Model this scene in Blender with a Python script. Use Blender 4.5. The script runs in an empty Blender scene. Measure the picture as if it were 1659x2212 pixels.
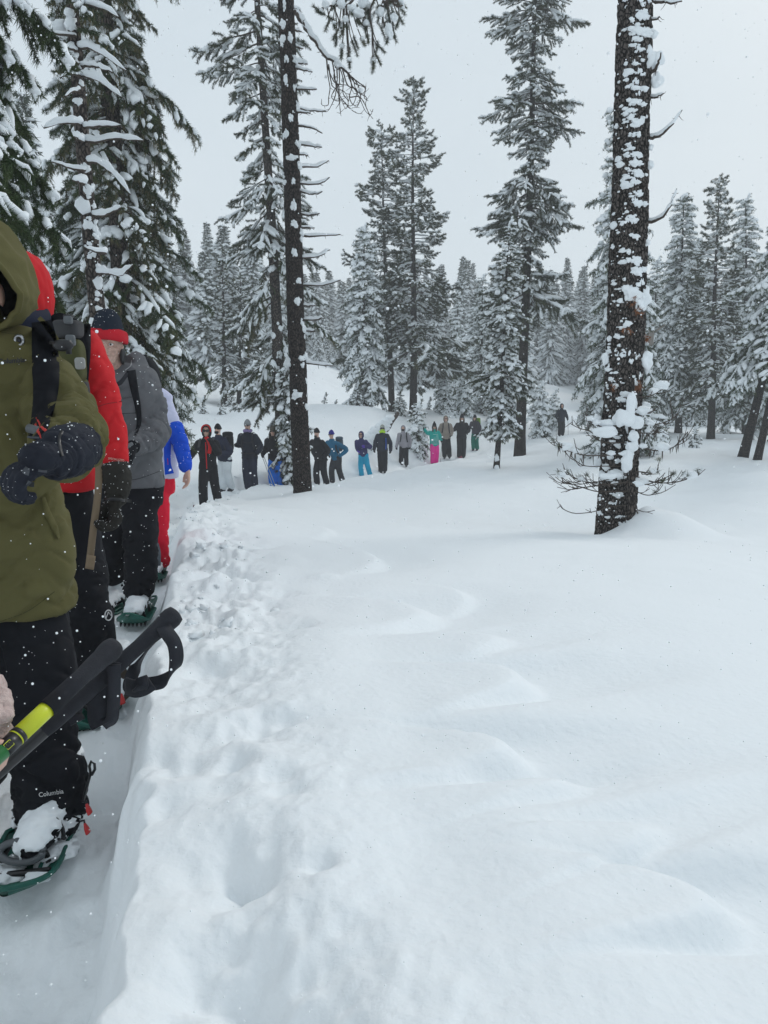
import bpy, math, random, time
import numpy as np
from mathutils import Vector, Matrix
T0 = time.time()
R = math.radians
# ------------------------------------------------------------------ camera, world, sun, exposure
scene = bpy.context.scene
CZ = 1.45                      # camera height above the floor of the trail
PITCH = R(10.4)
FPX, CU, CV = 1600.0, 829.5, 1106.0
cam_d = bpy.data.cameras.new('camera')
cam = bpy.data.objects.new('camera', cam_d)
scene.collection.objects.link(cam)
cam_d.sensor_fit = 'VERTICAL'; cam_d.sensor_height = 24.0
cam_d.lens = FPX / 2212.0 * 24.0
cam_d.clip_start = 0.05; cam_d.clip_end = 3000
cam.location = (0, 0, CZ)
cam.rotation_euler = (math.pi/2 - PITCH, 0, 0)
scene.camera = cam

SUN_EL, SUN_AZ = R(36), R(38)      # azimuth measured from +y (ahead) towards +x (right)
w = bpy.data.worlds.new("World"); scene.world = w; w.use_nodes = True
nt = w.node_tree; nt.nodes.clear()
wo = nt.nodes.new('ShaderNodeOutputWorld'); bg = nt.nodes.new('ShaderNodeBackground')
sky = nt.nodes.new('ShaderNodeTexSky'); sky.sky_type = 'NISHITA'; sky.sun_disc = False
sky.sun_elevation = SUN_EL; sky.sun_rotation = SUN_AZ
sky.air_density = 1.0; sky.dust_density = 4.0
mixn = nt.nodes.new('ShaderNodeMix'); mixn.data_type = 'RGBA'
mixn.inputs['Factor'].default_value = 0.93
tc = nt.nodes.new('ShaderNodeTexCoord')
mp = nt.nodes.new('ShaderNodeMapping'); mp.inputs['Scale'].default_value = (1.2, 1.2, 3.0)
cn = nt.nodes.new('ShaderNodeTexNoise'); cn.inputs['Scale'].default_value = 1.6; cn.inputs['Detail'].default_value = 4
cr = nt.nodes.new('ShaderNodeValToRGB')
cr.color_ramp.elements[0].position = 0.3; cr.color_ramp.elements[0].color = (6.35, 7.30, 7.95, 1)
cr.color_ramp.elements[1].position = 0.75; cr.color_ramp.elements[1].color = (7.15, 8.0, 8.55, 1)
nt.links.new(tc.outputs['Generated'], mp.inputs['Vector']); nt.links.new(mp.outputs['Vector'], cn.inputs['Vector'])
nt.links.new(cn.outputs['Fac'], cr.inputs['Fac'])
nt.links.new(sky.outputs['Color'], mixn.inputs['A']); nt.links.new(cr.outputs['Color'], mixn.inputs['B'])
nt.links.new(mixn.outputs['Result'], bg.inputs['Color'])
bg.inputs['Strength'].default_value = 0.102
nt.links.new(bg.outputs['Background'], wo.inputs['Surface'])
sun_d = bpy.data.lights.new('sun', 'SUN'); sun_d.energy = 0.9; sun_d.angle = R(14); sun_d.color = (1.0, 0.97, 0.93)
sun = bpy.data.objects.new('sun', sun_d); scene.collection.objects.link(sun)
sd = Vector((math.sin(SUN_AZ)*math.cos(SUN_EL), math.cos(SUN_AZ)*math.cos(SUN_EL), math.sin(SUN_EL)))
sun.rotation_euler = sd.to_track_quat('Z', 'Y').to_euler(); sun.location = (0, 0, 60)
scene.view_settings.view_transform = 'Standard'; scene.view_settings.look = 'None'
scene.view_settings.exposure = 0.0; scene.view_settings.gamma = 1.0
scene.view_settings.use_curve_mapping = False
scene.render.engine = 'CYCLES'
scene.cycles.max_bounces = 8; scene.cycles.diffuse_bounces = 4; scene.cycles.volume_bounces = 4
scene.cycles.use_denoising = True
scene.cycles.use_adaptive_sampling = True; scene.cycles.adaptive_threshold = 0.02

HAZE = 0.0022
COL = scene.collection
rng = np.random.default_rng(7)

def P(u, v, y):
    """world point seen at pixel (u, v) of the 1659 x 2212 photograph, y metres ahead"""
    du, dv = u-CU, v-CV
    ry = FPX*math.cos(PITCH) - dv*math.sin(PITCH)
    rz = -FPX*math.sin(PITCH) - dv*math.cos(PITCH)
    return np.array([du/ry*y, y, CZ + rz/ry*y])

def UV(p):
    x, y, z = p[0], p[1], p[2]-CZ; c, s = math.cos(PITCH), math.sin(PITCH); d = y*c-z*s
    return CU+FPX*x/d, CV-FPX*(z*c+y*s)/d

# ------------------------------------------------------------------ numeric noise
_pr = np.random.default_rng(11)
_perm = _pr.permutation(256); _perm = np.concatenate([_perm, _perm, _perm])
_grad = _pr.normal(size=(256, 3)); _grad /= np.linalg.norm(_grad, axis=1)[:, None]
def perlin(p):
    p = np.asarray(p, float); i = np.floor(p).astype(np.int64); f = p - i; i = i & 255
    u = f*f*f*(f*(f*6-15)+10)
    out = np.zeros(len(p))
    for dx in (0, 1):
        wx = u[:, 0] if dx else 1-u[:, 0]
        for dy in (0, 1):
            wy = u[:, 1] if dy else 1-u[:, 1]
            for dz in (0, 1):
                wz = u[:, 2] if dz else 1-u[:, 2]
                h = _perm[_perm[_perm[(i[:, 0]+dx) & 255] + ((i[:, 1]+dy) & 255)] + ((i[:, 2]+dz) & 255)]
                g = _grad[h]
                out += wx*wy*wz*(g[:, 0]*(f[:, 0]-dx)+g[:, 1]*(f[:, 1]-dy)+g[:, 2]*(f[:, 2]-dz))
    return out*1.6
def fbm(p, o=4, gain=0.5):
    a, s, t = 1.0, 0.0, 0.0; q = np.array(p, float)
    for k in range(o):
        s = s + a*perlin(q + 17.3*k); t += a; a *= gain; q = q*2.03
    return s/t
def sstep(a, b, x):
    t = np.clip((x-a)/(b-a), 0, 1); return t*t*(3-2*t)

# ------------------------------------------------------------------ mesh helpers
def ico(sub):
    t = (1+5**.5)/2
    V = [(-1,t,0),(1,t,0),(-1,-t,0),(1,-t,0),(0,-1,t),(0,1,t),(0,-1,-t),(0,1,-t),(t,0,-1),(t,0,1),(-t,0,-1),(-t,0,1)]
    V = [np.array(v, float)/np.linalg.norm(v) for v in V]
    F = [(0,11,5),(0,5,1),(0,1,7),(0,7,10),(0,10,11),(1,5,9),(5,11,4),(11,10,2),(10,7,6),(7,1,8),(3,9,4),(3,4,2),(3,2,6),(3,6,8),(3,8,9),(4,9,5),(2,4,11),(6,2,10),(8,6,7),(9,8,1)]
    for _ in range(sub):
        c = {}; N = []
        def mid(a, b):
            k = (min(a, b), max(a, b))
            if k not in c:
                m = V[a]+V[b]; V.append(m/np.linalg.norm(m)); c[k] = len(V)-1
            return c[k]
        for a, b, d in F:
            x, y, z = mid(a, b), mid(b, d), mid(d, a)
            N += [(a, x, z), (b, y, x), (d, z, y), (x, y, z)]
        F = N
    return np.array(V), np.array(F)
ICO = [ico(0), ico(1), ico(2), ico(3)]

class MB:
    def __init__(s): s.V = []; s.T = []; s.M = []; s.n = 0
    def add(s, V, T, m=0):
        V = np.asarray(V, float); T = np.asarray(T, np.int64)
        s.V.append(V); s.T.append(T + s.n); s.M.append(np.full(len(T), m, np.int32)); s.n += len(V); return s
    def mesh(s, name, mats, smooth=True):
        V = np.concatenate(s.V); T = np.concatenate(s.T); M = np.concatenate(s.M)
        me = bpy.data.meshes.new(name)
        me.vertices.add(len(V)); me.vertices.foreach_set('co', V.astype(np.float32).ravel())
        me.loops.add(len(T)*3); me.loops.foreach_set('vertex_index', T.astype(np.int32).ravel())
        me.polygons.add(len(T)); me.polygons.foreach_set('loop_start', np.arange(0, len(T)*3, 3, dtype=np.int32))
        me.polygons.foreach_set('loop_total', np.full(len(T), 3, np.int32))
        me.polygons.foreach_set('material_index', M)
        me.polygons.foreach_set('use_smooth', np.full(len(T), smooth))
        for m in mats: me.materials.append(m)
        me.update(calc_edges=True)
        return me
    def obj(s, name, mats, parent=None, smooth=True, **k):
        return link(name, s.mesh(name, mats if isinstance(mats, (list, tuple)) else [mats], smooth), parent, **k)

def link(name, data, parent=None, **props):
    o = bpy.data.objects.new(name, data); COL.objects.link(o)
    if parent is not None:
        o.parent = parent
        if parent.parent is None: o.matrix_parent_inverse = Matrix.Translation(parent.location).inverted()
    for k, v in props.items(): o[k] = v
    return o
def thing(name, label, cat, loc=(0, 0, 0), group=None):
    o = bpy.data.objects.new(name, None); COL.objects.link(o); o.location = Vector(loc)
    o.empty_display_size = 0.2
    o['label'] = label; o['category'] = cat
    if group: o['group'] = group
    return o
def tag(o, label, cat, group=None):
    o['label'] = label; o['category'] = cat
    if group: o['group'] = group
    return o

def frame_for(d, up=(0, 0, 1)):
    d = d/ (np.linalg.norm(d)+1e-12); up = np.asarray(up, float)
    if abs(d@up) > .97: up = np.array([0., 1., 0.]) if abs(d[1]) < .9 else np.array([1., 0, 0])
    s = np.cross(d, up); s /= np.linalg.norm(s); u = np.cross(s, d)
    return s, u
def tube(pts, rad, sides=6, caps=True, flat=1.0, up=(0, 0, 1), jit=0.0, rg=None):
    pts = np.asarray(pts, float); n = len(pts)
    rad = np.broadcast_to(np.asarray(rad, float), (n,)) if np.ndim(rad) < 2 else np.asarray(rad, float)
    V = []
    a = np.linspace(0, 2*math.pi, sides, endpoint=False)
    dirs = np.gradient(pts, axis=0); sp_ = None
    for k in range(n):
        if sp_ is None: s, u = frame_for(dirs[k], up)
        else:
            dk = dirs[k]/(np.linalg.norm(dirs[k])+1e-12); s = sp_-dk*(sp_@dk); s /= np.linalg.norm(s)+1e-12; u = np.cross(s, dk)
        sp_ = s
        r = rad[k]
        rs, ru = (r, r*flat) if np.ndim(r) == 0 else (r[0], r[1])
        q = 1 + (rg.normal(0, jit, sides) if jit else 0)
        V.append(pts[k] + (np.cos(a)*rs*q)[:, None]*s + (np.sin(a)*ru*q)[:, None]*u)
    V = np.concatenate(V); T = []
    i = np.arange(sides); j = (i+1) % sides
    for k in range(n-1):
        b = k*sides; c = b+sides
        T.append(np.stack([b+i, b+j, c+j], 1)); T.append(np.stack([b+i, c+j, c+i], 1))
    if caps:
        V = np.concatenate([V, pts[:1], pts[-1:]]); a0 = n*sides
        T.append(np.stack([np.full(sides, a0), j, i], 1))
        b = (n-1)*sides; T.append(np.stack([np.full(sides, a0+1), b+i, b+j], 1))
    return V, np.concatenate(T)
def spline(pts, n):
    pts = np.asarray(pts, float); m = len(pts)
    if m == 2: return pts[0] + (pts[1]-pts[0])*np.linspace(0, 1, n)[:, None]
    Q = np.concatenate([2*pts[:1]-pts[1:2], pts, 2*pts[-1:]-pts[-2:-1]])
    t = np.linspace(0, m-1-1e-9, n); k = t.astype(int); f = (t-k)[:, None]
    a, b, c, d = Q[k], Q[k+1], Q[k+2], Q[k+3]
    return .5*((2*b)+(-a+c)*f+(2*a-5*b+4*c-d)*f*f+(-a+3*b-3*c+d)*f**3)
def blob(c, r, sub=1, noise=.18, rot=0.0, seed=0, freq=1.5):
    V, T = ICO[sub]
    n = 1 + noise*perlin(V*freq + seed*7.13 + 3.3)*2
    Q = V*n[:, None]*np.asarray(r)
    if rot: cs, sn = math.cos(rot), math.sin(rot); Q = Q @ np.array([[cs, sn, 0], [-sn, cs, 0], [0, 0, 1]])
    return Q+np.asarray(c), T

# ------------------------------------------------------------------ materials
def mat(name, color, rough=.7, noise=None, bump=None, metallic=0, spec=.5, sheen=0, sss=0, coat=0):
    """noise=(scale, colour2, contrast, stretch) ; bump=(scale, strength, distance, detail)"""
    m = bpy.data.materials.new(name); m.use_nodes = True; t = m.node_tree; b = t.nodes['Principled BSDF']
    b.inputs['Base Color'].default_value = (*color, 1); b.inputs['Roughness'].default_value = rough
    b.inputs['Metallic'].default_value = metallic; b.inputs['Specular IOR Level'].default_value = spec
    if sheen: b.inputs['Sheen Weight'].default_value = sheen; b.inputs['Sheen Roughness'].default_value = .5
    if coat: b.inputs['Coat Weight'].default_value = coat
    if sss:
        b.inputs['Subsurface Weight'].default_value = sss; b.inputs['Subsurface Radius'].default_value = (1, .35, .2); b.inputs['Subsurface Scale'].default_value = .01
    tcn = t.nodes.new('ShaderNodeTexCoord')
    if noise:
        sc, c2, con, st = (list(noise)+[(1, 1, 1)])[:4]
        mpn = t.nodes.new('ShaderNodeMapping'); mpn.inputs['Scale'].default_value = st
        nn = t.nodes.new('ShaderNodeTexNoise'); nn.inputs['Scale'].default_value = sc; nn.inputs['Detail'].default_value = 5
        rp = t.nodes.new('ShaderNodeValToRGB')
        rp.color_ramp.elements[0].position = .5-con; rp.color_ramp.elements[1].position = .5+con
        rp.color_ramp.elements[0].color = (*color, 1); rp.color_ramp.elements[1].color = (*c2, 1)
        t.links.new(tcn.outputs['Object'], mpn.inputs['Vector']); t.links.new(mpn.outputs['Vector'], nn.inputs['Vector'])
        t.links.new(nn.outputs['Fac'], rp.inputs['Fac']); t.links.new(rp.outputs['Color'], b.inputs['Base Color'])
    if bump:
        sc, stg, dist, det = (list(bump)+[4])[:4]
        n2 = t.nodes.new('ShaderNodeTexNoise'); n2.inputs['Scale'].default_value = sc; n2.inputs['Detail'].default_value = det
        bp = t.nodes.new('ShaderNodeBump'); bp.inputs['Strength'].default_value = stg; bp.inputs['Distance'].default_value = dist
        t.links.new(tcn.outputs['Object'], n2.inputs['Vector']); t.links.new(n2.outputs['Fac'], bp.inputs['Height'])
        t.links.new(bp.outputs['Normal'], b.inputs['Normal'])
    return m

M_snow = mat('snow', (.86, .89, .91), .8, bump=(38, .45, .012, 9), spec=.3)
M_snowload = mat('snow_load', (.86, .895, .92), .85, bump=(25, .3, .01, 5), spec=.2)
M_flake = mat('snow_flake', (.93, .95, .97), .8, spec=.1)
M_bark_dark = mat('bark_dark', (.022, .017, .015), .95, noise=(9, (.075, .058, .05), .22, (1, 1, .22)), bump=(30, 1, .02, 8), spec=.15)
M_bark = mat('bark_brown', (.03, .022, .018), .95, noise=(14, (.13, .10, .082), .2, (1, 1, .3)), bump=(28, 1, .025, 8), spec=.15)
M_bark_gray = mat('bark_gray', (.06, .05, .043), .95, noise=(12, (.15, .13, .115), .25, (1, 1, .4)), bump=(30, .8, .015, 6), spec=.15)
M_twig = mat('twig_wood', (.045, .034, .028), .9, noise=(20, (.10, .08, .068), .25), spec=.15)
M_pole_wood = mat('weathered_wood', (.20, .18, .155), .9, noise=(6, (.32, .29, .26), .25, (1, 1, .15)), spec=.2)

def bark_mat(name, dark, light, scale, zs, bd):
    m = bpy.data.materials.new(name); m.use_nodes = True; t = m.node_tree; b = t.nodes['Principled BSDF']; b.inputs['Roughness'].default_value = .95; b.inputs['Specular IOR Level'].default_value = .1
    tcn = t.nodes.new('ShaderNodeTexCoord'); n0 = t.nodes.new('ShaderNodeTexNoise'); n0.inputs['Scale'].default_value = 7; n0.inputs['Detail'].default_value = 4
    mx = t.nodes.new('ShaderNodeMix'); mx.data_type = 'VECTOR'; mx.inputs['Factor'].default_value = .045
    mpn = t.nodes.new('ShaderNodeMapping'); mpn.inputs['Scale'].default_value = (1, 1, zs)
    vo = t.nodes.new('ShaderNodeTexVoronoi'); vo.feature = 'DISTANCE_TO_EDGE'; vo.inputs['Scale'].default_value = scale
    n1 = t.nodes.new('ShaderNodeTexNoise'); n1.inputs['Scale'].default_value = 22; n1.inputs['Detail'].default_value = 8; n1.inputs['Roughness'].default_value = .7
    r1 = t.nodes.new('ShaderNodeValToRGB'); r1.color_ramp.elements[0].position = .0; r1.color_ramp.elements[1].position = .22
    mul = t.nodes.new('ShaderNodeMath'); mul.operation = 'MULTIPLY'
    r2 = t.nodes.new('ShaderNodeValToRGB'); r2.color_ramp.elements[0].position = .12; r2.color_ramp.elements[1].position = .62; r2.color_ramp.elements[0].color = (*dark, 1); r2.color_ramp.elements[1].color = (*light, 1)
    bp = t.nodes.new('ShaderNodeBump'); bp.inputs['Strength'].default_value = 1; bp.inputs['Distance'].default_value = bd
    L = t.links.new
    L(tcn.outputs['Object'], n0.inputs['Vector']); L(tcn.outputs['Object'], mx.inputs['A']); L(n0.outputs['Color'], mx.inputs['B']); L(mx.outputs['Result'], mpn.inputs['Vector']); L(mpn.outputs['Vector'], vo.inputs['Vector'])
    L(tcn.outputs['Object'], n1.inputs['Vector']); L(vo.outputs['Distance'], r1.inputs['Fac']); L(r1.outputs['Color'], mul.inputs[0]); L(n1.outputs['Fac'], mul.inputs[1])
    L(mul.outputs[0], r2.inputs['Fac']); L(r2.outputs['Color'], b.inputs['Base Color']); L(mul.outputs[0], bp.inputs['Height']); L(bp.outputs['Normal'], b.inputs['Normal'])
    return m
M_bark_dark = bark_mat('bark_dark', (.006, .005, .005), (.080, .063, .056), 30, .45, .015)
M_bark = bark_mat('bark_brown', (.008, .007, .006), (.165, .142, .130), 27, .5, .022)
M_bark_gray = bark_mat('bark_gray', (.018, .015, .014), (.15, .125, .11), 24, .5, .012)

def needle_mat(name, c1, c2, c3):
    m = bpy.data.materials.new(name); m.use_nodes = True; t = m.node_tree; b = t.nodes['Principled BSDF']
    b.inputs['Roughness'].default_value = .65; b.inputs['Specular IOR Level'].default_value = .25
    tcn = t.nodes.new('ShaderNodeTexCoord'); n = t.nodes.new('ShaderNodeTexNoise'); n.inputs['Scale'].default_value = 2.3; n.inputs['Detail'].default_value = 5
    rp = t.nodes.new('ShaderNodeValToRGB'); e = rp.color_ramp.elements
    e[0].position = .3; e[0].color = (*c1, 1); e[1].position = .72; e[1].color = (*c3, 1); x = e.new(.5); x.color = (*c2, 1)
    t.links.new(tcn.outputs['Object'], n.inputs['Vector']); t.links.new(n.outputs['Fac'], rp.inputs['Fac'])
    oi = t.nodes.new('ShaderNodeObjectInfo'); mm = t.nodes.new('ShaderNodeMath'); mm.operation = 'MULTIPLY_ADD'; mm.inputs[1].default_value = .5; mm.inputs[2].default_value = .8
    hs = t.nodes.new('ShaderNodeHueSaturation')
    t.links.new(oi.outputs['Random'], mm.inputs[0]); t.links.new(mm.outputs[0], hs.inputs['Value']); t.links.new(rp.outputs['Color'], hs.inputs['Color'])
    t.links.new(hs.outputs['Color'], b.inputs['Base Color'])
    return m
M_fir = needle_mat('fir_needles', (.018, .036, .016), (.032, .056, .020), (.068, .088, .028))
M_pine = needle_mat('pine_needles', (.022, .034, .018), (.040, .052, .022), (.088, .088, .034))
M_far = needle_mat('far_needles', (.020, .036, .024), (.034, .052, .032), (.056, .072, .042))
M_lichen = mat('hanging_lichen', (.075, .062, .03), .9, noise=(6, (.17, .15, .07), .25))
M_rust = mat('dead_needles', (.20, .075, .028), .9, noise=(10, (.33, .13, .05), .25))
# ------------------------------------------------------------------ snow ground
def rel(x, y, z): return (x, y, CZ+z)
# trail: x, y, floor z relative to the camera, depth of the trench
TR = np.array([
 (-.50,-4.0,-1.42,.42),(-.52,-1.5,-1.42,.45),(-.62,0,-1.43,.5),(-.86,1.1,-1.44,.52),(-1.09,1.9,-1.45,.50),(-1.42,3.2,-1.50,.42),(-1.76,4.6,-1.58,.36),
 (-2.12,6.1,-1.70,.34),(-2.95,9.2,-2.05,.34),(-3.75,13,-2.55,.34),(-4.3,16.4,-2.93,.3),(-4.35,18.4,-3.05,.28),(-4.2,20.2,-3.14,.26),(-3.55,21.0,-3.2,.26),(-2.9,21.6,-3.25,.26),
 (-2.1,24,-3.55,.3),(-1.65,25.5,-3.68,.26),(-.74,27.5,-3.72,.2),(-.06,29.2,-3.74,.18),(.9,31.6,-3.82,.2),(2.25,33.2,-3.86,.2),(2.95,34.4,-3.82,.18),(3.7,35.2,-3.80,.18),(4.8,37.6,-3.72,.15),
 (7.0,41,-3.5,.12),(9.4,41.5,-3.3,.1),(16,44,-3.3,.08),(30,52,-3.6,.05)])
CP = []
def cp(*a): CP.append(a)
for x, y, z, d in TR:
    cp(x, y, z+d)
    if y > 8: cp(x-.9 if y < 20 else x+.3, y if y < 20 else y-1.4, z+d-.02)
for a in [(0,0,-.74),(0,1,-.84),(0,2,-.95),(0,4,-1.2),(0,7,-1.6),(0,9,-1.86),(-.5,12,-2.3),(1.2,.5,-.85),(1.4,2,-1.02),(2.2,4,-1.28),(3,7,-1.68),(3.2,9,-2.02),
          (1.5,11,-2.2),(3.4,11.2,-2.42),(5.5,10,-2.3),(8,14,-2.7),(4,14,-2.62),(0,14,-2.5),(-1.8,16.5,-2.58),(0,18,-2.68),(3,19,-2.78),(-1,20.5,-2.78),(0,22.5,-2.95),
          (3.67,24,-2.92),(2,27,-3.2),(7,24,-2.85),(12.2,25,-2.80),(12.0,23.5,-2.75),(7,33,-3.1),(9.6,38,-3.1),(16,44,-3.2),(22,46,-3.4),(14,32,-3.0),(20,30,-2.9),
          (-7,10,-1.5),(-5,5,-1.0),(-3.3,3,-.9),(-3,0,-.8),(-10,18,-1.7),(-8,20,-2.2),(-9,25,-1.9),(-8.4,31,-1.42),(-12,30,-1.0),(-5,25,-2.45),(-5,31,-1.5),(-3,24.8,-2.7),(-2,33,-1.62),(-3.5,28,-2.2),(-1.3,29.5,-2.6),(0,35,-1.75),
          (.2,32.5,-2.5),(2.4,41,-1.95),(2.4,37,-2.9),(5,43,-2.3),(8,46,-2.5),(12,50,-3.3),
          (-8,40,-1.6),(0,46,-2.6),(-6,50,-1.5),(-12,60,.3),(-19,80,2.0),(-6.4,80,1.1),(0,70,-1.9),(0,85,-.9),(6,75,-2.2),(14,75,-1.0),(14,62,-2.7),(22,75,-3.1),(10,60,-3.0),
          (30,80,-3.0),(40,60,-3.2),(-30,60,1.5),(-20,35,-.5),(-40,90,3.5),(-10,110,3),(10,110,0),(40,110,-.5),(0,150,6),(-60,150,9),(60,150,5),(120,150,8),(-120,150,12),
          (0,-8,-.2),(-8,-8,0),(8,-8,-.6),(15,0,-1.6),(-15,0,.4),(30,10,-2.2),(-30,20,1.0),(40,-20,-2),(-40,-20,3)]:
    cp(*a)
for k in range(12):
    a = k/12*2*math.pi; cp(300*math.sin(a), 300*math.cos(a), 16.0)
CP = np.array(CP)
def warp(x, y):
    r = np.hypot(x, y)+1e-9; s = np.log1p(r/3)/r
    return np.stack([x*s, y*s], -1)
_W = warp(CP[:, 0], CP[:, 1])
def _phi(d): return np.where(d > 1e-9, d*d*np.log(d+1e-12), 0)
_n = len(CP)
_A = np.zeros((_n+3, _n+3)); _D = np.linalg.norm(_W[:, None]-_W[None], axis=2)
_A[:_n, :_n] = _phi(_D)+np.eye(_n)*.0006; _A[:_n, _n] = 1; _A[:_n, _n+1:] = _W; _A[_n:, :_n] = _A[:_n, _n:].T
_S = np.linalg.solve(_A, np.concatenate([CP[:, 2], [0, 0, 0]]))
def base(x, y):
    q = warp(x, y); out = np.zeros(len(x))
    for a in range(0, len(x), 20000):
        s = slice(a, a+20000); d = np.linalg.norm(q[s][:, None]-_W[None], axis=2)
        out[s] = _phi(d)@_S[:_n] + _S[_n] + q[s]@_S[_n+1:]
    return out
TRS = spline(TR, 140)
TRS[:, 3] = np.interp(np.linspace(0, len(TR)-1, 140), np.arange(len(TR)), TR[:, 3])
def trail(x, y):
    """signed distance to the trail centre (right positive), trench depth there"""
    best = np.full(len(x), 1e9); sg = np.zeros(len(x)); dep = np.zeros(len(x)); al = np.zeros(len(x)); acc = 0
    for k in range(len(TRS)-1):
        a, b = TRS[k], TRS[k+1]; dx, dy = b[0]-a[0], b[1]-a[1]; L2 = dx*dx+dy*dy
        t = np.clip(((x-a[0])*dx+(y-a[1])*dy)/L2, 0, 1)
        px, py = x-a[0]-t*dx, y-a[1]-t*dy; d = np.hypot(px, py); m = d < best
        best = np.where(m, d, best); sg = np.where(m, np.sign(px*dy-py*dx), sg)
        dep = np.where(m, a[3]+t*(b[3]-a[3]), dep); al = np.where(m, acc+t*math.sqrt(L2), al); acc += math.sqrt(L2)
    return best*sg, dep, al
def ray_ground(u, v):
    """point of the smooth snow surface seen at a pixel of the photograph"""
    ys = np.geomspace(.5, 60, 400); pts = np.array([P(u, v, y) for y in ys]); h = base(pts[:, 0], pts[:, 1])+CZ
    k = np.argmax(pts[:, 2] < h); return pts[max(k, 0)]
# old snow covered tracks in the open snow: pixel ends, half width (m), depth (m)
TRK = []
for (u0, v0, u1, v1, wd, dp) in [(780,1175,880,1225,.22,.07),(985,1262,1065,1300,.16,.035),(905,1290,1010,1345,.26,.075),(1050,1355,1160,1395,.22,.035),
                                 (1110,1420,1240,1490,.24,.085),(1110,1560,1190,1650,.20,.085),(1230,1625,1330,1690,.22,.035),(1380,1730,1500,1800,.18,.03),(1540,1850,1690,2010,.17,.065),(680,1128,760,1160,.22,.035)]:
    TRK.append((ray_ground(u0, v0), ray_ground(u1, v1), wd, dp))
# footprints and pits beside the trench
_pg = np.random.default_rng(3)
PITS = []
for (u, v, r, d) in [(575,1560,.10,.05),(570,1590,.05,.03),(505,1640,.05,.05),(495,1860,.11,.05),(520,1880,.06,.05),(480,2140,.12,.05),(540,2170,.09,.04),(700,1868,.03,.03),(600,1680,.05,.04),(620,1720,.04,.04),
                     (620,2060,.14,.04),(430,1480,.12,.06),(455,1440,.1,.05),(420,1375,.1,.05),(470,1330,.12,.05),(440,1290,.12,.05),(500,1240,.15,.05),(430,1215,.14,.06),(545,1255,.1,.04),(475,1180,.16,.05),
                     (400,1640,.08,.04),(350,1740,.07,.03),(330,1620,.07,.04),(500,1700,.06,.02),(460,2040,.08,.04),(690,2200,.07,.05),(470,1590,.08,.04),(520,1120,.2,.05),(600,1110,.2,.03),(590,1095,.2,.04),(700,1088,.25,.04)]:
    p = ray_ground(u, v); PITS.append((p[0], p[1], r, d))
for _ in range(200):
    s = _pg.uniform(3.0, 20); k = int(np.searchsorted(TRS[:, 1], s)); a = TRS[min(k, 120)]
    off = .55+abs(_pg.normal(0, .33)); PITS.append((a[0]+off, s+_pg.normal(0, .2), _pg.uniform(.05, .13), _pg.uniform(-.035, .05)))
for _ in range(120):   # the trodden track further down, past the big trunk
    k = int(_pg.uniform(85, 130)); a = TRS[k]; PITS.append((a[0]+_pg.normal(0, .5), a[1]-abs(_pg.normal(.5, .4)), _pg.uniform(.1, .25), _pg.uniform(-.03, .06)))
I_BASE = P(1330, 1150, 11.0)
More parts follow.
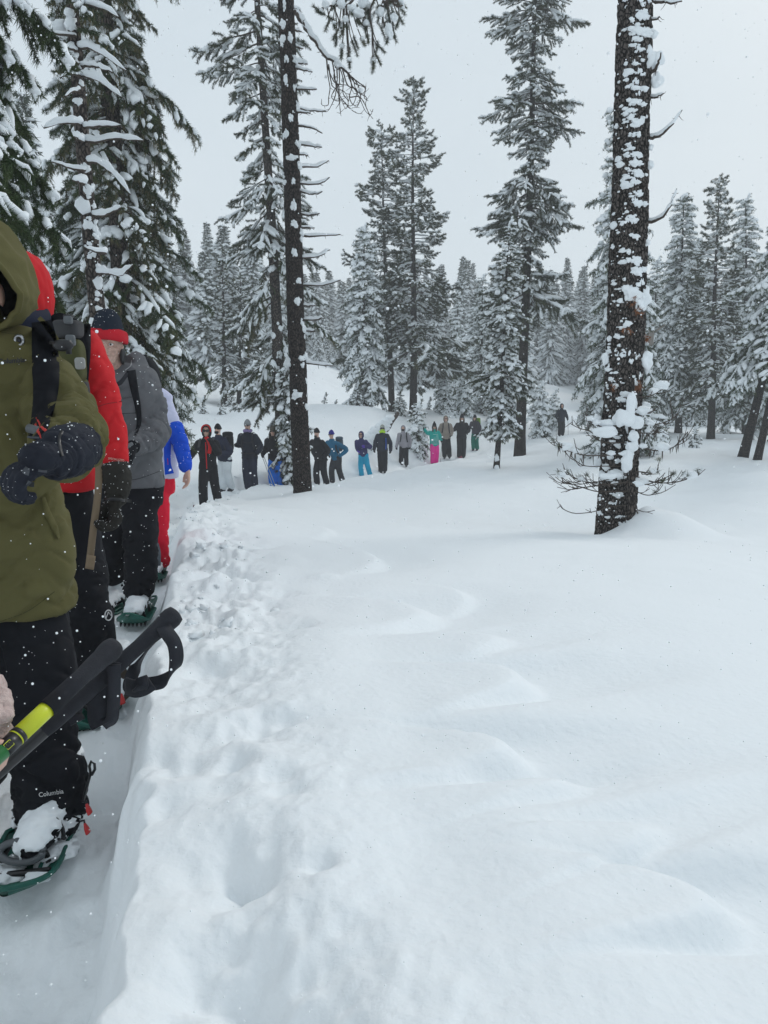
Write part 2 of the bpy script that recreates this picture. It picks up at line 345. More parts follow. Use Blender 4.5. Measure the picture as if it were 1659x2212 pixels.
def height(x, y):
    x = np.asarray(x, float); y = np.asarray(y, float); r = np.hypot(x, y)
    z = base(x, y)
    far = sstep(6, 30, r)
    z += fbm(np.stack([x*.35, y*.35, x*0], -1), 4)*(.05+.22*far) + fbm(np.stack([x*.07, y*.07, x*0+5], -1), 3)*.5*sstep(30, 90, r)
    z += fbm(np.stack([x*1.7, y*1.7, x*0+2], -1), 3)*.012 + fbm(np.stack([x*7, y*7, x*0+12], -1), 3)*.0022*(1-sstep(5, 12, r))
    sd, dep, al = trail(x, y)
    # irregular lip
    wob = .05*perlin(np.stack([al*1.3, x*0+4, x*0], -1)) + .035*perlin(np.stack([x*5, y*5, x*0], -1)) + .02*perlin(np.stack([x*13, y*13, x*0], -1))
    d = np.abs(sd)+wob
    near = 1-sstep(8, 18, r)
    wall0 = .27+.05*(1-near); wall1 = .43+.35*(1-near)
    carve = 1-sstep(0, 1, (d-wall0)/(wall1-wall0))
    z -= dep*carve
    # heaped shoulder and lumps beside the trench
    sh = np.exp(-((d-.68)/.24)**2)*(d > .3)
    lump = fbm(np.stack([x*3.2, y*3.2, x*0+9], -1), 4)
    lump2 = np.abs(fbm(np.stack([x*6, y*6, x*0+1], -1), 3))
    amp = (.075 if True else 0)*sstep(1.2, 3.5, y)+.03
    z += (sh+carve*.5)*fbm(np.stack([x*16, y*16, x*0+31], -1), 3)*.012*(1-sstep(5, 14, r))
    z += sh*(lump*amp*1.35+.02 - lump2*.10*sstep(1.8, 3.5, y))*(1-.5*far)
    lum3 = fbm(np.stack([x*2.2, y*1.1, x*0+20], -1), 2)
    z += np.exp(-((sd-1.0)/.35)**2)*lum3*.05*sstep(.3, 1.5, y)
    # trodden floor
    z += carve*(fbm(np.stack([x*5, y*5, x*0+7], -1), 4)*.07 - .035*np.clip(perlin(np.stack([x*3.5, y*2.2, x*0+17], -1))*3, 0, 1) + fbm(np.stack([x*14, y*14, x*0+7], -1), 2)*.012)
    # sloped grooves in the wall
    wl = carve*(1-carve)*4
    z += wl*(fbm(np.stack([al*4, sd*1.0, x*0], -1), 3)*.06 + fbm(np.stack([x*9, y*9, al*0], -1), 3)*.06)*near
    for a, b, wd, dp in TRK:
        dx, dy = b[0]-a[0], b[1]-a[1]; t = np.clip(((x-a[0])*dx+(y-a[1])*dy)/(dx*dx+dy*dy), 0, 1)
        nx, ny = -dy, dx; nl = math.hypot(nx, ny); t0 = ((x-a[0])*dx+(y-a[1])*dy)/(dx*dx+dy*dy)
        sg = ((x-a[0])*nx+(y-a[1])*ny)/nl + wd*.9*(2*t0-1)**2 + .03*perlin(np.stack([x*4, y*4, x*0+3], -1))
        wall = sstep(-wd*.55, wd*.12, sg); back = np.exp(-(np.maximum(sg, 0)/(wd*1.9))**2)
        end = np.exp(-(np.maximum(0, np.abs(t0-.5)-.35)/.28)**2)
        z -= dp*.9*wall*back*end
        z += dp*.12*np.exp(-((sg+wd*.7)/(wd*.4))**2)*end
    for px, py, pr, pd in PITS:
        m = (np.abs(x-px) < 3*pr) & (np.abs(y-py) < 3*pr)
        if m.any():
            q = np.hypot(x[m]-px, y[m]-py)/pr; z[m] -= pd*np.exp(-q**2*1.1)*(1+.4*perlin(np.stack([x[m]*18, y[m]*18, 0*x[m]], -1)))
    # mound against the right trunk, well on its left
    q = np.hypot((x-(I_BASE[0]+.55))/.75, (y-(I_BASE[1]-.4))/.7); z += .40*np.exp(-q**2*1.3)
    q = np.hypot((x-(I_BASE[0]+.22))/.2, (y-(I_BASE[1]-.5))/.22); z += .16*np.exp(-q**2)
    q = np.hypot((x-(I_BASE[0]-.5))/.35, (y-(I_BASE[1]-.1))/.5); z -= .1*np.exp(-q**2)
    return z + CZ
def ground(x, y): return float(height(np.array([x]), np.array([y]))[0])

rr = np.concatenate([[0.0], np.geomspace(.22, 300, 520)])
th = np.concatenate([np.linspace(-R(34), R(32), 400), np.linspace(R(32), R(326), 70)[1:-1]])
NT = len(th)
RR, TH = np.meshgrid(rr[1:], th, indexing='ij')
X = (RR*np.sin(TH)).ravel(); Y = (RR*np.cos(TH)).ravel()
Z = height(X, Y)
z0 = ground(0, 0)
V = np.concatenate([np.stack([X, Y, Z], -1), [[0, 0, z0]]])
nr = len(rr)-1
i = np.arange(nr-1)[:, None]*NT; j = np.arange(NT)[None]; jn = (j+1) % NT
a, b, c, d = (i+j).ravel(), (i+jn).ravel(), (i+NT+jn).ravel(), (i+NT+j).ravel()
T = np.concatenate([np.stack([a, c, b], 1), np.stack([a, d, c], 1), np.stack([np.full(NT, nr*NT), j.ravel(), jn.ravel()], 1)])
mb = MB(); mb.add(V, T)
g = mb.obj('snow_ground', M_snow); g['kind'] = 'structure'
# clods of broken snow along the trench
_cg = np.random.default_rng(12); mb = MB()
for _ in range(620):
    k = int(_cg.integers(24, 100)); a, b = TRS[k], TRS[k+1]; f = _cg.random(); cx, cy = a[0]+(b[0]-a[0])*f, a[1]+(b[1]-a[1])*f
    dx, dy = b[0]-a[0], b[1]-a[1]; l = math.hypot(dx, dy); off = _cg.choice([_cg.uniform(-.25, .3), .45+abs(_cg.normal(0, .25)), -.5-abs(_cg.normal(0, .2))], p=[.25, .6, .15])
    px, py = cx+dy/l*off, cy-dx/l*off; s_ = _cg.lognormal(math.log(.014), .55)
    mb.add(*blob((px, py, ground(px, py)+s_*.2), (s_, s_*_cg.uniform(.7, 1.2), s_*.75), 1, .5, _cg.uniform(0, 6), int(_cg.integers(99))))
mb.obj('snow_clods', M_snowload)['kind'] = 'stuff'
print('ground', len(T), round(time.time()-T0, 1))
# ------------------------------------------------------------------ branch templates
def needles(rg, pts, dirs, nn, ln, wd, spread=.8):
    """tufts of needles: at each point nn thin triangles"""
    m = len(pts)
    if m == 0: return np.zeros((0, 3)), np.zeros((0, 3), int)
    p = np.repeat(pts, nn, 0); dd = np.repeat(dirs, nn, 0)
    rnd = rg.normal(size=(m*nn, 3)); rnd /= np.linalg.norm(rnd, axis=1)[:, None]
    d = dd*.55 + rnd*spread; d /= np.linalg.norm(d, axis=1)[:, None]
    s = np.cross(d, rg.normal(size=(m*nn, 3))); s /= np.linalg.norm(s, axis=1)[:, None]+1e-9
    L = ln*rg.uniform(.7, 1.2, (m*nn, 1)); p = p + rg.normal(0, ln*.12, (m*nn, 3))
    V = np.stack([p - s*wd*.5, p + s*wd*.5, p + d*L], 1).reshape(-1, 3)
    return V, np.arange(len(V)).reshape(-1, 3)
def snow_tube(mb, rg, path, r, m, sides=6, lift=.7, sag=.6):
    """a pillow of snow lying along a twig"""
    n = len(path); t = np.linspace(0, 1, n)
    prof = np.sqrt(np.clip(1-(2*t-1)**4, .02, 1))
    rad = r*prof*(1+rg.normal(0, .16, n)); q = path.copy(); q[:, 2] += rad*lift
    V, T = tube(q, np.stack([rad*1.15, rad*.85], 1), sides, jit=.10, rg=rg)
    mb.add(V, T, m)
def branch_template(rg, L, s):
    """one bough, pointing along +x; materials 0 needles, 1 wood, 2 snow, 3 lichen"""
    mb = MB(); n = 9; t = np.linspace(0, 1, n)
    ax = np.stack([L*t*(1-.12*s['droop']*t), L*rg.normal(0, .03)*np.sin(t*3), L*(s['rise']*t - s['droop']*t**2 + s.get('hook', 0)*t**5)], 1)
    ax[1:] += rg.normal(0, .012*L, (n-1, 3))
    mb.add(*tube(ax, s['wood']*(1-.85*t)*(.6+.4*L), 5), 1)
    P0, D0 = [], []
    tt = s['bare']; k = 0; paths = []
    while tt < 1.0:
        idx = tt*(n-1); a = int(idx); f = idx-a; p = ax[a]*(1-f)+ax[min(a+1, n-1)]*f
        fwd = ax[min(a+1, n-1)]-ax[max(a-1, 0)]; fwd /= np.linalg.norm(fwd)
        side = 1 if k % 2 else -1
        l = L*s['sub']*(1.12-tt)**.7*rg.uniform(.6, 1.2)
        l = max(l, s['nl']*1.6)
        ang = R(s.get('ang', 50))*rg.uniform(.7, 1.2); lat = np.array([-fwd[1], fwd[0], 0])*side
        d = fwd*math.cos(ang)+lat*math.sin(ang); d[2] += rg.normal(-.05, .15)
        m = 5; tq = np.linspace(0, 1, m)
        path = p + d*l*tq[:, None]; path[:, 2] -= s['sdroop']*l*tq**1.7*rg.uniform(.5, 1.4)
        path[1:] += rg.normal(0, .03*l, (m-1, 3)); paths.append(path)
        k += 1; tt += s['space']/L*rg.uniform(.6, 1.4)
    paths.append(ax[int(.55*(n-1)):])
    for path in paths:
        mb.add(*tube(path, s['wood']*.28*np.linspace(1, .4, len(path)), 3, caps=False), 1)
        seg = np.diff(path, axis=0); ln = np.linalg.norm(seg, axis=1).sum(); cnt = max(2, int(ln/s['ts']))
        q = np.linspace(s.get('tip', .12), 1, cnt)*(len(path)-1); a = np.minimum(q.astype(int), len(path)-2); f = (q-a)[:, None]
        P0.append(path[a]*(1-f)+path[a+1]*f); sd_ = seg[a]/np.linalg.norm(seg[a], axis=1)[:, None]; D0.append(sd_)
        if rg.random() < s['snow']:
            r = s['sr']*rg.uniform(.55, 1.35)
            k0 = 1 if rg.random() < .5 else 0; sp = spline(path[k0:], 5) if len(path)-k0 > 2 else path
            snow_tube(mb, rg, sp, r, 2, 6)
            if rg.random() < s['pad']:
                c = path[-2]+np.array([0, 0, r*.7]); rr_ = r*rg.uniform(1.3, 2.1)
                mb.add(*blob(c, (rr_*1.2, rr_, rr_*.75), 1, .2, rg.uniform(0, 6), rg.integers(99)), 2)
    P0 = np.concatenate(P0); D0 = np.concatenate(D0)
    mb.add(*needles(rg, P0, D0, s['nn'], s['nl'], s['nw'], s.get('spread', .8)), 0)
    if s.get('hang'):   # drooping needle fringe or lichen
        sel = P0[rg.random(len(P0)) < s['hang']]
        dn = np.tile([0., 0, -1], (len(sel), 1)); V, T = needles(rg, sel, dn*2.2, 3, s['nl']*1.9, s['nw']*1.3, .5); mb.add(V, T, s.get('hangmat', 0))
    # snow on the main axis
    if rg.random() < s.get('ax', s['snow']+.25):
        k0 = int(rg.integers(0, 3)); sp = spline(ax[k0:int(rg.integers(5, 9))], 9); snow_tube(mb, rg, sp, s['sr']*s.get('ridge', 1)*rg.uniform(.8, 1.25), 2, 7)
    return mb.mesh('bough', s['mats'])
def templates(seed, lens, s, var=3):
    rg = np.random.default_rng(seed); return [(L, [branch_template(rg, L, s) for _ in range(var)]) for L in lens]

MT = lambda nd: [nd, M_twig, M_snowload, M_lichen]
S_pine = dict(rise=.16, droop=.30, hook=.22, sub=.46, bare=.34, space=.085, ang=46, sdroop=.05, ts=.028, nn=12, nl=.07, nw=.010, snow=.55, sr=.032, pad=.2, wood=.018, tip=.45, mats=MT(M_pine))
S_pine2 = dict(S_pine, rise=.05, droop=.36, hook=.20, sdroop=.15, snow=.58, sr=.038, tip=.3, bare=.22, space=.060)          # hanging snowy pine
S_fir = dict(rise=.02, droop=.42, hook=.05, sub=.38, bare=.15, space=.05, ang=55, sdroop=.28, ts=.028, nn=10, nl=.06, nw=.009, snow=.52, sr=.040, pad=.25, wood=.018, hang=.35, mats=MT(M_fir))
S_lich = dict(S_fir, droop=.5, snow=.40, hang=.5, hangmat=3, nn=13)
S_near = dict(rise=.0, droop=.30, hook=.0, sub=.34, bare=.12, space=.040, ang=52, sdroop=.40, ts=.014, nn=14, nl=.05, nw=.006, snow=.30, sr=.036, pad=.25, ridge=1.9, ax=1.0, wood=.012, hang=.55, mats=MT(M_fir))
S_mid = dict(S_fir, space=.08, ts=.05, nn=9, nl=.09, nw=.016, snow=.78, sr=.052, pad=.3, sub=.40, hang=.15)
S_midpine = dict(S_pine, space=.12, ts=.042, nn=12, nl=.11, nw=.018, snow=.62, sr=.044, pad=.25, sub=.46, tip=.5, bare=.38)
TP_pine = templates(1, (.5, 1.0, 1.6, 2.2), S_pine)
TP_pine2 = templates(8, (.35, .7, 1.1, 1.6), S_pine2)
TP_fir = templates(2, (.6, 1.1, 1.7), S_fir)
TP_lich = templates(3, (.6, 1.1, 1.7), S_lich)
TP_near = templates(4, (1.4, 2.2), S_near)
TP_mid = templates(5, (.4, .9, 1.5, 2.2), S_mid)
TP_midpine = templates(6, (.5, 1.0, 1.6, 2.4), S_midpine)
print('templates', round(time.time()-T0, 1))

def trunk_mesh(x0, y0, z0, top, r0, r1, rows, sides, rough=0., seed=0, snowside=False, sweep=None):
    """tapered trunk with furrowed bark, returned as (V, T, centre(z))"""
    h = top[2]-z0
    zz = np.linspace(0, 1, rows); a = np.linspace(0, 2*math.pi, sides, endpoint=False)
    cx = x0+(top[0]-x0)*zz + .035*np.sin(zz*7+seed)*min(1, h/12); cy = y0+(top[1]-y0)*zz + .03*np.sin(zz*5+seed*2)
    if sweep is not None: cx += sweep*np.sin(zz*math.pi)
    rad = r0+(r1-r0)*zz; rad *= 1+.22*np.exp(-zz*h/.35)
    A, ZZ = np.meshgrid(a, zz); RD = np.repeat(rad[:, None], sides, 1)
    if rough:
        q = np.stack([np.cos(A).ravel()*rad.max()*22, np.sin(A).ravel()*rad.max()*22, (ZZ*h).ravel()*5], -1)
        f = np.abs(fbm(q+seed, 3)); f2 = fbm(np.stack([np.cos(A).ravel()*2, np.sin(A).ravel()*2, (ZZ*h).ravel()*.8], -1)+seed, 2)
        RD = RD + (rough*(np.minimum(f*2.4, .7)-.35) + rad.max()*.06*f2).reshape(RD.shape)
    Vx = cx[:, None]+RD*np.cos(A); Vy = cy[:, None]+RD*np.sin(A); Vz = z0+ZZ*h
    V = np.stack([Vx.ravel(), Vy.ravel(), Vz.ravel()], -1)
    i = np.arange(rows-1)[:, None]*sides; j = np.arange(sides)[None]; jn = (j+1) % sides
    a_, b_, c_, d_ = (i+j).ravel(), (i+jn).ravel(), (i+sides+jn).ravel(), (i+sides+j).ravel()
    T = np.concatenate([np.stack([a_, b_, c_], 1), np.stack([a_, c_, d_], 1)])
    def cen(z):
        f = (z-z0)/h; return np.array([np.interp(f, zz, cx), np.interp(f, zz, cy), z]), float(np.interp(f, zz, rad))
    return V, T, cen
def pick(tp, L, rg):
    k = min(range(len(tp)), key=lambda i: abs(math.log(tp[i][0]/L))); return tp[k][0], tp[k][1][int(rg.integers(len(tp[k][1])))]
def put_branch(parent, me, p, az, pitch, scale, roll=0, name='branch'):
    o = bpy.data.objects.new(name, me); COL.objects.link(o); o.parent = parent
    sc = scale if np.ndim(scale) else (scale, scale, scale)
    M = Matrix.Rotation(az, 4, 'Z') @ Matrix.Rotation(-pitch, 4, 'Y') @ Matrix.Rotation(roll, 4, 'X') @ Matrix.Diagonal((*sc, 1))
    M.translation = Vector(p) - parent.location
    o.matrix_local = M
    return o
def tree(name, label, base_p, top_p, r0, tp, crown0, n, prof, pitch0=-.5, pitch1=.5, seed=0, barkm=None, cat='tree', group=None, rough=0, patches=0, rows=24, sides=10, skip=None, jit=.35, zmax=None, sx=1.0):
    """a conifer: tapered trunk and n boughs, each bough an object of its own"""
    rg = np.random.default_rng(seed+100)
    bx, by = base_p[0], base_p[1]; bz = ground(bx, by)-.15
    t = thing(name, label, cat, (bx, by, bz), group)
    V, T, cen = trunk_mesh(bx, by, bz, top_p, r0, .012 if zmax is None else r0*.5, rows, sides, rough, seed)
    MB().add(V, T).obj('trunk', barkm or M_bark, t)
    h = top_p[2]-bz; ga = rg.uniform(0, 6)
    for k in range(n):
        f = crown0+(1-crown0)*((k+rg.uniform(0, .9))/n)**.92
        z = bz+h*min(f, .995); c, r = cen(z)
        L = prof((f-crown0)/(1-crown0))*rg.uniform(1-jit, 1+jit*.7)
        ga += 2.399+rg.normal(0, .5)
        if skip is not None and skip(f, ga % (2*math.pi), rg): continue
        Lt, me = pick(tp, L, rg); sc = L/Lt
        ff = (f-crown0)/(1-crown0); pt = pitch0+(pitch1-pitch0)*ff**1.3+rg.normal(0, .12)
        put_branch(t, me, c, ga, pt, (sc*sx, sc*rg.uniform(.85, 1.2), sc*rg.uniform(.85, 1.2)), rg.normal(0, .2))
    if zmax is None:
        Lt, me = pick(tp, .4, rg); put_branch(t, me, cen(top_p[2]-.25)[0], 0, 1.5, .5/Lt*.9)
    for k in range(patches):
        z = bz+h*rg.uniform(.02, .75); c, r = cen(z); az = -math.pi/2+rg.normal(0, .5); s = rg.uniform(.03, .09)
        p = c+np.array([math.cos(az), math.sin(az), 0])*r
        MB().add(*blob(p, (s, s*.6, s*1.2), 1, .3, 0, k)).obj('snow_patch', M_snowload, t)
    return t, cen
def at_ground(u, v, y):
    p = P(u, v, y); return np.array([p[0], p[1], ground(p[0], p[1])])
tent = lambda a, b, mx, pk=.25: (lambda f: b+(mx-b)*(f/pk if f < pk else (1-f)/(1-pk))**.8 if f < 1 else b)
cone = lambda mx, mn=.2, ex=.85: (lambda f: mn+(mx-mn)*max(0, 1-f)**ex)
def col(mx, mn=.25): return lambda f: mn+(mx-mn)*max(0, 1-f**2.5)*(.75+.25*math.sin(f*17+2)+.1*math.sin(f*41))

# big fir at the left edge, its trunk outside the frame
bA = np.array([-4.35, 5.9, 0]); bA[2] = ground(bA[0], bA[1])
tA = thing('fir_tree', 'big dark fir at the left edge reaching snow laden boughs over the hooded hikers', 'tree', (bA[0], bA[1], bA[2]-.2))
V, T, cenA = trunk_mesh(bA[0], bA[1], bA[2]-.2, (-4.3, 5.9, 11), .24, .08, 40, 16, .012, 3)
MB().add(V, T).obj('trunk', M_bark_gray, tA)
rgA = np.random.default_rng(21)
for k in range(120):
    z = CZ+.75+(k/120)**1.0*5.4; c, r = cenA(z)
    az = rgA.uniform(-1.0, .62) if k % 4 else rgA.uniform(0, 6.28)
    L = (2.5-.10*(z-CZ))*rgA.uniform(.65, 1.05)
    Lt, me = pick(TP_near, L, rgA); put_branch(tA, me, c, az, rgA.normal(-.38, .1), L/Lt, rgA.normal(0, .15))
# tall slim trunk left, with bare snowy limbs
tB, cB = tree('pine_tree', 'slim pine trunk standing behind the man in the navy and red hat', P(222, 700, 10.0), (-3.86, 10.0, 12.5), .125, TP_lich, .45, 46, lambda f: .45+.5*math.sin(min(1, f*1.5)*2.5), -.35, .3, 2, M_bark_gray, rough=.012, patches=34, rows=160, sides=24, skip=lambda f, a, g: math.cos(a) < .15 and g.random() < .85)
# lichen hung fir behind it
tC, cC = tree('fir_tree', 'tall lichen hung fir just right of the slim trunk', np.array([-4.35, 12.6]), (-4.25, 12.6, 13.5), .2, TP_lich, .19, 170, lambda f: 1.18+.12*f+.22*math.sin(f*23)-.5*max(0, f-.8), -.45, .05, 5, M_bark_gray, skip=lambda f, a, g: math.cos(a) < -.35 and g.random() < .6)
tC2, _ = tree('fir_tree', 'dark green fir whose lowest bough reaches out over the white and blue jacket', np.array([-5.0, 14.2]), (-5.0, 14.2, 8.3), .15, TP_fir, .30, 120, cone(2.2, .3), -.36, .1, 9, M_bark_gray)
# pine beside the main trunk
tD, cD = tree('pine_tree', 'tall pine with drooping snowy limbs just left of the bare dark trunk', np.array([-2.98, 22.0]), (-3.55, 22, 17.5), .2, TP_pine2, .36, 130, lambda f: 1.35+.45*math.sin(f*19)-.4*f, -.45, .15, 12, M_bark_gray, rough=.015, patches=26, rows=120, sides=18)
rg = np.random.default_rng(77)
for k in range(26):    # its lower, sparser, bent limbs
    z = tD.location.z+2.7+k*.17; c, r = cD(z); L = rg.uniform(.7, 2.0); az = rg.choice([math.pi, 0])+rg.normal(0, .6)
    Lt, me = pick(TP_lich if k % 2 else TP_pine2, L, rg); put_branch(tD, me, c, az, rg.normal(-.55, .15), L/Lt)
# the pair in the middle
for (u, v, y, vt, ut, r0, tp, c0, n, prof, sd_, lab) in [
    (893, 885, 40, 185, 893, .21, TP_midpine, .19, 230, lambda f: (3.7-3.0*f**.7)*(.82+.28*math.sin(f*27)), 31, 'tallest pine of the middle group, pointed crown above the fur hatted hiker'),
    (846, 885, 42, 280, 822, .19, TP_midpine, .30, 160, lambda f: (3.0-2.3*f**.8)*(.8+.3*math.sin(f*21)), 32, 'leaning pine with thin top just left of the tallest middle pine'),
    (787, 880, 38, 490, 785, .13, TP_mid, .09, 125, lambda f: 1.75-1.4*f, 33, 'shorter dense snowy fir left of the leaning pine in the middle'),
    (1040, 900, 46, 600, 1042, .14, TP_mid, .06, 100, lambda f: 1.5-1.2*f, 34, 'narrow snowy fir behind the beige and black hikers'),
    (486, 880, 40, 545, 480, .15, TP_midpine, .22, 110, lambda f: (2.0-1.7*f)*(.8+.3*math.sin(f*21)), 35, 'pine with bare lower trunk behind the grey beanie hiker'),
    (517, 878, 41, 600, 520, .14, TP_midpine, .2, 90, lambda f: 1.7-1.3*f, 36, 'second, shorter pine right beside the bare based pine behind the grey beanie hiker'),
    (1466, 930, 41, 425, 1478, .2, TP_mid, .20, 170, lambda f: 2.5-2.05*f, 37, 'broad snow loaded pine first right of the big patched trunk'),
    (1536, 936, 38, 388, 1553, .2, TP_midpine, .2, 170, lambda f: 2.2-1.8*f, 38, 'pointed pine between the broad snowy pine and the right edge pines'),
    (1345, 945, 27, 235, 1338, .17, TP_mid, .06, 150, lambda f: 2.3-1.9*f, 39, 'fir directly behind the big patched trunk, its boughs showing on both sides'),
    (960, 897, 42, 800, 960, .06, TP_mid, .03, 60, lambda f: .95-.75*f, 40, 'small snow heaped fir behind the teal jacket hiker'),
    (1003, 897, 43, 815, 1003, .06, TP_mid, .03, 55, lambda f: .9-.7*f, 41, 'small fir behind the black hooded hiker in the line'),
    (1108, 900, 44, 690, 1108, .12, TP_mid, .05, 80, lambda f: 1.4-1.1*f, 42, 'fir filling the gap behind the narrow two trunk pine'),
    (1305, 945, 43, 600, 1305, .14, TP_mid, .04, 130, lambda f: 1.8-1.5*f, 43, 'fir behind the lone hiker, left of the big patched trunk'),
    (1405, 935, 50, 560, 1420, .14, TP_mid, .05, 120, lambda f: 2.1-1.8*f, 44, 'fir behind the weathered lamp post'),
    (590, 880, 46, 610, 590, .12, TP_mid, .08, 90, lambda f: 1.6-1.3*f, 45, 'fir showing between the drooping pine and the pair on its left'),
    (985, 890, 50, 640, 988, .12, TP_mid, .05, 80, lambda f: 1.4-1.1*f, 46, 'fir behind the right flank of the tallest middle pine'),
    (1610, 950, 44, 430, 1610, .2, TP_mid, .12, 150, lambda f: 2.7-2.2*f, 47, 'far fir between the pointed pine and the right edge of the picture'),
    (1500, 940, 55, 520, 1510, .2, TP_mid, .05, 130, lambda f: 2.8-2.3*f, 48, 'snow dusted fir filling the gap behind the two right hand pines'),
    ]:
    b = at_ground(u, v, y); tz = P(ut, vt, y)
    tree('pine_tree' if tp is TP_midpine else 'fir_tree', lab, b, tz, r0, tp, c0, n, prof, -.45, .35, sd_, M_bark_dark)
# two trunk pine right of the line
tree('pine_tree', 'very tall narrow pine running out of the top edge, right of the hiker line', np.array([5.55, 30]), (5.5, 30, CZ+19.5), .22, TP_pine2, .27, 300, lambda f: (1.85-.6*f)*(.78+.36*math.sin(f*31+1)), -.3, .2, 61, M_bark_dark, jit=.45)
tree('pine_tree', 'short snow crusted pine with a bare foot in front of the very tall narrow pine', at_ground(1073, 1005, 24), (3.88, 24, CZ+4.6), .1, TP_pine2, .16, 150, lambda f: (.42+.62*math.sin(math.pi*min(1, f**.75+.08)))*(.8+.3*math.sin(f*25)), -.4, .2, 62, M_bark_dark, patches=10)
# right edge
tree('pine_tree', 'tall snow dusted pine at the right edge with a bare dark leaning trunk', at_ground(1603, 990, 26), (14.4, 26, CZ+8.3), .17, TP_mid, .32, 190, lambda f: 2.1-1.7*f, -.42, .3, 63, M_bark_dark, rows=40, patches=8)
tree('pine_tree', 'thin trunked pine at the right edge, in front of the leaning trunk', at_ground(1632, 1005, 25), (14.3, 25, CZ+10), .13, TP_mid, .42, 120, lambda f: 1.7-1.3*f, -.42, .3, 64, M_bark_dark, rows=40, patches=8)
tree('pine_tree', 'far pine cut by the right edge above the snowfield', at_ground(1665, 960, 36), (20.8, 36, CZ+12), .2, TP_mid, .12, 160, lambda f: 2.4-2.0*f, -.42, .3, 65, M_bark_dark)
# young snow buried fir beside the main trunk
tree('young_fir', 'young fir buried in snow just left of the bare dark trunk', at_ground(629, 1030, 21.3), P(618, 790, 21.3), .05, TP_pine2, .05, 85, lambda f: .34+.36*math.sin(math.pi*min(1, f*1.1)), -.75, -.2, 66, M_bark_gray)
rg = np.random.default_rng(5)
for (u, v, y, vt, lab) in [(437, 898, 31, 868, 'tiny bent sapling under snow, above the red hooded hiker'), (478, 905, 31, 862, 'small sapling in the snow above the black beanie hiker'),
    (700, 886, 44, 858, 'tiny fir on the ridge right of the bare dark trunk'), (771, 884, 37, 832, 'little snowy fir at the foot of the short dense fir'), (722, 888, 44, 876, 'smallest fir tip poking out of the ridge'),
    (862, 884, 39, 846, 'little fir between the feet of the two middle pines'), (900, 932, 33.5, 872, 'snow bent sapling behind the grey hooded hiker'), (1164, 918, 40, 833, 'small fir in the open left of the lone hiker'),
    (1497, 967, 31, 926, 'low snowy shrub of fir on the open field right of the big patched trunk'), (983, 890, 45, 862, 'low fir tip behind the beige hiker'), (1192, 915, 43, 850, 'bushy young fir right behind the lone hiker'),
    (1075, 900, 43, 800, 'young fir behind the foot of the two trunk pine'), (925, 893, 43, 868, 'low fir on the ridge above the teal hiker'), (500, 885, 38, 840, 'small fir at the foot of the bare based pine'), (545, 885, 36, 790, 'loose young fir left of the drooping pine')]:
    b = at_ground(u, v, y); tp_ = P(u, vt, y); hh = max(.35, tp_[2]-b[2]); top = (b[0]+.05, b[1], b[2]+hh)
    tree('sapling', lab, b, top, .03, TP_mid if hh > 1.3 else TP_pine2, .05, int(24+hh*12), (lambda m: (lambda f: m*(1-.8*f)))(.12+hh*.36), -.5, .3, int(u), M_bark_gray, rows=8, sides=6)
print('trees', round(time.time()-T0, 1))

# ------------------------------------------------------------------ forest on the far slope
def far_tree(seed, h, w):
    rg = np.random.default_rng(seed); mb = MB(); n = int(h*17)
    ga = 0
    for k in range(n):
        f = .04+.95*((k+rg.random())/n); z = h*f; ga += 2.4+rg.normal(0, .4)
        L = (w*(1-f)**.8+.18)*rg.uniform(.65, 1.15); c, s = math.cos(ga), math.sin(ga)
        m = 5; t = np.linspace(0, 1, m); dr = .55-.5*f+rg.normal(0, .08)
        ax = np.stack([c*L*t, s*L*t, z-dr*L*t**1.4], 1)
        cnt = max(6, int(L*13)); q = rg.uniform(.1, 1, cnt)*(m-1); a = np.minimum(q.astype(int), m-2); fr = (q-a)[:, None]
        pp = ax[a]*(1-fr)+ax[a+1]*fr; lat = np.array([-s, c, 0]); off = rg.normal(0, .22*L+.03, cnt)*(1.1-q/(m-1))
        pp = pp+off[:, None]*lat; pp[:, 2] -= np.abs(off)*.4
        dd = np.array([c, s, -.5])*.8+np.sign(off)[:, None]*lat*.6
        mb.add(*needles(rg, pp, dd, 3, .26, .085, .5), 0)
        if rg.random() < .95:
            q = ax[int(rg.integers(0, 2)):]; r = .075+.045*L
            q = q.copy(); q[:, 2] += r*.8
            for _ in range(1 if L < .6 else 4):
                o = lat*rg.normal(0, .2*L); qq = q+o*np.linspace(.2, 1, len(q))[:, None]; qq[:, 2] -= abs(np.linalg.norm(o))*.5*np.linspace(.2, 1, len(q))
                mb.add(*tube(qq, r*np.array([.4, 1, .9, .7, .3])[:len(qq)]*rg.uniform(.6, 1.2), 4, jit=.2, rg=rg), 1)
    crown = mb.mesh('crown', [M_far, M_snowload])
    tm = MB().add(*tube(np.array([[0, 0, -.6], [0.02, 0, h*.5], [0, 0, h]]), [.02*h*.6+.05, .01*h*.6+.03, .02], 6)).mesh('trunk', [M_bark_dark])
    return h, crown, tm
FV = [far_tree(200+k, h, w_) for k, (h, w_) in enumerate([(9, 1.7), (12, 2.0), (15, 2.3), (18, 2.6), (6, 1.4), (14, 1.7), (11, 2.4), (17, 2.0)])]
rg = np.random.default_rng(99); spots = []
def forest(n, u0, u1, y0, y1, hmin, hmax, tries=40, dmin=2.2):
    for _ in range(n):
        for _ in range(tries):
            y = rg.uniform(y0, y1); u = rg.uniform(u0, u1); x = (u-CU)/1610*y
            if all((x-a)**2+(y-b)**2 > dmin**2 for a, b, _ in spots): break
        spots.append((x, y, rg.uniform(hmin, hmax)))
forest(60, 840, 1750, 88, 104, 10.5, 15.5)
forest(50, 820, 1750, 104, 130, 12, 16.5, dmin=2.6)
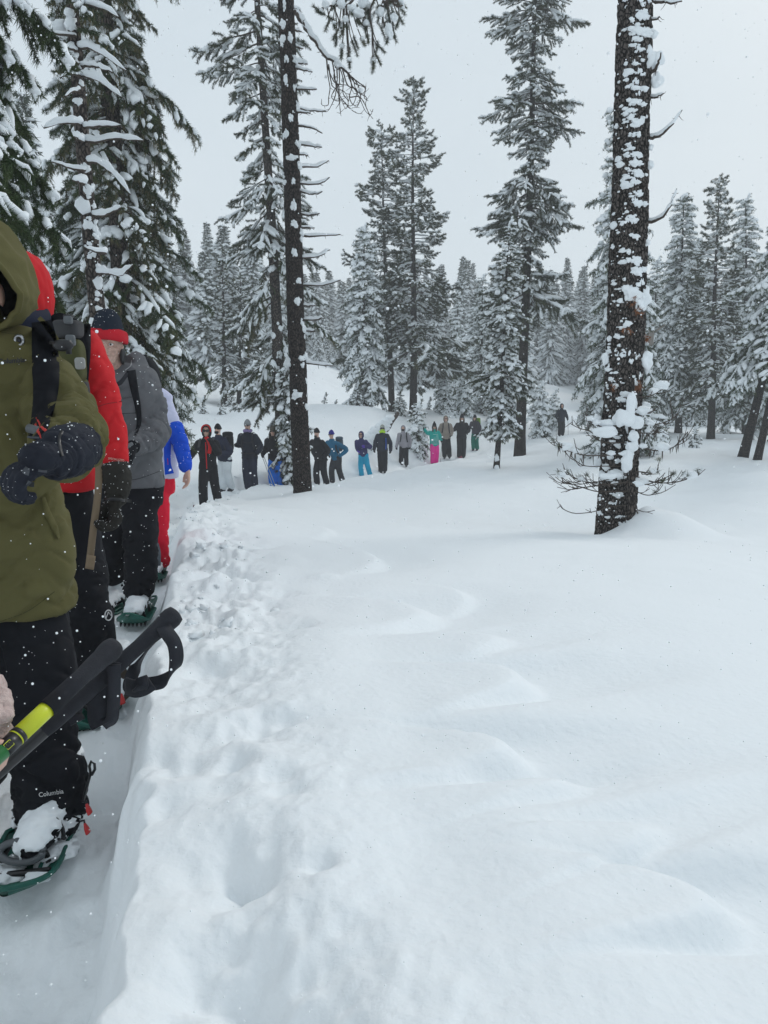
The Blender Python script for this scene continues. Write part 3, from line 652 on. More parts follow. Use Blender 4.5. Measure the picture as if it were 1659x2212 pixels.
forest(24, 650, 850, 96, 128, 9.5, 12, dmin=2.2)
forest(32, -120, 640, 92, 125, 10.5, 14.5, dmin=2.6)
forest(16, 330, 560, 66, 80, 8, 13, dmin=2.2)
forest(14, -100, 330, 30, 60, 8, 14, dmin=2.4)
forest(26, 1280, 1760, 58, 84, 9, 14, dmin=2.2)
forest(18, 690, 860, 82, 90, 2.5, 6, dmin=1.2)
forest(10, 1020, 1130, 70, 84, 6, 11, dmin=1.6)
xs = np.array([s[0] for s in spots]); ys = np.array([s[1] for s in spots]); gz = height(xs, ys)
for k, (x, y, h) in enumerate(spots):
    hv, cr_, tm_ = min(FV, key=lambda q: abs(q[0]-h)+rg.uniform(0, 3)); s = h/hv
    lab = ('snow dusted conifer of the far wood' if y > 85 else 'mid distance conifer at the edge of the wood')
    side = 'on the left' if x < -8 else ('in the middle gap' if x < 2 else 'on the right slope')
    o = bpy.data.objects.new('conifer', None); COL.objects.link(o); o.location = (x, y, gz[k]); o.rotation_euler = (rg.normal(0, .015), rg.normal(0, .015), rg.uniform(0, 6.28)); o.scale = (s*rg.uniform(.85, 1.2), s*rg.uniform(.85, 1.2), s)
    o['label'] = f'{lab} {side}'; o['category'] = 'tree'; o['group'] = f'{"far" if y > 85 else "nearer"} wood conifers {side}'
    for nm, me in (('trunk', tm_), ('crown', cr_)):
        c = bpy.data.objects.new(nm, me); COL.objects.link(c); c.parent = o
print('forest', len(spots), round(time.time()-T0, 1))
# ------------------------------------------------------------------ the two big trunks
def side_point(cen, u, v, y0):
    """azimuth offset on a trunk for a mark seen at (u, v)"""
    p = P(u, v, y0); c, r = cen(p[2]); p = P(u, v, c[1]-r*.6); c, r = cen(p[2])
    s = np.clip((p[0]-c[0])/r, -.97, .97); a = math.asin(s)
    return c, r, a
def snow_patch(t, cen, u, v, w_, h_, y0, seed, out=.45, nb=4, name='snow_patch'):
    c, r, a = side_point(cen, u, v, y0); px = y0/1600; rg = np.random.default_rng(seed+500)
    mb = MB(); W, H = w_*px/2, h_*px/2
    ctr = c+np.array([math.sin(a), -math.cos(a), 0])*r*1.0
    for k in range(nb):
        o = rg.normal(0, .42, 2) if k else np.zeros(2); s = .85 if k == 0 else rg.uniform(.25, .65)
        q = blob((0, 0, 0), (W*s*rg.uniform(.8, 1.1), max(W, H)*out*s, H*s*rg.uniform(.8, 1.1)), 2 if max(w_, h_) > 17 and k < 3 else 1, .34, 0, seed*5+k, 1.7)
        V = q[0]+np.array([o[0]*W*1.3, 0, o[1]*H*1.2]); cs, sn = math.cos(a), math.sin(a)
        V = V@np.array([[cs, sn, 0], [-sn, cs, 0], [0, 0, 1]])
        mb.add(V+ctr, q[1])
    return mb.obj(name, M_snowload, t)
def snowy_limb(t, pts, r0, r1, snow=1.0, seed=0, n=10, spurs=6, mat_=None, cap=None):
    """a bare limb: wood with spurs, and a ridge of snow as its sub-part"""
    rg = np.random.default_rng(seed+900); path = spline(np.array(pts), n); path[1:-1] += rg.normal(0, r0*.25, (n-2, 3))
    mb = MB(); mb.add(*tube(path, np.linspace(r0, r1, n), 7, jit=.08, rg=rg))
    for _ in range(spurs):
        f = rg.uniform(.1, 1)*(n-1); a = min(int(f), n-2); p = path[a]+(path[a+1]-path[a])*(f-a)
        d = rg.normal(size=3); d[2] = -abs(d[2])*.8+.1; d /= np.linalg.norm(d); l = rg.uniform(.03, .12)
        mb.add(*tube(np.array([p, p+d*l*.6+np.array([0, 0, -.01]), p+d*l]), [r1*.6, r1*.4, r1*.2], 4))
    o = mb.obj('branch', mat_ or M_twig, t)
    if snow:
        m2 = MB(); a0, a1 = (0, n) if cap is None else cap
        q = path[a0:a1].copy(); k = len(q); pr = np.sqrt(np.clip(1-(np.linspace(-1, 1, k))**4, .03, 1))
        rad = (r0*1.1*snow)*pr*(1+rg.normal(0, .12, k))*np.linspace(1, .65, k); q[:, 2] += np.linspace(r0, r1, n)[a0:a1]*.5+rad*.75
        m2.add(*tube(q, np.stack([rad*.8, rad*1.05], 1), 8, jit=.05, rg=rg)); sn = m2.obj('snow_load', M_snowload, o)
    return o
YE = 16.5
bE = P(657, 1060, YE); bE[2] = ground(bE[0], bE[1])-.3
tE = thing('pine_tree', 'big bare dark trunk in the middle with short snowy stubs down its right side', 'tree', tuple(bE))
topE = (bE[0]-.36, YE, CZ+15)
V, T, cenE = trunk_mesh(bE[0], bE[1], bE[2], topE, .200, .125, 520, 44, .022, 4)
MB().add(V, T).obj('trunk', M_bark_dark, tE)
ru = lambda x: 398+x*.42
for k, (x, v, w_, h_) in enumerate([(518,28,18,45),(510,130,25,45),(508,205,42,42),(550,200,26,46),(525,305,18,35),(522,415,20,40),(566,455,14,40),(550,610,28,45),(520,695,30,45),(555,815,46,30),(515,937,38,32),(563,935,20,35),
        (568,1060,28,42),(570,1155,46,40),(568,1300,28,42),(590,1440,26,30),(587,1552,30,42),(606,1662,18,38),(617,1730,10,20),(605,1840,44,34),(610,1880,22,30),(627,1960,12,35),(635,2095,28,38),(628,2030,12,16)]):
    snow_patch(tE, cenE, ru(x), v*.42, w_*.42, h_*.42, YE, k, .42, 6)
for k, (x0, v0, x1, v1, x2, v2, sn) in enumerate([(560,45,585,50,600,60,1.6),(562,155,585,160,602,160,1.2),(568,235,590,245,612,250,1.2),(570,318,605,325,635,330,2.2),(575,348,620,362,658,370,1.3),(578,462,630,460,682,458,1.4),(580,556,650,570,730,572,1.1),(582,580,620,578,650,580,1.0),
        (585,648,650,655,710,685,.8),(600,738,660,752,708,757,1.5),(600,797,615,797,634,797,1.2),(600,862,680,855,743,826,1.3),(600,945,690,945,748,912,1.3),(602,978,660,998,710,985,1.2),(608,1105,660,1105,695,1098,1.0),(612,1172,640,1172,670,1172,1.0),
        (606,1214,700,1213,803,1206,1.2),(618,1328,690,1318,750,1285,1.8),(622,1468,710,1468,804,1440,1.3),(630,1572,650,1572,674,1570,1.2),(636,1648,680,1642,710,1632,1.5),(636,1702,650,1702,672,1700,1.2),(640,1866,700,1875,766,1882,1.6)]):
    rg = np.random.default_rng(k+40); dd = rg.uniform(-.5, .25); w0 = cenE(P(ru(x0), v0*.42, YE)[2]); a = w0[0]+np.array([w0[1]*.6, 0, 0])
    snowy_limb(tE, [a, P(ru(x1), v1*.42, YE+dd*.5), P(ru(x2), v2*.42, YE+dd)], .024, .010, sn, k, 9, 7)
for k, (x, v, w_, h_) in enumerate([(600,310,55,34),(585,540,30,46),(596,738,36,48),(612,850,40,44),(618,1195,32,44),(662,1692,48,40),(655,1830,30,46),(580,2030,54,36),(505,1865,60,60),(665,2095,24,34),(488,890,30,22)]):
    snow_patch(tE, cenE, ru(x), v*.42, w_*.42, h_*.42, YE, k+60, .6, 4)
# long broken limb with a tangle of hanging bare twigs
rg = np.random.default_rng(8)
main = [P(ru(x), v*.42, YE-.1+k*.03) for k, (x, v) in enumerate([(563,58),(600,110),(640,165),(690,240),(735,295),(780,325),(840,372),(868,400)])]
snowy_limb(tE, main, .045, .016, 1.5, 77, 22, 26, cap=(0, 19))
tw = MB()
twigs = [[(735,300),(742,380),(750,450),(750,500),(740,540),(712,540),(704,508)],[(735,300),(745,360),(768,420),(790,440),(800,520),(780,560)],[(780,330),(790,400),(785,460),(800,500),(860,560),(905,585),(925,560)],
         [(800,345),(820,410),(815,480),(840,520),(830,560),(812,520)],[(868,402),(905,430),(935,452),(920,480),(880,470)],[(868,402),(890,470),(910,520),(930,570),(958,590),(972,560)],[(840,375),(870,450),(900,480),(935,500),(940,540),(945,585),(970,612)],
         [(760,312),(775,400),(780,470),(770,520),(740,570),(722,575)],[(800,345),(800,430),(770,460),(760,500),(790,520),(830,500)],[(850,385),(860,450),(850,500),(870,540),(900,530),(905,480)],[(820,360),(845,440),(880,460),(880,520),(860,545),(820,530)],
         [(868,402),(900,440),(905,500),(890,550),(870,540)],[(780,330),(770,390),(785,430),(840,440),(870,470)],[(850,385),(880,430),(935,452),(930,500),(945,520)],[(745,330),(752,410),(770,450),(820,470),(850,520)],[(790,430),(800,560),(800,585)],[(850,500),(905,500),(940,560),(955,600)]]
for k, tp_ in enumerate(twigs):
    dy = rg.uniform(-.3, .4); pts = spline(np.array([P(ru(x+rg.normal(0, 3)), v*.42, YE+dy*i/len(tp_)) for i, (x, v) in enumerate(tp_)]), 22)
    tw.add(*tube(pts, np.linspace(.013, .005, 22), 4, jit=.15, rg=rg))
    for _ in range(5):
        a = int(rg.integers(4, 21)); d = rg.normal(0, .05, 3); tw.add(*tube(np.array([pts[a], pts[a]+d]), [.006, .003], 3))
tw.obj('hanging_twigs', M_twig, tE)
for k, (x, v, s) in enumerate([(728,395,8),(817,412,11),(905,465,14),(860,560,6),(790,330,22)]):
    p = P(ru(x), v*.42, YE); r = s*.42*YE/1600/1.3
    MB().add(*blob(p, (r, r*.9, r*1.1), 2, .2, 0, k)).obj('snow_load', M_snowload, tE)
# needled bough hanging into the top of the picture from the same tree
def uvb(x, y, d=0): return P(597+x*.2, y*.2, YE-.9+d)
bo = MB(); ndl = MB(); sn = []; rg = np.random.default_rng(18)
zt = 12.6; c0, _ = cenE(zt)
limbs = [[c0, c0+np.array([.9, -.4, .3]), uvb(900, -260), uvb(860, -60), uvb(760, 60), uvb(600, 60), uvb(480, 90)], [c0, c0+np.array([1.4, -.5, .35]), uvb(1100, -250), uvb(1080, -60, .3), uvb(1010, 120), uvb(1040, 330)],
         [c0+np.array([.9, -.4, .3]), uvb(1250, -230, -.3), uvb(1230, -40, -.3), uvb(1290, 60, -.3), uvb(1370, 60, -.3)], [c0+np.array([.9, -.4, .3]), uvb(1150, -220), uvb(1150, 20), uvb(1150, 200), uvb(1180, 330)], [c0+np.array([.9, -.4, .3]), uvb(950, -150, .2), uvb(850, 100, .2), uvb(900, 230, .2), uvb(960, 300, .2)]]
for L_ in limbs: bo.add(*tube(spline(np.array(L_), 20), np.linspace(.04, .011, 20), 6))
tuft = [(430,90,0,1.1),(460,130,0,.8),(540,300,0,1.1),(620,220,0,.9),(630,290,0,.7),(625,400,0,1.0),(645,465,0,.7),(700,370,0,1.5),(705,330,0,1.2),(705,560,0,1.0),(700,610,0,.7),(760,270,0,1.2),(790,700,0,.9),(780,640,0,.7),(785,545,0,.6),(870,490,0,1.0),(860,560,0,1.3),
        (945,470,0,.8),(965,350,4,1.3),(970,300,4,1.2),(990,440,0,.7),(1080,540,1,.9),(1145,540,1,.9),(1115,670,1,.9),(1040,740,1,1.2),(1050,700,1,.9),(1170,400,3,1.5),(1200,440,3,1.2),(1280,410,3,1.5),(1270,370,3,1.2),(1370,60,2,1.5),(1340,50,2,1.3),(1370,130,2,1.2),(1350,220,2,1.3),(1300,280,2,1.1),
        (1250,100,2,1.3),(890,250,4,1.4),(900,200,4,1.3),(1020,280,1,1.5),(1010,220,1,1.5),(880,60,0,1.3),(990,120,1,1.4),(1100,210,3,1.4),(1200,30,2,1.4),(1130,60,3,1.5),(1050,20,1,1.5),(950,60,4,1.4),(820,150,4,1.0),(1290,20,2,1.5),(1150,130,3,1.4),(1220,200,3,1.3),(730,20,0,1.2),(1050,150,1,1.4),(1180,250,3,1.3),(960,200,4,1.2),(650,30,0,1.0)]
for x, y, li, s in tuft:
    path = spline(np.array(limbs[li]), 60); tgt = uvb(x, y, rg.uniform(-.2, .3))
    cand = path[np.argsort(np.hypot(path[:, 0]-tgt[0], (path[:, 2]-tgt[2]-.35)))[:4]]; st = cand[int(rg.integers(4))]
    mid = (st+tgt)/2+np.array([rg.normal(0, .04), 0, -.05])
    q = spline(np.array([st, mid, tgt]), 8); bo.add(*tube(q, np.linspace(.012, .008, 8), 4))
    d = (q[-1]-q[-3]); d /= np.linalg.norm(d); ln = .16*s
    pts = tgt+d*np.linspace(-ln, ln*.3, 9)[:, None]; ndl.add(*needles(rg, pts, np.tile(d, (9, 1)), 26, .075, .0065, .75))
    if rg.random() < .42: r = .05*s; sn.append(blob(tgt-d*ln*.4+np.array([0, 0, .04]), (r, r, r*.9), 2, .22, 0, int(x)))
for x, y, a_, b_ in [(530,50,30,32),(880,140,60,35),(820,90,40,30),(700,40,40,40),(940,20,45,40),(1210,330,34,50),(1230,380,26,40),(1270,190,34,30),(1130,130,30,35)]:
    sn.append(blob(uvb(x, y, -.1), (a_*.2*YE/1600, .09, b_*.2*YE/1600), 2, .25, 0, x))
ob = bo.obj('needled_bough', M_twig, tE)
for S_ in sn: MB().add(*S_).obj('snow_load', M_snowload, ob)
for nm, m_, mm in (('needles', ndl, M_pine),):
    q = m_.obj(nm, mm, ob)

# right trunk
YI = 11.0
bI = I_BASE.copy(); bI[2] = ground(bI[0], bI[1])-.45
bI[2] = min(bI[2], P(1290, 1165, YI)[2]-.3)
tI = thing('pine_tree', 'thickest trunk on the right, rough plated bark plastered with snow patches', 'tree', tuple(bI))
V, T, cenI = trunk_mesh(bI[0], bI[1], bI[2], (P(1376, 0, YI)[0]-.06, YI, CZ+9.5), .285, .175, 620, 84, .042, 6)
MB().add(V, T).obj('trunk', M_bark, tI)
rI = lambda x: 995+x*.54
rg = np.random.default_rng(31)
for k, (x, v, w_, h_) in enumerate([(715,75,70,44),(712,135,110,34),(700,110,40,20),(690,165,50,22),(700,205,40,22),(690,260,36,26),(708,300,40,26),(690,340,30,24),(700,380,34,24),(690,418,60,30),(672,450,60,28),(695,500,70,46),(715,490,40,40),(680,545,50,22),(670,590,26,20),(692,625,70,26),(690,660,70,30),(700,700,74,34),(690,735,56,30),(702,780,50,30),
        (700,820,66,36),(672,880,66,34),(690,950,46,20),(668,1010,40,22),(694,1048,76,38),(700,1090,70,40),(720,1130,40,30),(650,1120,30,18),(680,1180,90,60),(712,1215,60,70),(660,1330,30,18),(655,1410,56,34),(622,1400,26,22),(600,1460,22,20),(672,1445,30,24),(700,1420,26,26),(690,1530,44,30),
        (712,1500,30,40),(600,1575,22,14),(640,1600,60,18),(690,1620,28,60),(640,1670,80,50),(662,1700,44,60),(600,1700,60,18),(690,1700,40,60),(620,1780,30,22),(665,1850,48,62),(640,1905,40,20),(620,1975,60,26),(615,1930,50,20),(615,2010,40,20),(660,1770,30,16),(625,2060,40,14),(636,2090,50,20),(645,2110,40,20),
        (660,30,20,12),(720,30,30,18)]):
    snow_patch(tI, cenI, rI(x), v*.54, w_*.38, h_*.5, YI, k+200, .28, 6)
fr = MB()
for k in range(260):
    v = rg.uniform(0, 2100); e0 = 995+.54*(690-v*.055); u = e0+rg.normal(0, 14)+2; px = YI/1600; s = abs(rg.normal(0, 2.4))+1.0
    c, r, a = side_point(cenI, u, v*.54, YI); fr.add(*blob(c+np.array([math.sin(a), -math.cos(a), 0])*r*1.015, (s*px*1.5, s*px*.7, s*px*rg.uniform(.5, 1.2)), 1, .3, a, k))
fr.obj('snow_dusting', M_snowload, tI)['kind'] = 'stuff'
for k, (x, v, w_, h_) in enumerate([(750,240,62,90),(788,240,46,60),(785,318,44,50),(735,1185,50,70),(740,1440,58,70),(578,1435,24,44),(760,660,20,30),(762,590,22,22),(745,970,26,30),(770,1565,34,28),(572,1725,90,40),(545,1680,30,44),(700,1620,30,40),(765,135,40,26),(543,1850,36,50),(740,1620,40,26)]):
    p = P(rI(x), v*.54, YI-.1); q = YI/1600*.5*.5
    MB().add(*blob(p, (w_*q*1.05, w_*q*.8, h_*q*1.05), 2, .26, 0, k+3, 1.2)).obj('snow_patch', M_snowload, tI)
for k, (pts, r0, sn_) in enumerate([([(745,0),(810,12),(885,5)],.03,1.6),([(745,300),(775,285),(790,250),(801,210)],.03,.0),([(745,390),(780,388),(812,374)],.018,1.3),([(740,552),(790,545),(840,505),(886,440)],.026,1.1),([(735,892),(790,880),(835,830),(864,755)],.026,1.1),([(735,75),(780,78),(796,68)],.014,1.0)]):
    ys = [YI, YI-.15, YI-.3, YI-.35]
    snowy_limb(tI, [P(rI(x), v*.54, ys[i]) for i, (x, v) in enumerate(pts)], r0, .008, sn_, k+300, 12, 5)
for k, (x, v) in enumerate([(678,1205),(690,1255),(655,1330),(606,1548),(690,1545),(738,1355)]):   # rusty dead tufts caught on the bark
    c, r, a = side_point(cenI, rI(x), v*.54, YI); p = c+np.array([math.sin(a), -math.cos(a), 0])*(r+.03)
    MB().add(*needles(rg, p+rg.normal(0, .03, (6, 3)), np.tile([0, -.3, -.5], (6, 1)), 14, .07, .008, 1)).obj('dead_tuft', M_rust, tI)

# the half dead little pine growing right in front of it
zb = ground(bI[0]+.22, bI[1]-.47)
sP = P(1364, 1120, YI-.47); sP[2] = ground(sP[0], sP[1])-.1
tS = thing('sapling', 'little half dead pine with sweeping bare twigs in front of the thick patched trunk', 'tree', tuple(sP))
topS = P(1368, 820, YI-.42)
MB().add(*tube(spline(np.array([sP, P(1366, 1030, YI-.5), P(1362, 930, YI-.45), topS]), 30), np.linspace(.062, .022, 30), 9, jit=.07, rg=rg)).obj('trunk', M_bark_gray, tS)
def twig(pts, r0, seed, tufts=(), sub=8, lich=False, snow=()):
    rg = np.random.default_rng(seed); m = len(pts); dy = rg.uniform(-.5, .1)
    path = spline(np.array([P(u, v, YI-.5+dy*i/m) for i, (u, v) in enumerate(pts)]), 18); mb = MB(); r0 *= .72; mb.add(*tube(path, np.linspace(r0, .005, 18), 5, jit=.08, rg=rg))
    nd = MB(); ends = []
    for k in range(int(sub*.75)):
        a = int(rg.integers(5, 17)); d = path[min(a+1, 17)]-path[a-1]; d /= np.linalg.norm(d); l = rg.uniform(.10, .34)
        lat = np.array([d[0]*.7+rg.normal(0, .2), rg.normal(0, .5), d[2]*.5+rg.uniform(-.1, .7)]); e = path[a]+lat*l; mid = path[a]+lat*l*.5-np.array([0, 0, .035])
        q = spline(np.array([path[a], mid, e]), 6); mb.add(*tube(q, np.linspace(.0065, .004, 6), 4)); ends.append(e)
        e2 = q[3]+rg.normal(0, .06, 3)+np.array([d[0]*.05, 0, .04]); mb.add(*tube(np.array([q[3], e2]), [.006, .004], 3))
    o = mb.obj('branch', M_twig, tS)
    if tufts:
        for f in tufts: e = path[-1] if f < 0 else ends[f % len(ends)]; nd.add(*needles(rg, e+rg.normal(0, .012, (4, 3)), np.tile([0, 0, .5], (4, 1)), 13, .075, .0045, 1))
        q = nd.obj('needle_tuft', M_pine, o)
    if lich:
        lm = MB()
        for k in range(16): p = path[int(rg.integers(5, 18))]; lm.add(*tube(np.array([p, p+np.array([rg.normal(0, .02), 0, -rg.uniform(.05, .16)])]), [.009, .001], 4))
        q = lm.obj('hanging_lichen', M_twig, o)
    s2 = MB()
    for f in snow:
        e = path[int(abs(f)*17)]; r = .075 if f > 0 else .045; MB().add(*blob(e+np.array([0, 0, r*.6]), (r*1.4, r, r*.8), 2, .22, 0, int(f*99))).obj('snow_load', M_snowload, o)
ur = lambda x: (1750+x/2.765)*.6636; vr = lambda y: (1250+y/2.765)*.6636
q = lambda L_: [(ur(x), vr(y)) for x, y in L_]
twig(q([(800,370),(640,380),(560,380),(470,330),(425,255)]), .016, 1, (), 6, snow=(.3, -.6, -.8))
twig(q([(800,530),(580,520),(480,430),(380,400),(300,360)]), .014, 2, (), 8)
twig(q([(800,640),(640,640),(460,645),(330,620),(240,590),(190,560)]), .014, 3, (-1, 1), 9, True, snow=(-.2, -.6, .85))
twig(q([(800,740),(620,740),(450,740),(370,710),(290,640)]), .011, 4, (), 4)
twig(q([(820,800),(720,830),(560,880),(420,880),(330,840),(270,790)]), .016, 5, (-1, 2, 4), 12, snow=(.25, -.7))
twig(q([(820,880),(700,900),(540,910),(400,930),(270,880),(190,810)]), .016, 6, (-1,), 12, snow=(-.95,))
twig(q([(820,965),(640,970),(520,965),(400,930),(300,900),(220,880)]), .015, 7, (), 8)
twig(q([(800,1090),(640,1110),(500,1150),(340,1165),(240,1130),(205,1085)]), .011, 8, (), 4)
twig(q([(830,370),(960,370),(1080,360),(1200,320),(1260,260),(1290,190)]), .014, 9, (), 6, snow=(-.3,))
twig(q([(840,270),(960,270),(1040,240)]), .012, 19, (), 5, snow=(.5,))
twig(q([(850,120),(1000,110),(1100,60),(1140,-20)]), .012, 20, (), 5, snow=(.8,))
twig(q([(850,430),(940,440),(1020,440),(1090,400)]), .013, 10, (), 8, True, snow=(-.6,))
twig(q([(860,550),(960,580),(1080,600),(1200,580),(1280,520),(1350,430)]), .015, 11, (), 10, True, snow=(-.2, .5))
twig(q([(850,790),(930,790),(1010,800),(1080,790)]), .013, 12, (-1, 1, 2), 8, snow=(-.9,))
twig(q([(850,810),(960,860),(1100,890),(1260,880),(1380,840),(1450,790)]), .016, 13, (-1, 1, 3, 5), 13, snow=(.78,))
twig(q([(840,880),(960,905),(1060,880),(1180,830),(1230,800)]), .013, 14, (-1, 2), 8, snow=(.2,))
twig(q([(830,930),(930,985),(1010,1000),(1060,970)]), .012, 15, (-1,), 6)
twig(q([(830,1040),(880,1120),(915,1200),(935,1285)]), .014, 16, (), 2)
twig(q([(790,1150),(790,1200),(793,1260)]), .009, 17, (), 0)
for k, (x, y, a_, b_) in enumerate([(770,300,80,80),(840,210,36,130),(600,430,110,46),(890,350,60,50),(810,690,52,90),(800,630,60,24),(850,560,50,50),(640,830,80,24),(910,895,50,26),(860,470,40,50)]):
    p = P(ur(x), vr(y), YI-.62); s = .24*YI/1600
    MB().add(*blob(p, (a_*s, min(a_, b_)*s*.6, b_*s), 2, .26, 0, k+40, 1.3)).obj('snow_load', M_snowload, tS)

# leaning dead log behind the line
rg = np.random.default_rng(4)
gl = at_ground(800, 945, 30.4); tl = P(861, 891, 30.2)
tL = thing('fallen_log', 'dead log poking slantwise out of the snow behind the fur hatted hiker', 'log', tuple(gl))
MB().add(*tube(spline(np.array([gl-np.array([.2, 0, .2]), (gl+tl)/2+np.array([0, 0, -.05]), tl]), 12), np.linspace(.16, .07, 12), 9, jit=.08, rg=rg)).obj('trunk', M_twig, tL)
m = MB()
for k, f in enumerate(np.linspace(0, .8, 9)): p = gl*(1-f)+tl*f; r = .42-.30*f; m.add(*blob(p+np.array([-.12, 0, r*.45]), (r*1.1, r, r*.75), 2, .15, 0, k))
m.obj('snow_load', M_snowload, tL)
for k, (x, y) in enumerate([(383,355),(440,330),(400,390)]):
    p = P(716.7+.24*x, 849.4+.24*y, 30.2); MB().add(*tube(np.array([p, p+np.array([.25, 0, .12])]), [.06, .03], 6)).obj('branch', M_twig, tL)
# lamp post far right
gp = at_ground(1394, 940, 46)
tp_ = P(1408, 703, 46)
tQ = thing('lamp_post', 'weathered post with a flat snow capped top among the pines on the right', 'post', tuple(gp))
MB().add(*tube(np.array([gp-np.array([0, 0, .3]), (gp+tp_)/2, tp_]), [.26, .2, .15], 12)).obj('post', M_pole_wood, tQ)
a = tp_
MB().add(*tube(np.array([a+[-.1, 0, -.55], a+[.75, 0, 0]]), [.07, .07], 6)).add(*tube(np.array([a+[.1, 0, -.55], a+[-.75, 0, 0]]), [.07, .07], 6)).obj('brace', M_pole_wood, tQ)
MB().add(*tube(np.array([a+[-1.0, 0, 0], a+[1.0, 0, .02]]), [.14, .14], 8, flat=.6)).obj('crossbar', M_pole_wood, tQ)
m = MB(); m.add(*tube(np.array([a+[-1.05, 0, .13], a+[-.9, 0, .17], a+[0, 0, .22], a+[.9, 0, .17], a+[1.05, 0, .13]]), [.05, .17, .2, .17, .05], 10)); m.add(*blob(a+[.1, 0, .42], (.16, .16, .14), 2, .1)); m.obj('snow_cap', M_snowload, tQ)
print('trunks', round(time.time()-T0, 1))

uB = lambda x: x*.3256
for k, (pts, sn_) in enumerate([([(485,235),(330,225),(200,205)],1.0),([(495,330),(400,300),(350,262)],1.2),([(520,822),(400,815),(290,850)],2.2),([(550,1130),(450,1110),(345,1075)],1.6),([(600,845),(700,835),(800,832)],1.7),([(620,942),(780,920),(950,935)],2.1),([(580,505),(700,560),(805,645)],2.1),
        ([(585,320),(700,370),(835,470)],2.1),([(645,1080),(760,1160),(865,1290)],2.2),([(700,1812),(800,1830),(880,1760)],2.2),([(560,30),(680,60),(785,115)],2.0),([(590,440),(670,450),(745,482)],1.5),([(530,500),(450,490),(400,520)],1.0),([(520,600),(470,610),(430,640)],1.2),([(510,420),(440,400),(390,395)],.8),
        ([(560,1215),(520,1205),(480,1195)],2.6),([(550,940),(520,920),(492,908)],2.6),([(700,1680),(640,1670),(560,1640)],1.6),([(690,1430),(760,1400),(800,1380)],2.0)]):
    z_ = P(uB(pts[0][0]), uB(pts[0][1]), 10.0)[2]; c, r = cB(z_); dd = -.25-.03*(k % 5)
    snowy_limb(tB, [c]+[P(uB(x), uB(v), 10.0+dd*(i+1)/2) for i, (x, v) in enumerate(pts)], .020, .008, sn_, k+700, 12, 6)
for k, (x, v, w_, h_) in enumerate([(505,370,40,50),(540,550,40,40),(525,680,50,50),(580,1115,50,60),(610,1240,40,50),(612,1500,40,50),(650,1530,60,50),(650,1570,50,40),(660,1360,40,50),(650,1780,40,60),(600,1620,40,36),(650,1950,36,44),(655,2045,44,50),(600,1450,30,30),(670,1470,40,30),(590,1310,30,30),(700,1510,40,60),(620,1690,50,40),(520,440,40,50)]):
    snow_patch(tB, cB, uB(x), uB(v), w_*.33, h_*.33, 10.0, k+800, .45, 5)
# ------------------------------------------------------------------ people
from mathutils.bvhtree import BVHTree
_ts = bpy.data.scenes.new('work')
def work_dg():
    with bpy.context.temp_override(scene=_ts, view_layer=_ts.view_layers[0]): return bpy.context.evaluated_depsgraph_get()
def fuse(shapes, vox, smooth=4, wr=None):
    """one continuous surface out of overlapping closed shapes"""
    mb = MB()
    for Vs, Ts in shapes:
        Vs = np.asarray(Vs, float); c = Vs.mean(0); A, B_, C_ = Vs[Ts[:, 0]]-c, Vs[Ts[:, 1]]-c, Vs[Ts[:, 2]]-c
        mb.add(Vs, Ts if np.einsum('ij,ij->i', A, np.cross(B_, C_)).sum() > 0 else np.asarray(Ts)[:, ::-1])
    me = mb.mesh('tmp', []); o = bpy.data.objects.new('tmp', me); _ts.collection.objects.link(o)
    md = o.modifiers.new('r', 'REMESH'); md.mode = 'VOXEL'; md.voxel_size = vox; md.use_smooth_shade = True
    dg = work_dg(); dg.update()
    ev = o.evaluated_get(dg); m2 = ev.to_mesh()
    V = np.empty(len(m2.vertices)*3, np.float32); m2.vertices.foreach_get('co', V); V = V.reshape(-1, 3).astype(float)
    m2.calc_loop_triangles(); T = np.empty(len(m2.loop_triangles)*3, np.int32); m2.loop_triangles.foreach_get('vertices', T); T = T.reshape(-1, 3)
    E = np.empty(len(m2.edges)*2, np.int32); m2.edges.foreach_get('vertices', E); E = E.reshape(-1, 2)
    ev.to_mesh_clear(); bpy.data.objects.remove(o); bpy.data.meshes.remove(me)
    cnt = np.bincount(E.ravel(), minlength=len(V))[:, None]
    for k in range(smooth):
        S = np.zeros_like(V)
        for a in range(3):
            S[:, a] = np.bincount(E[:, 0], V[E[:, 1], a], len(V)) + np.bincount(E[:, 1], V[E[:, 0], a], len(V))
        V = V + (.6 if k % 2 == 0 else -.35)*(S/np.maximum(cnt, 1)-V)
    if wr is not None:
        N = normals(V, T); V = V + N*wr(V, N)[:, None]
    return V, T
def normals(V, T):
    fn = np.cross(V[T[:, 1]]-V[T[:, 0]], V[T[:, 2]]-V[T[:, 0]]); N = np.zeros_like(V)
    for a in range(3):
        for c in range(3): N[:, a] += np.bincount(T[:, c], fn[:, a], len(V))
    return N/(np.linalg.norm(N, axis=1)[:, None]+1e-12)
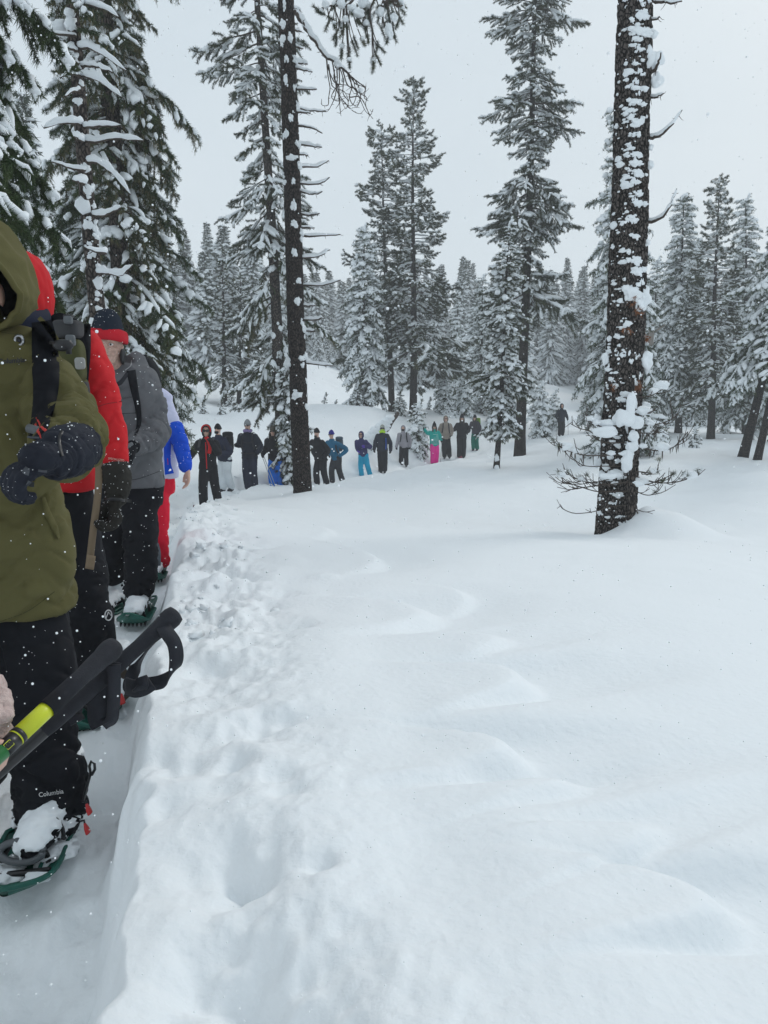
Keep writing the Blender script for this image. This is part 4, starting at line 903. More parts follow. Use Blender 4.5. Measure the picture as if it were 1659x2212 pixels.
def folds(segs, gen=.004, gf=7):
    """cloth folds running round the given limbs: (a, b, reach, frequency, depth)"""
    def f(V, N):
        q = fbm(V*gf, 3); d = gen*(2.2*q - 1.1*np.exp(-(q/.05)**2) + .4)
        for a, b, reach, fr, amp in segs:
            a, b = np.asarray(a), np.asarray(b); ax = b-a; L = np.linalg.norm(ax); ax = ax/L
            t = (V-a)@ax; pr = V-a-t[:, None]*ax; q = np.linalg.norm(pr, axis=1)
            w_ = np.exp(-(np.maximum(0, q-reach*.6)/(reach*.5))**2)*sstep(-.05, .03, t)*(1-sstep(L-.02, L+.06, t))
            c = np.stack([t*fr, pr[:, 0]*fr*.33+pr[:, 1]*fr*.2, pr[:, 2]*fr*.33+3], -1)
            c[:, 0] += 1.2*perlin(V*4+a[0]*9)
            n = perlin(c); n2 = perlin(c*1.9+5)
            d = d + w_*amp*(.9*np.clip(n, -.6, .6) - 1.5*np.exp(-(n/.10)**2) - .7*np.exp(-(n2/.09)**2) + .6)
        return d
    return f
def loft(rings, sides=20):
    """rings of (centre, rx, ry[, yaw]) joined into a closed body"""
    V = []; a = np.linspace(0, 2*math.pi, sides, endpoint=False)
    for r in rings:
        c, rx, ry = r[:3]; yaw = r[3] if len(r) > 3 else 0
        x = np.cos(a)*rx; y = np.sin(a)*ry; V.append(np.stack([c[0]+x*math.cos(yaw)-y*math.sin(yaw), c[1]+x*math.sin(yaw)+y*math.cos(yaw), np.full(sides, c[2])], -1))
    n = len(rings); V = np.concatenate(V+[[rings[0][0]], [rings[-1][0]]]); T = []; i = np.arange(sides); j = (i+1) % sides
    up = rings[-1][0][2] > rings[0][0][2]
    for k in range(n-1):
        b = k*sides; c = b+sides; T += [np.stack([b+i, b+j, c+j], 1), np.stack([b+i, c+j, c+i], 1)]
    T += [np.stack([np.full(sides, n*sides), j, i], 1), np.stack([np.full(sides, n*sides+1), (n-1)*sides+i, (n-1)*sides+j], 1)]
    T = np.concatenate(T); return V, (T if up else T[:, ::-1])
def limb(pts, rad, sides=14, n=14, **k):
    r = np.interp(np.linspace(0, 1, n), np.linspace(0, 1, len(rad)), rad) if np.ndim(rad) == 1 else np.stack([np.interp(np.linspace(0, 1, n), np.linspace(0, 1, len(rad)), np.array(rad)[:, c]) for c in (0, 1)], 1)
    P_ = spline(np.array(pts), n); V, T = tube(P_, r, sides, **k); return V, T
def ball(c, r): V, T = ICO[3]; return V*np.asarray(r)+np.asarray(c), T
def limbs(*a, **k):
    """limb with balls at both ends"""
    pts, rad = a[0], a[1]; return [limb(*a, **k), ball(pts[0], rad[0] if np.ndim(rad[0]) == 0 else max(rad[0])), ball(pts[-1], rad[-1] if np.ndim(rad[-1]) == 0 else min(rad[-1]))]
def nrm(v): v = np.asarray(v, float); return v/np.linalg.norm(v)
def hand_shapes(w_, d, n, size=1, curl=.6, thumb=1, r=.0105):
    d = nrm(d); n = np.asarray(n, float); n = nrm(n-d*(n@d)); s = np.cross(d, n); w_ = np.asarray(w_, float); z = size; S = []
    S.append(tube(np.array([w_-d*.02*z, w_+d*.02*z, w_+d*.055*z, w_+d*.092*z]), np.array([[.027, .022], [.036, .020], [.043, .018], [.040, .015]])*z, 14, up=n))
    for off, ln in ((-.031, .066), (-.0105, .079), (.0105, .074), (.031, .058)):
        p = w_+d*.085*z+s*off*z; a = .15*curl; pts = [p-d*.02*z]
        pts.append(p)
        for k, q in enumerate((.45, .32, .26)):
            a += curl*(.55, .9, .7)[k]; p = p+(d*math.cos(a)+n*math.sin(a)+s*off*1.5)*ln*q*z; pts.append(p)
        S.append(limb(pts, np.array([1.15, 1.1, 1.0, .95, .8])*r*z, 10, 12)); S.append(ball(pts[-1], r*z*.8))
    p = w_+d*.015*z+s*thumb*.024*z; q = p+(d*.6+s*thumb*.55+n*.35)*.045*z; q2 = q+(d*.85+s*thumb*.05+n*.5*max(curl, .3))*.034*z; q3 = q2+(d*.8-s*thumb*.15+n*.7*max(curl, .3))*.024*z
    S.append(limb([p, q, q2, q3], np.array([1.5, 1.4, 1.15, .9])*r*z, 10, 12)); S.append(ball(q3, r*z*.9))
    return S
def rotm(yaw, pitch=0, roll=0):
    return np.array((Matrix.Rotation(yaw, 3, 'Z') @ Matrix.Rotation(pitch, 3, 'X') @ Matrix.Rotation(roll, 3, 'Y')))
def head_shapes(c, yaw, pitch=0, roll=0, s=1):
    """head looking towards -y when unrotated; c is the middle of the head"""
    Mx = rotm(yaw, pitch, roll); c = np.asarray(c, float)
    t = lambda S: (S[0]*s@Mx.T+c, S[1])
    L = [ball((0, .018, .035), (.074, .092, .082)), ball((0, -.02, -.03), (.060, .068, .075)), ball((0, -.055, -.088), (.028, .028, .022)), ball((0, -.03, -.075), (.048, .05, .035)),
         limb([(0, -.084, .012), (0, -.098, -.008), (0, -.108, -.026)], [.008, .011, .014], 12, 10), ball((0, -.104, -.028), (.015, .013, .011)), ball((.012, -.094, -.032), (.009, .011, .008)), ball((-.012, -.094, -.032), (.009, .011, .008)),
         limb([(-.052, -.066, .026), (-.028, -.083, .034), (0, -.086, .028), (.028, -.083, .034), (.052, -.066, .026)], [.010, .012, .010, .012, .010], 10, 14),
         ball((.040, -.062, -.018), (.022, .022, .020)), ball((-.040, -.062, -.018), (.022, .022, .020)), ball((0, -.078, -.055), (.026, .018, .020)),
         ball((.077, .008, -.008), (.010, .020, .031)), ball((-.077, .008, -.008), (.010, .020, .031))]
    return [t(x) for x in L], (lambda p: np.asarray(p, float)*s@Mx.T+c), Mx
def face_bits(par, tf, Mx, brow, s=1, lipm=None, eyes=True):
    for sx in (-1, 1):
        if eyes:
            V, T = ICO[2]; MB().add(V*np.array([.0125, .010, .0085])*s@Mx.T+tf((sx*.031, -.074, .010)), T).obj('eye', M_eye, par)
            MB().add(V*np.array([.0055, .004, .0055])*s@Mx.T+tf((sx*.031, -.0825, .010)), T).obj('iris', M_black, par)
        MB().add(*limb([tf((sx*.050, -.076, .033)), tf((sx*.034, -.090, .040)), tf((sx*.016, -.093, .036))], [.003, .005, .004], 8, 8)).obj('eyebrow', brow, par)
    MB().add(*limb([tf((-.024, -.088, -.056)), tf((-.008, -.098, -.050)), tf((0, -.097, -.052)), tf((.008, -.098, -.050)), tf((.024, -.088, -.056))], [.002, .0055, .005, .0055, .002], 8, 14)).add(
        *limb([tf((-.020, -.090, -.062)), tf((0, -.096, -.067)), tf((.020, -.090, -.062))], [.002, .0065, .002], 8, 12)).obj('lips', lipm or M_lip, par)

def fabric(name, c, c2=None, rough=.8, bump=(420, .25, .002, 2), sheen=.0, ns=8):
    c2 = c2 or tuple(min(1, x*1.35+.004) for x in c)
    return mat(name, c, rough, noise=(ns, c2, .25), bump=bump, sheen=0, spec=.18)
M_skin = mat('skin', (.56, .33, .25), .5, noise=(25, (.66, .42, .33), .3), bump=(180, .15, .001, 3), sss=.15)
M_skin2 = mat('skin_shaven', (.55, .36, .29), .55, noise=(60, (.40, .27, .215), .12), bump=(220, .2, .001, 3), sss=.1)
M_lip = mat('lip', (.42, .16, .14), .5); M_eye = mat('eye_white', (.7, .68, .66), .25); M_black = mat('black_plastic', (.008, .008, .010), .35)
M_hair = mat('dark_hair', (.018, .012, .009), .7, noise=(60, (.05, .033, .022), .2, (1, 1, .1)), bump=(150, .6, .003, 3))
M_lens = mat('dark_lens', (.006, .006, .008), .12, spec=.7)
M_blackfab = fabric('black_fabric', (.004, .0045, .007), (.009, .010, .014)); M_navyfab = fabric('navy_fabric', (.010, .013, .028), (.02, .025, .048))
M_charcoal = fabric('charcoal_fabric', (.022, .023, .028)); M_metal = mat('metal', (.45, .46, .48), .3, metallic=1)
M_greypl = mat('grey_plastic', (.10, .11, .12), .5); M_redpl = mat('red_plastic', (.55, .03, .03), .4)
M_green = mat('green_plastic', (.006, .075, .055), .45, noise=(14, (.012, .12, .09), .2), spec=.4)
M_webbing = mat('black_webbing', (.009, .010, .016), .8, noise=(30, (.016, .018, .026), .2), bump=(600, .5, .001, 2), sheen=0)

# ---- projection of print and straps on cloth
def bvh(V, T): return BVHTree.FromPolygons([tuple(v) for v in V], [tuple(int(i) for i in t) for t in T])
def drape(b, u, v, off, y):
    """point of the cloth behind pixel (u, v), lifted by off towards the viewer"""
    p = P(u, v, 1.0); o = Vector((0, 0, CZ)); d = (Vector(p)-o).normalized(); h = b.ray_cast(o, d)
    if h[0] is None or abs(h[0][1]-y) > .6: q = P(u, v, y); return np.array(q)
    return np.array(h[0]-d*off)
def strap_on(b, pts, wpx, off, y, par, m, name='strap', n=24, cols=6):
    c = spline(np.array([(p[0], p[1], 0) for p in pts], float), n); wv = np.interp(np.linspace(0, 1, n), np.linspace(0, 1, len(wpx)), wpx) if np.ndim(wpx) else np.full(n, wpx)
    dirs = np.gradient(c, axis=0); V = []
    for k in range(n):
        d = dirs[k]/np.linalg.norm(dirs[k]); s = np.array([-d[1], d[0], 0])
        for j in range(cols):
            q = c[k]+s*wv[k]*(j/(cols-1)-.5); V.append(drape(b, q[0], q[1], off if 0 < j < cols-1 else off*.2, y))
    V = np.array(V); T = []
    for k in range(n-1):
        for j in range(cols-1):
            a = k*cols+j; T += [(a, a+1, a+cols+1), (a, a+cols+1, a+cols)]
    return MB().add(V, np.array(T)).obj(name, m, par)
def print_on(b, text, u, v, size, ang, y, par, m, off=.002, name='lettering', shear=0, bold=0.0):
    cu = bpy.data.curves.new('t', 'FONT'); cu.body = text; cu.size = 1; cu.resolution_u = 3; cu.offset = bold; cu.shear = shear
    o = bpy.data.objects.new('t', cu); _ts.collection.objects.link(o); dg = work_dg(); dg.update()
    me = bpy.data.meshes.new_from_object(o.evaluated_get(dg)); n = len(me.vertices); V = np.empty(n*3, np.float32); me.vertices.foreach_get('co', V); V = V.reshape(-1, 3)
    me.calc_loop_triangles(); T = np.empty(len(me.loop_triangles)*3, np.int32); me.loop_triangles.foreach_get('vertices', T); T = T.reshape(-1, 3)
    bpy.data.objects.remove(o)
    c, s = math.cos(ang), math.sin(ang)
    W = np.array([drape(b, u+(p[0]*c+p[1]*s)*size, v+(p[0]*s-p[1]*c)*size, off, y) for p in V])
    return MB().add(W, T).obj(name, m, par)

# ---- snowshoe and trekking pole
def snowshoe(label, loc, yaw, pitch=0, m=None, size=1.0, detail=True, group=None, rise=.105, teeth=True):
    t = thing('snowshoe', label, 'snowshoe', tuple(loc), group); Mx = rotm(yaw, pitch); c = np.asarray(loc, float)
    tf = lambda V: np.asarray(V, float)*size@Mx.T+c
    xs = np.linspace(-.30, .27, 26); hw = .098*np.clip(1-np.abs((xs-.02)/.31)**5, .02, 1)**.5*np.where(xs > .05, .75, 1-.0*xs)   # +x is the tail
    zz = .012+rise*np.clip((-xs-.14)/.16, 0, 1)**1.5
    V = []; cols = 9
    for k in range(26):
        for j in range(cols): q = j/(cols-1)*2-1; V.append((q*hw[k], xs[k], zz[k]+.018*abs(q)**4))
    V = np.array(V); T = []
    for k in range(25):
        for j in range(cols-1): a = k*cols+j; T += [(a, a+1, a+cols+1), (a, a+cols+1, a+cols)]
    T = np.array(T); V2 = V-np.array([0, 0, .006])
    MB().add(tf(V), T).add(tf(V2), T[:, ::-1]).obj('deck', m or M_green, t)
    rim = np.concatenate([V[0::cols], V[cols-1::cols][::-1], V[:1]]); MB().add(*tube(tf(rim), .008*size, 8)).obj('rim', m or M_green, t)
    tm = MB()
    for j in range(7 if teeth else 0):
        x = -.075+.025*j; tm.add(*tube(tf([(x, -.175, .03), (x, -.19, .012), (x, -.195, .002)]), [.010*size, .007*size, .002*size], 4))
    tm.add(*tube(tf([(-.08, -.17, .03), (.08, -.17, .03)]), .010*size, 6)); tm.obj('crampon', M_black, t)
    for sx in (-1, 1): MB().add(*limb([tf((sx*.045, y_, .030+.006*math.sin(y_*9))) for y_ in (-.17, -.05, .08, .2)], [.006*size]*4, 6, 10)).obj('rib', m or M_green, t)
    if detail:
        for y_ in (-.12, .02):
            a = np.linspace(0, math.pi, 12); MB().add(*tube(tf(np.stack([.062*np.cos(a), np.full(12, y_), .02+.085*np.sin(a)], 1)), .009*size, 6, flat=.5)).obj('binding_strap', M_black, t)
    return t
def ribbon(pts, wdt, thick, n=40, ups=None):
    c = spline(np.array(pts), n); d = np.gradient(c, axis=0); V = []
    ups = np.array(ups if ups is not None else [(0, 1, 0)]*2, float); U = np.stack([np.interp(np.linspace(0, 1, n), np.linspace(0, 1, len(ups)), ups[:, k]) for k in range(3)], 1)
    for k in range(n):
        t = nrm(d[k]); u = U[k]-t*(U[k]@t); u = nrm(u) if np.linalg.norm(u) > 1e-6 else np.array([0, 1., 0]); s = np.cross(t, u)
        for a, b in ((-.5, -.5), (.5, -.5), (.5, .5), (-.5, .5)): V.append(c[k]+u*wdt*a+s*thick*b)
    V = np.array(V); T = []
    for k in range(n-1):
        for j in range(4): a = k*4+j; b = k*4+(j+1) % 4; T += [(a, b, b+4), (a, b+4, a+4)]
    T += [(0, 2, 1), (0, 3, 2)]; e = (n-1)*4; T += [(e, e+1, e+2), (e, e+2, e+3)]
    return V, np.array(T)

def put_person(label, loc, group=None): return thing('person', label, 'person', tuple(loc), group)
def hit(u, v):
    ys = np.geomspace(.6, 60, 900); pts = np.array([P(u, v, y) for y in ys]); h = height(pts[:, 0], pts[:, 1]); return pts[int(np.argmax(pts[:, 2] < h))]

# =================== the man in the olive parka
Y1 = 2.15
def Q(u, v, y=Y1): return P(u, v, y)
f1 = np.array([Q(112, 1850, 2.06)[0], 2.10, 0]); f1[2] = ground(f1[0], f1[1])
p1 = put_person('man in an olive hooded parka and black trousers at the left edge, black glove raised', f1)
M_olive = fabric('olive_canvas', (.088, .080, .030), (.125, .113, .045), .85, (260, .35, .002, 3), .25, 5); M_olive_d = fabric('olive_lining', (.05, .048, .018))
hc = Q(-72, 628, 2.12); HS, tf1, Mx1 = head_shapes(hc, .35, -.12, 0, 1.08)
sx1 = Q(-80, 900, 2.2)[0]; gz1 = f1[2]
zt = lambda v, y=Y1: P(0, v, y)[2]
core = [loft([((sx1, 2.22, gz1+.85), .14, .09), ((sx1, 2.22, gz1+1.2), .15, .10), ((sx1, 2.22, zt(750)), .16, .08), ((sx1, 2.2, zt(705)), .06, .06)]), limb([hc, (sx1, 2.2, zt(740))], [.055, .06])]
for sgn in (-1, 1): core += limbs([(sx1+sgn*.09, 2.22, gz1+.9), (sx1+sgn*.1+(.02 if sgn > 0 else 0), 2.2, gz1+.5), (f1[0] if sgn > 0 else sx1-.16, 2.16 if sgn > 0 else 2.35, gz1+.1)], [.04, .036, .03])
sh1 = Q(70, 790, 2.22); el1 = Q(140, 925, 2.12); wr1 = Q(150, 980, 1.90); hd1 = Q(118, 1000, 1.84)
core += limbs([sh1, el1, wr1], [.03, .028, .024]); core += limbs([(2*sx1-sh1[0], sh1[1], sh1[2]), (sx1-.35, 2.1, zt(960)), (sx1-.2, 1.85, zt(1000))], [.03, .028, .024])
V, T = fuse(HS+core, .0085, 3); MB().add(V, T).obj('body', M_skin, p1); face_bits(p1, tf1, Mx1, M_hair, 1.08)
# jacket
JS = [loft([((sx1+.0, 2.24, zt(1335)), .262, .175), ((sx1, 2.235, zt(1330)), .268, .18), ((sx1, 2.23, zt(1240)), .262, .178), ((sx1, 2.23, zt(1120)), .252, .17), ((sx1, 2.23, zt(1000)), .246, .165), ((sx1, 2.23, zt(880)), .25, .17), ((sx1, 2.23, zt(790)), .245, .16), ((sx1, 2.22, zt(735)), .205, .13), ((sx1+.0, 2.2, zt(695)), .14, .12), ((sx1+.01, 2.18, zt(660)), .12, .12)], 28)]
JS += limbs([Q(45, 770, 2.24), Q(95, 835, 2.22), Q(141, 915, 2.14), Q(150, 952, 2.04)], [.085, .098, .093, .088])
JS += limbs([Q(143, 922, 2.12), Q(150, 962, 1.99), Q(141, 985, 1.90)], [.088, .077, .066])
JS += [limb([Q(146, 970, 1.96), Q(139, 990, 1.885)], [.074, .071])]
JS += limbs([(2*sx1-sh1[0], sh1[1], sh1[2]), (sx1-.36, 2.12, zt(930)), (sx1-.25, 1.88, zt(1000))], [.1, .09, .07])
f = folds([(Q(60, 780, 2.22), Q(140, 915, 2.14), .12, 12, .010), (Q(143, 900, 2.12), Q(141, 990, 1.90), .11, 24, .016), ((sx1, 2.2, zt(1150)), (sx1, 2.2, zt(960)), .3, 8, .007), ((sx1+.1, 2.2, zt(1330)), (sx1+.12, 2.2, zt(1080)), .22, 5, .010)], .008, 5)
V, T = fuse(JS, .0085, 5, f); J1 = MB().add(V, T).obj('parka', M_olive, p1); B1 = bvh(V, T)
# seams, hem, placket and pocket flap
for pts in ([(0, 717), (25, 721), (52, 724)], [(0, 1343), (60, 1320), (118, 1278)]):
    strap_on(B1, pts, 1.6, .0012, Y1, p1, M_olive_d, 'seam', 20, 3)
strap_on(B1, [(93, 1075), (101, 1105), (118, 1140), (126, 1163)], [10, 16, 16, 6], .010, Y1, p1, M_olive, 'pocket_flap', 16, 5)
# shoulder strap of a pack
st = strap_on(B1, [(90, 694), (96, 740), (99, 800), (98, 850), (88, 905), (76, 950)], [44, 56, 60, 54, 42, 34], .012, Y1, p1, M_blackfab, 'pack_strap', 30, 9)
strap_on(B1, [(84, 686), (104, 708), (128, 742)], [9, 13, 10], .018, Y1, p1, M_olive, 'shoulder_fold', 16, 5)
bk = Q(136, 746, 2.02); MB().add(*ball(bk, (.028, .012, .016))).add(*tube(np.array([Q(110, 740, 2.03), Q(150, 748, 2.03)]), .013, 6, flat=.35)).add(*tube(np.array([Q(147, 735, 2.02), Q(149, 765, 2.02)]), .008, 6)).obj('buckle', M_black, p1)
for pts in ([(76, 915), (84, 935), (97, 962)], [(78, 902), (92, 925), (112, 940)]): strap_on(B1, pts, [5, 9, 7], .016, Y1, p1, mat('red_webbing', (.50, .03, .02), .7), 'chest_webbing', 16, 4)
sp = drape(B1, 41, 735, .004, Y1); a = np.linspace(0, 2*math.pi, 25); ringp = sp+np.stack([np.cos(a)*.0115, a*0, np.sin(a)*.013], 1)
MB().add(*tube(ringp, .0045, 8)).obj('snap_ring', M_metal, p1); MB().add(*ball(sp, (.006, .004, .006))).obj('snap_stud', M_black, p1)
print_on(B1, 'Columbia', -4, 786, 15, R(-4), Y1, p1, M_black, .005, bold=.03)
gm = drape(B1, 120, 965, .02, Y1)
# hood: a thick shell with its opening towards the viewer, black inside
def hood(par, c, rad, axis, th0, m, lining, name='hood', lowdrop=0, thick=.012, nu=36, nv=44, wr=.004, seed=0, peak=0, flare=.18, lowz=1.0):
    ax = nrm(axis); s, u = frame_for(ax); V = []
    for i in range(nv+1):
        for j in range(nu):
            ph = j/nu*2*math.pi; th = th0(ph)+(math.pi-th0(ph))*(i/nv)
            d = ax*math.cos(th)+(s*math.cos(ph)+u*math.sin(ph))*math.sin(th); V.append(d)
    D = np.array(V); Pp = D*np.asarray(rad); low = np.clip(-D[:, 2], 0, 1); Pp[:, 2] = np.where(Pp[:, 2] < 0, Pp[:, 2]*lowz, Pp[:, 2]); Pp[:, 2] -= lowdrop*low**1.5; Pp[:, :2] *= (1+flare*low[:, None]*(lowdrop > 0))
    Pp[:, 2] += peak*np.clip(D[:, 2], 0, 1)**3
    Pp = Pp*(1+wr/.1*fbm(D*4+seed, 3)[:, None]); Pi = Pp*(1-thick/np.mean(rad))
    i = np.arange(nv)[:, None]*nu; j = np.arange(nu)[None]; jn = (j+1) % nu
    a, b, c_, d_ = (i+j).ravel(), (i+jn).ravel(), (i+nu+jn).ravel(), (i+nu+j).ravel(); T = np.concatenate([np.stack([a, b, c_], 1), np.stack([a, c_, d_], 1)])
    o = MB().add(Pp+c, T).obj(name, m, par)
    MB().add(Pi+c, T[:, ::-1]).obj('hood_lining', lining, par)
    rim = np.concatenate([(Pp[:nu]+Pi[:nu])/2, (Pp[:1]+Pi[:1])/2])+c; MB().add(*tube(rim, thick*.62, 8)).obj('hood_rim', m, par)
    return Pp+c, T
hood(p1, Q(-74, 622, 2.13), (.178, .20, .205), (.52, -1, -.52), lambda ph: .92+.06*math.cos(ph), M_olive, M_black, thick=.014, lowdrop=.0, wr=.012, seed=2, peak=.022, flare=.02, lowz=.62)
# gauntlet glove
M_glove1 = fabric('black_glove', (.012, .014, .022), (.022, .025, .036)); M_tip = fabric('grey_glove_tips', (.07, .075, .085))
w1 = Q(118, 990, 1.80); G = hand_shapes(w1, Q(66, 1014, 1.76)-w1, (.15, .35, -1), 1.12, 1.15, -1, .0128)
G += [limb([Q(172, 962, 1.95), Q(150, 975, 1.88), Q(122, 986, 1.82), w1], [.062, .066, .060, .048], 16, 14), ball(w1, (.048, .045, .045)), ball(Q(88, 988, 1.76), (.052, .042, .036))]
V, T = fuse(G, .0038, 3, folds([(Q(175, 962, 1.95), Q(95, 990, 1.78), .08, 22, .005)], .002, 20)); MB().add(V, T).obj('glove', M_glove1, p1); BG = bvh(V, T)
for (u, v, a_, b_) in ((57, 1018, 11, 16), (66, 1046, 13, 11), (92, 1018, 16, 5), (72, 945, 22, 4)):
    strap_on(BG, [(u-a_*.6, v-b_*.3), (u, v), (u+a_*.6, v+b_*.1)], b_, .003, 1.75, p1, M_tip, 'glove_patch', 8, 5)
strap_on(BG, [(135, 930), (128, 950), (135, 985)], 7, .006, 1.85, p1, M_black, 'wrist_strap', 12, 4)
MB().add(*tube(np.array([Q(62, 925, 1.93), Q(80, 930, 1.92), Q(92, 940, 1.92)]), .012, 8)).obj('whistle', M_greypl, p1)
# trousers and boot
TS = [loft([((sx1, 2.24, zt(1380)), .20, .15), ((sx1, 2.24, zt(1270)), .22, .16), ((sx1, 2.24, zt(1180)), .21, .15)])]
kn = Q(88, 1560, 2.14)
TS += limbs([(sx1+.12, 2.24, gz1+.78), Q(78, 1430, 2.2), Q(86, 1560, 2.16), Q(104, 1660, 2.13), Q(109, 1745, 2.12)], [.11, .115, .102, .104, .100])
TS += limbs([Q(103, 1690, 2.13), Q(111, 1765, 2.1)], [.104, .088])
TS += limbs([(sx1-.12, 2.26, gz1+.78), (sx1-.14, 2.2, gz1+.45), (sx1-.16, 2.38, gz1+.1)], [.11, .1, .09])
f = folds([(Q(80, 1430, 2.2), Q(86, 1600, 2.16), .14, 7, .008), (Q(90, 1600, 2.16), Q(110, 1780, 2.1), .13, 15, .013)], .006, 6)
V, T = fuse(TS, .009, 5, f); MB().add(V, T).obj('trousers', M_blackfab, p1); BT1 = bvh(V, T)
print_on(BT1, 'Columbia', 84, 1722, 14, R(-9), 2.05, p1, mat('white_print', (.6, .6, .6), .7), .002, bold=.01)
bt = np.array([f1[0], 2.10, gz1+.06])
BS = [limb([bt+[0, .10, .05], bt+[0, 0, .055], bt+[0, -.10, .04], bt+[0, -.15, .03]], [(.052, .05), (.055, .06), (.055, .05), (.045, .035)], 14, 14), limb([bt+[0, .07, .05], bt+[0, .06, .2]], [.06, .065]), ball(bt+[0, -.15, .03], (.045, .04, .035))]
V, T = fuse(BS, .007, 3); MB().add(V, T).obj('boot', M_blackfab, p1)
mcr = np.random.default_rng(9)
def crust(par, V, T, amt, seed, thick=.012, sel=None, name='snow_crust'):
    """snow sticking to upward facing parts of a surface"""
    N = normals(V, T); n = fbm(V*34+seed, 5)+N[:, 2]*.5+amt
    if sel is not None: n = n+sel(V)
    t = np.clip(n*3, 0, 1); keep = (t[T] > .05).all(1)
    W = V+N*(thick*t*(1+.5*fbm(V*60, 2)))[:, None]+np.array([0, 0, .003]); T2 = T[keep]
    if not len(T2): return
    used, inv = np.unique(T2, return_inverse=True); return MB().add(W[used], inv.reshape(-1, 3)).obj(name, M_snowload, par)
crust(p1, V, T, .10, 3, .013)
Vt, Tt = fuse(TS[3:], .009, 5, f); crust(p1, Vt, Tt, -.05, 8, .012, lambda V_: np.where(V_[:, 2] < gz1+.12, .1, -3) + np.where(V_[:, 1] < 2.13, .1, -.5), 'snow_crust')
ss = snowshoe('green snowshoe under the man in the olive parka, cut by the left edge', bt+[-.045, -.03, -.052], R(10), 0, M_green, 1.02, rise=.05, teeth=False)
_sg = np.random.default_rng(6)
for k in range(9): q_ = bt+np.array([_sg.uniform(-.10, .07), _sg.uniform(-.22, .12), -.028]); r_ = _sg.uniform(.02, .05); MB().add(*blob(q_, (r_*1.4, r_*1.2, r_*.45), 2, .3, 0, k, 2)).obj('snow_crust', M_snowload, ss)
a = np.linspace(0, 2*math.pi, 25); rc = bt+np.array([-.02, -.175, .03])
MB().add(*tube(rc+np.stack([np.cos(a)*.062, np.sin(a)*.012, np.sin(a)*.026], 1), .011, 8)).obj('toe_piece', M_greypl, ss)
for z_, y_ in ((.06, -.09), (.12, -.01), (.17, .03)):
    an = np.linspace(-.25, math.pi+.25, 16); MB().add(*tube(bt+np.stack([.066*np.cos(an), np.full(16, y_), z_*.5+.07*np.sin(an)], 1), .007, 6, flat=.6)).obj('buckle_strap', M_black, ss)
for (u, v) in ((191, 1748), (187, 1790)):
    q = Q(u, v, 2.04); MB().add(*limb([q+[-.005, 0, .018], q, q+[.004, 0, -.014]], [.005, .012, .013], 8, 8, flat=.5)).obj('pull_tab', M_redpl, ss)
    MB().add(*tube(np.array([Q(u-14, v-16, 2.05), Q(u-5, v-18, 2.05), q+[-.005, 0, .018]]), .003, 5)).obj('cord', M_black, ss)
lp = [Q(180, 1728, 2.08), Q(190, 1690, 2.08), Q(196, 1672, 2.08)]; MB().add(*tube(np.array(lp), [.012, .011, .008], 8, flat=.4)).add(*tube(np.array([Q(196, 1673, 2.08), Q(193, 1655, 2.08), Q(197, 1645, 2.08), Q(204, 1650, 2.08), Q(205, 1662, 2.08), Q(198, 1674, 2.08)]), .0045, 6)).obj('heel_strap', M_black, ss)

# =================== the man in the red jacket
Y2 = 3.2
def Q2(u, v, y=Y2): return P(u, v, y)
f2 = np.array([Q2(232, 1530, 3.15)[0], 3.22, 0]); f2[2] = ground(f2[0], f2[1]); gz2 = f2[2]
p2 = put_person('person in a red hooded jacket and red framed glasses, half hidden behind the olive parka', f2)
M_red = fabric('red_softshell', (.50, .010, .016), (.60, .018, .024), .75, (300, .25, .002, 2), .3, 4)
c2 = Q2(52, 622, 3.2); HS, tf2, Mx2 = head_shapes(c2, .12, -.05, 0, 1.0)
sx2 = Q2(88, 900, 3.25)[0]; zz2 = lambda v: P(0, v, Y2)[2]
core = [loft([((sx2, 3.28, gz2+.85), .13, .08), ((sx2, 3.28, zz2(800)), .14, .09), ((sx2, 3.26, zz2(720)), .12, .07), ((sx2, 3.24, zz2(690)), .05, .05)]), limb([c2, (sx2, 3.25, zz2(720))], [.05, .055])]
core += limbs([Q2(185, 745, 3.28), Q2(222, 880, 3.22), Q2(248, 1010, 3.16)], [.03, .028, .024]) + limbs([(sx2-.2, 3.28, zz2(745)), (sx2-.25, 3.2, zz2(900)), (sx2-.2, 3.1, zz2(1000))], [.03, .028, .024])
core += limbs([(sx2+.1, 3.28, gz2+.88), Q2(198, 1300, 3.2), (f2[0], 3.25, gz2+.1)], [.04, .036, .03])+limbs([(sx2-.1, 3.28, gz2+.88), (sx2-.1, 3.2, gz2+.45), (sx2-.12, 3.3, gz2+.1)], [.04, .036, .03])
V, T = fuse(HS+core, .0100, 3); MB().add(V, T).obj('body', M_skin, p2); face_bits(p2, tf2, Mx2, M_hair, 1.0)
JS = [loft([((sx2, 3.28, zz2(1062)), .215, .15), ((sx2, 3.28, zz2(1055)), .22, .155), ((sx2, 3.28, zz2(960)), .21, .15), ((sx2, 3.28, zz2(850)), .215, .15), ((sx2, 3.27, zz2(760)), .205, .14), ((sx2, 3.26, zz2(715)), .15, .11), ((sx2-.02, 3.25, zz2(690)), .10, .10)], 24)]
JS += limbs([Q2(183, 742, 3.29), Q2(205, 800, 3.26), Q2(226, 880, 3.22), Q2(240, 940, 3.19), Q2(247, 996, 3.16)], [.068, .074, .070, .062, .056])
JS += limbs([(sx2-.19, 3.28, zz2(740)), (sx2-.27, 3.2, zz2(880)), (sx2-.2, 3.05, zz2(980))], [.07, .065, .05])
f = folds([(Q2(195, 760, 3.27), Q2(226, 880, 3.22), .08, 9, .007), (Q2(226, 870, 3.22), Q2(247, 1000, 3.16), .07, 16, .007)], .004, 7)
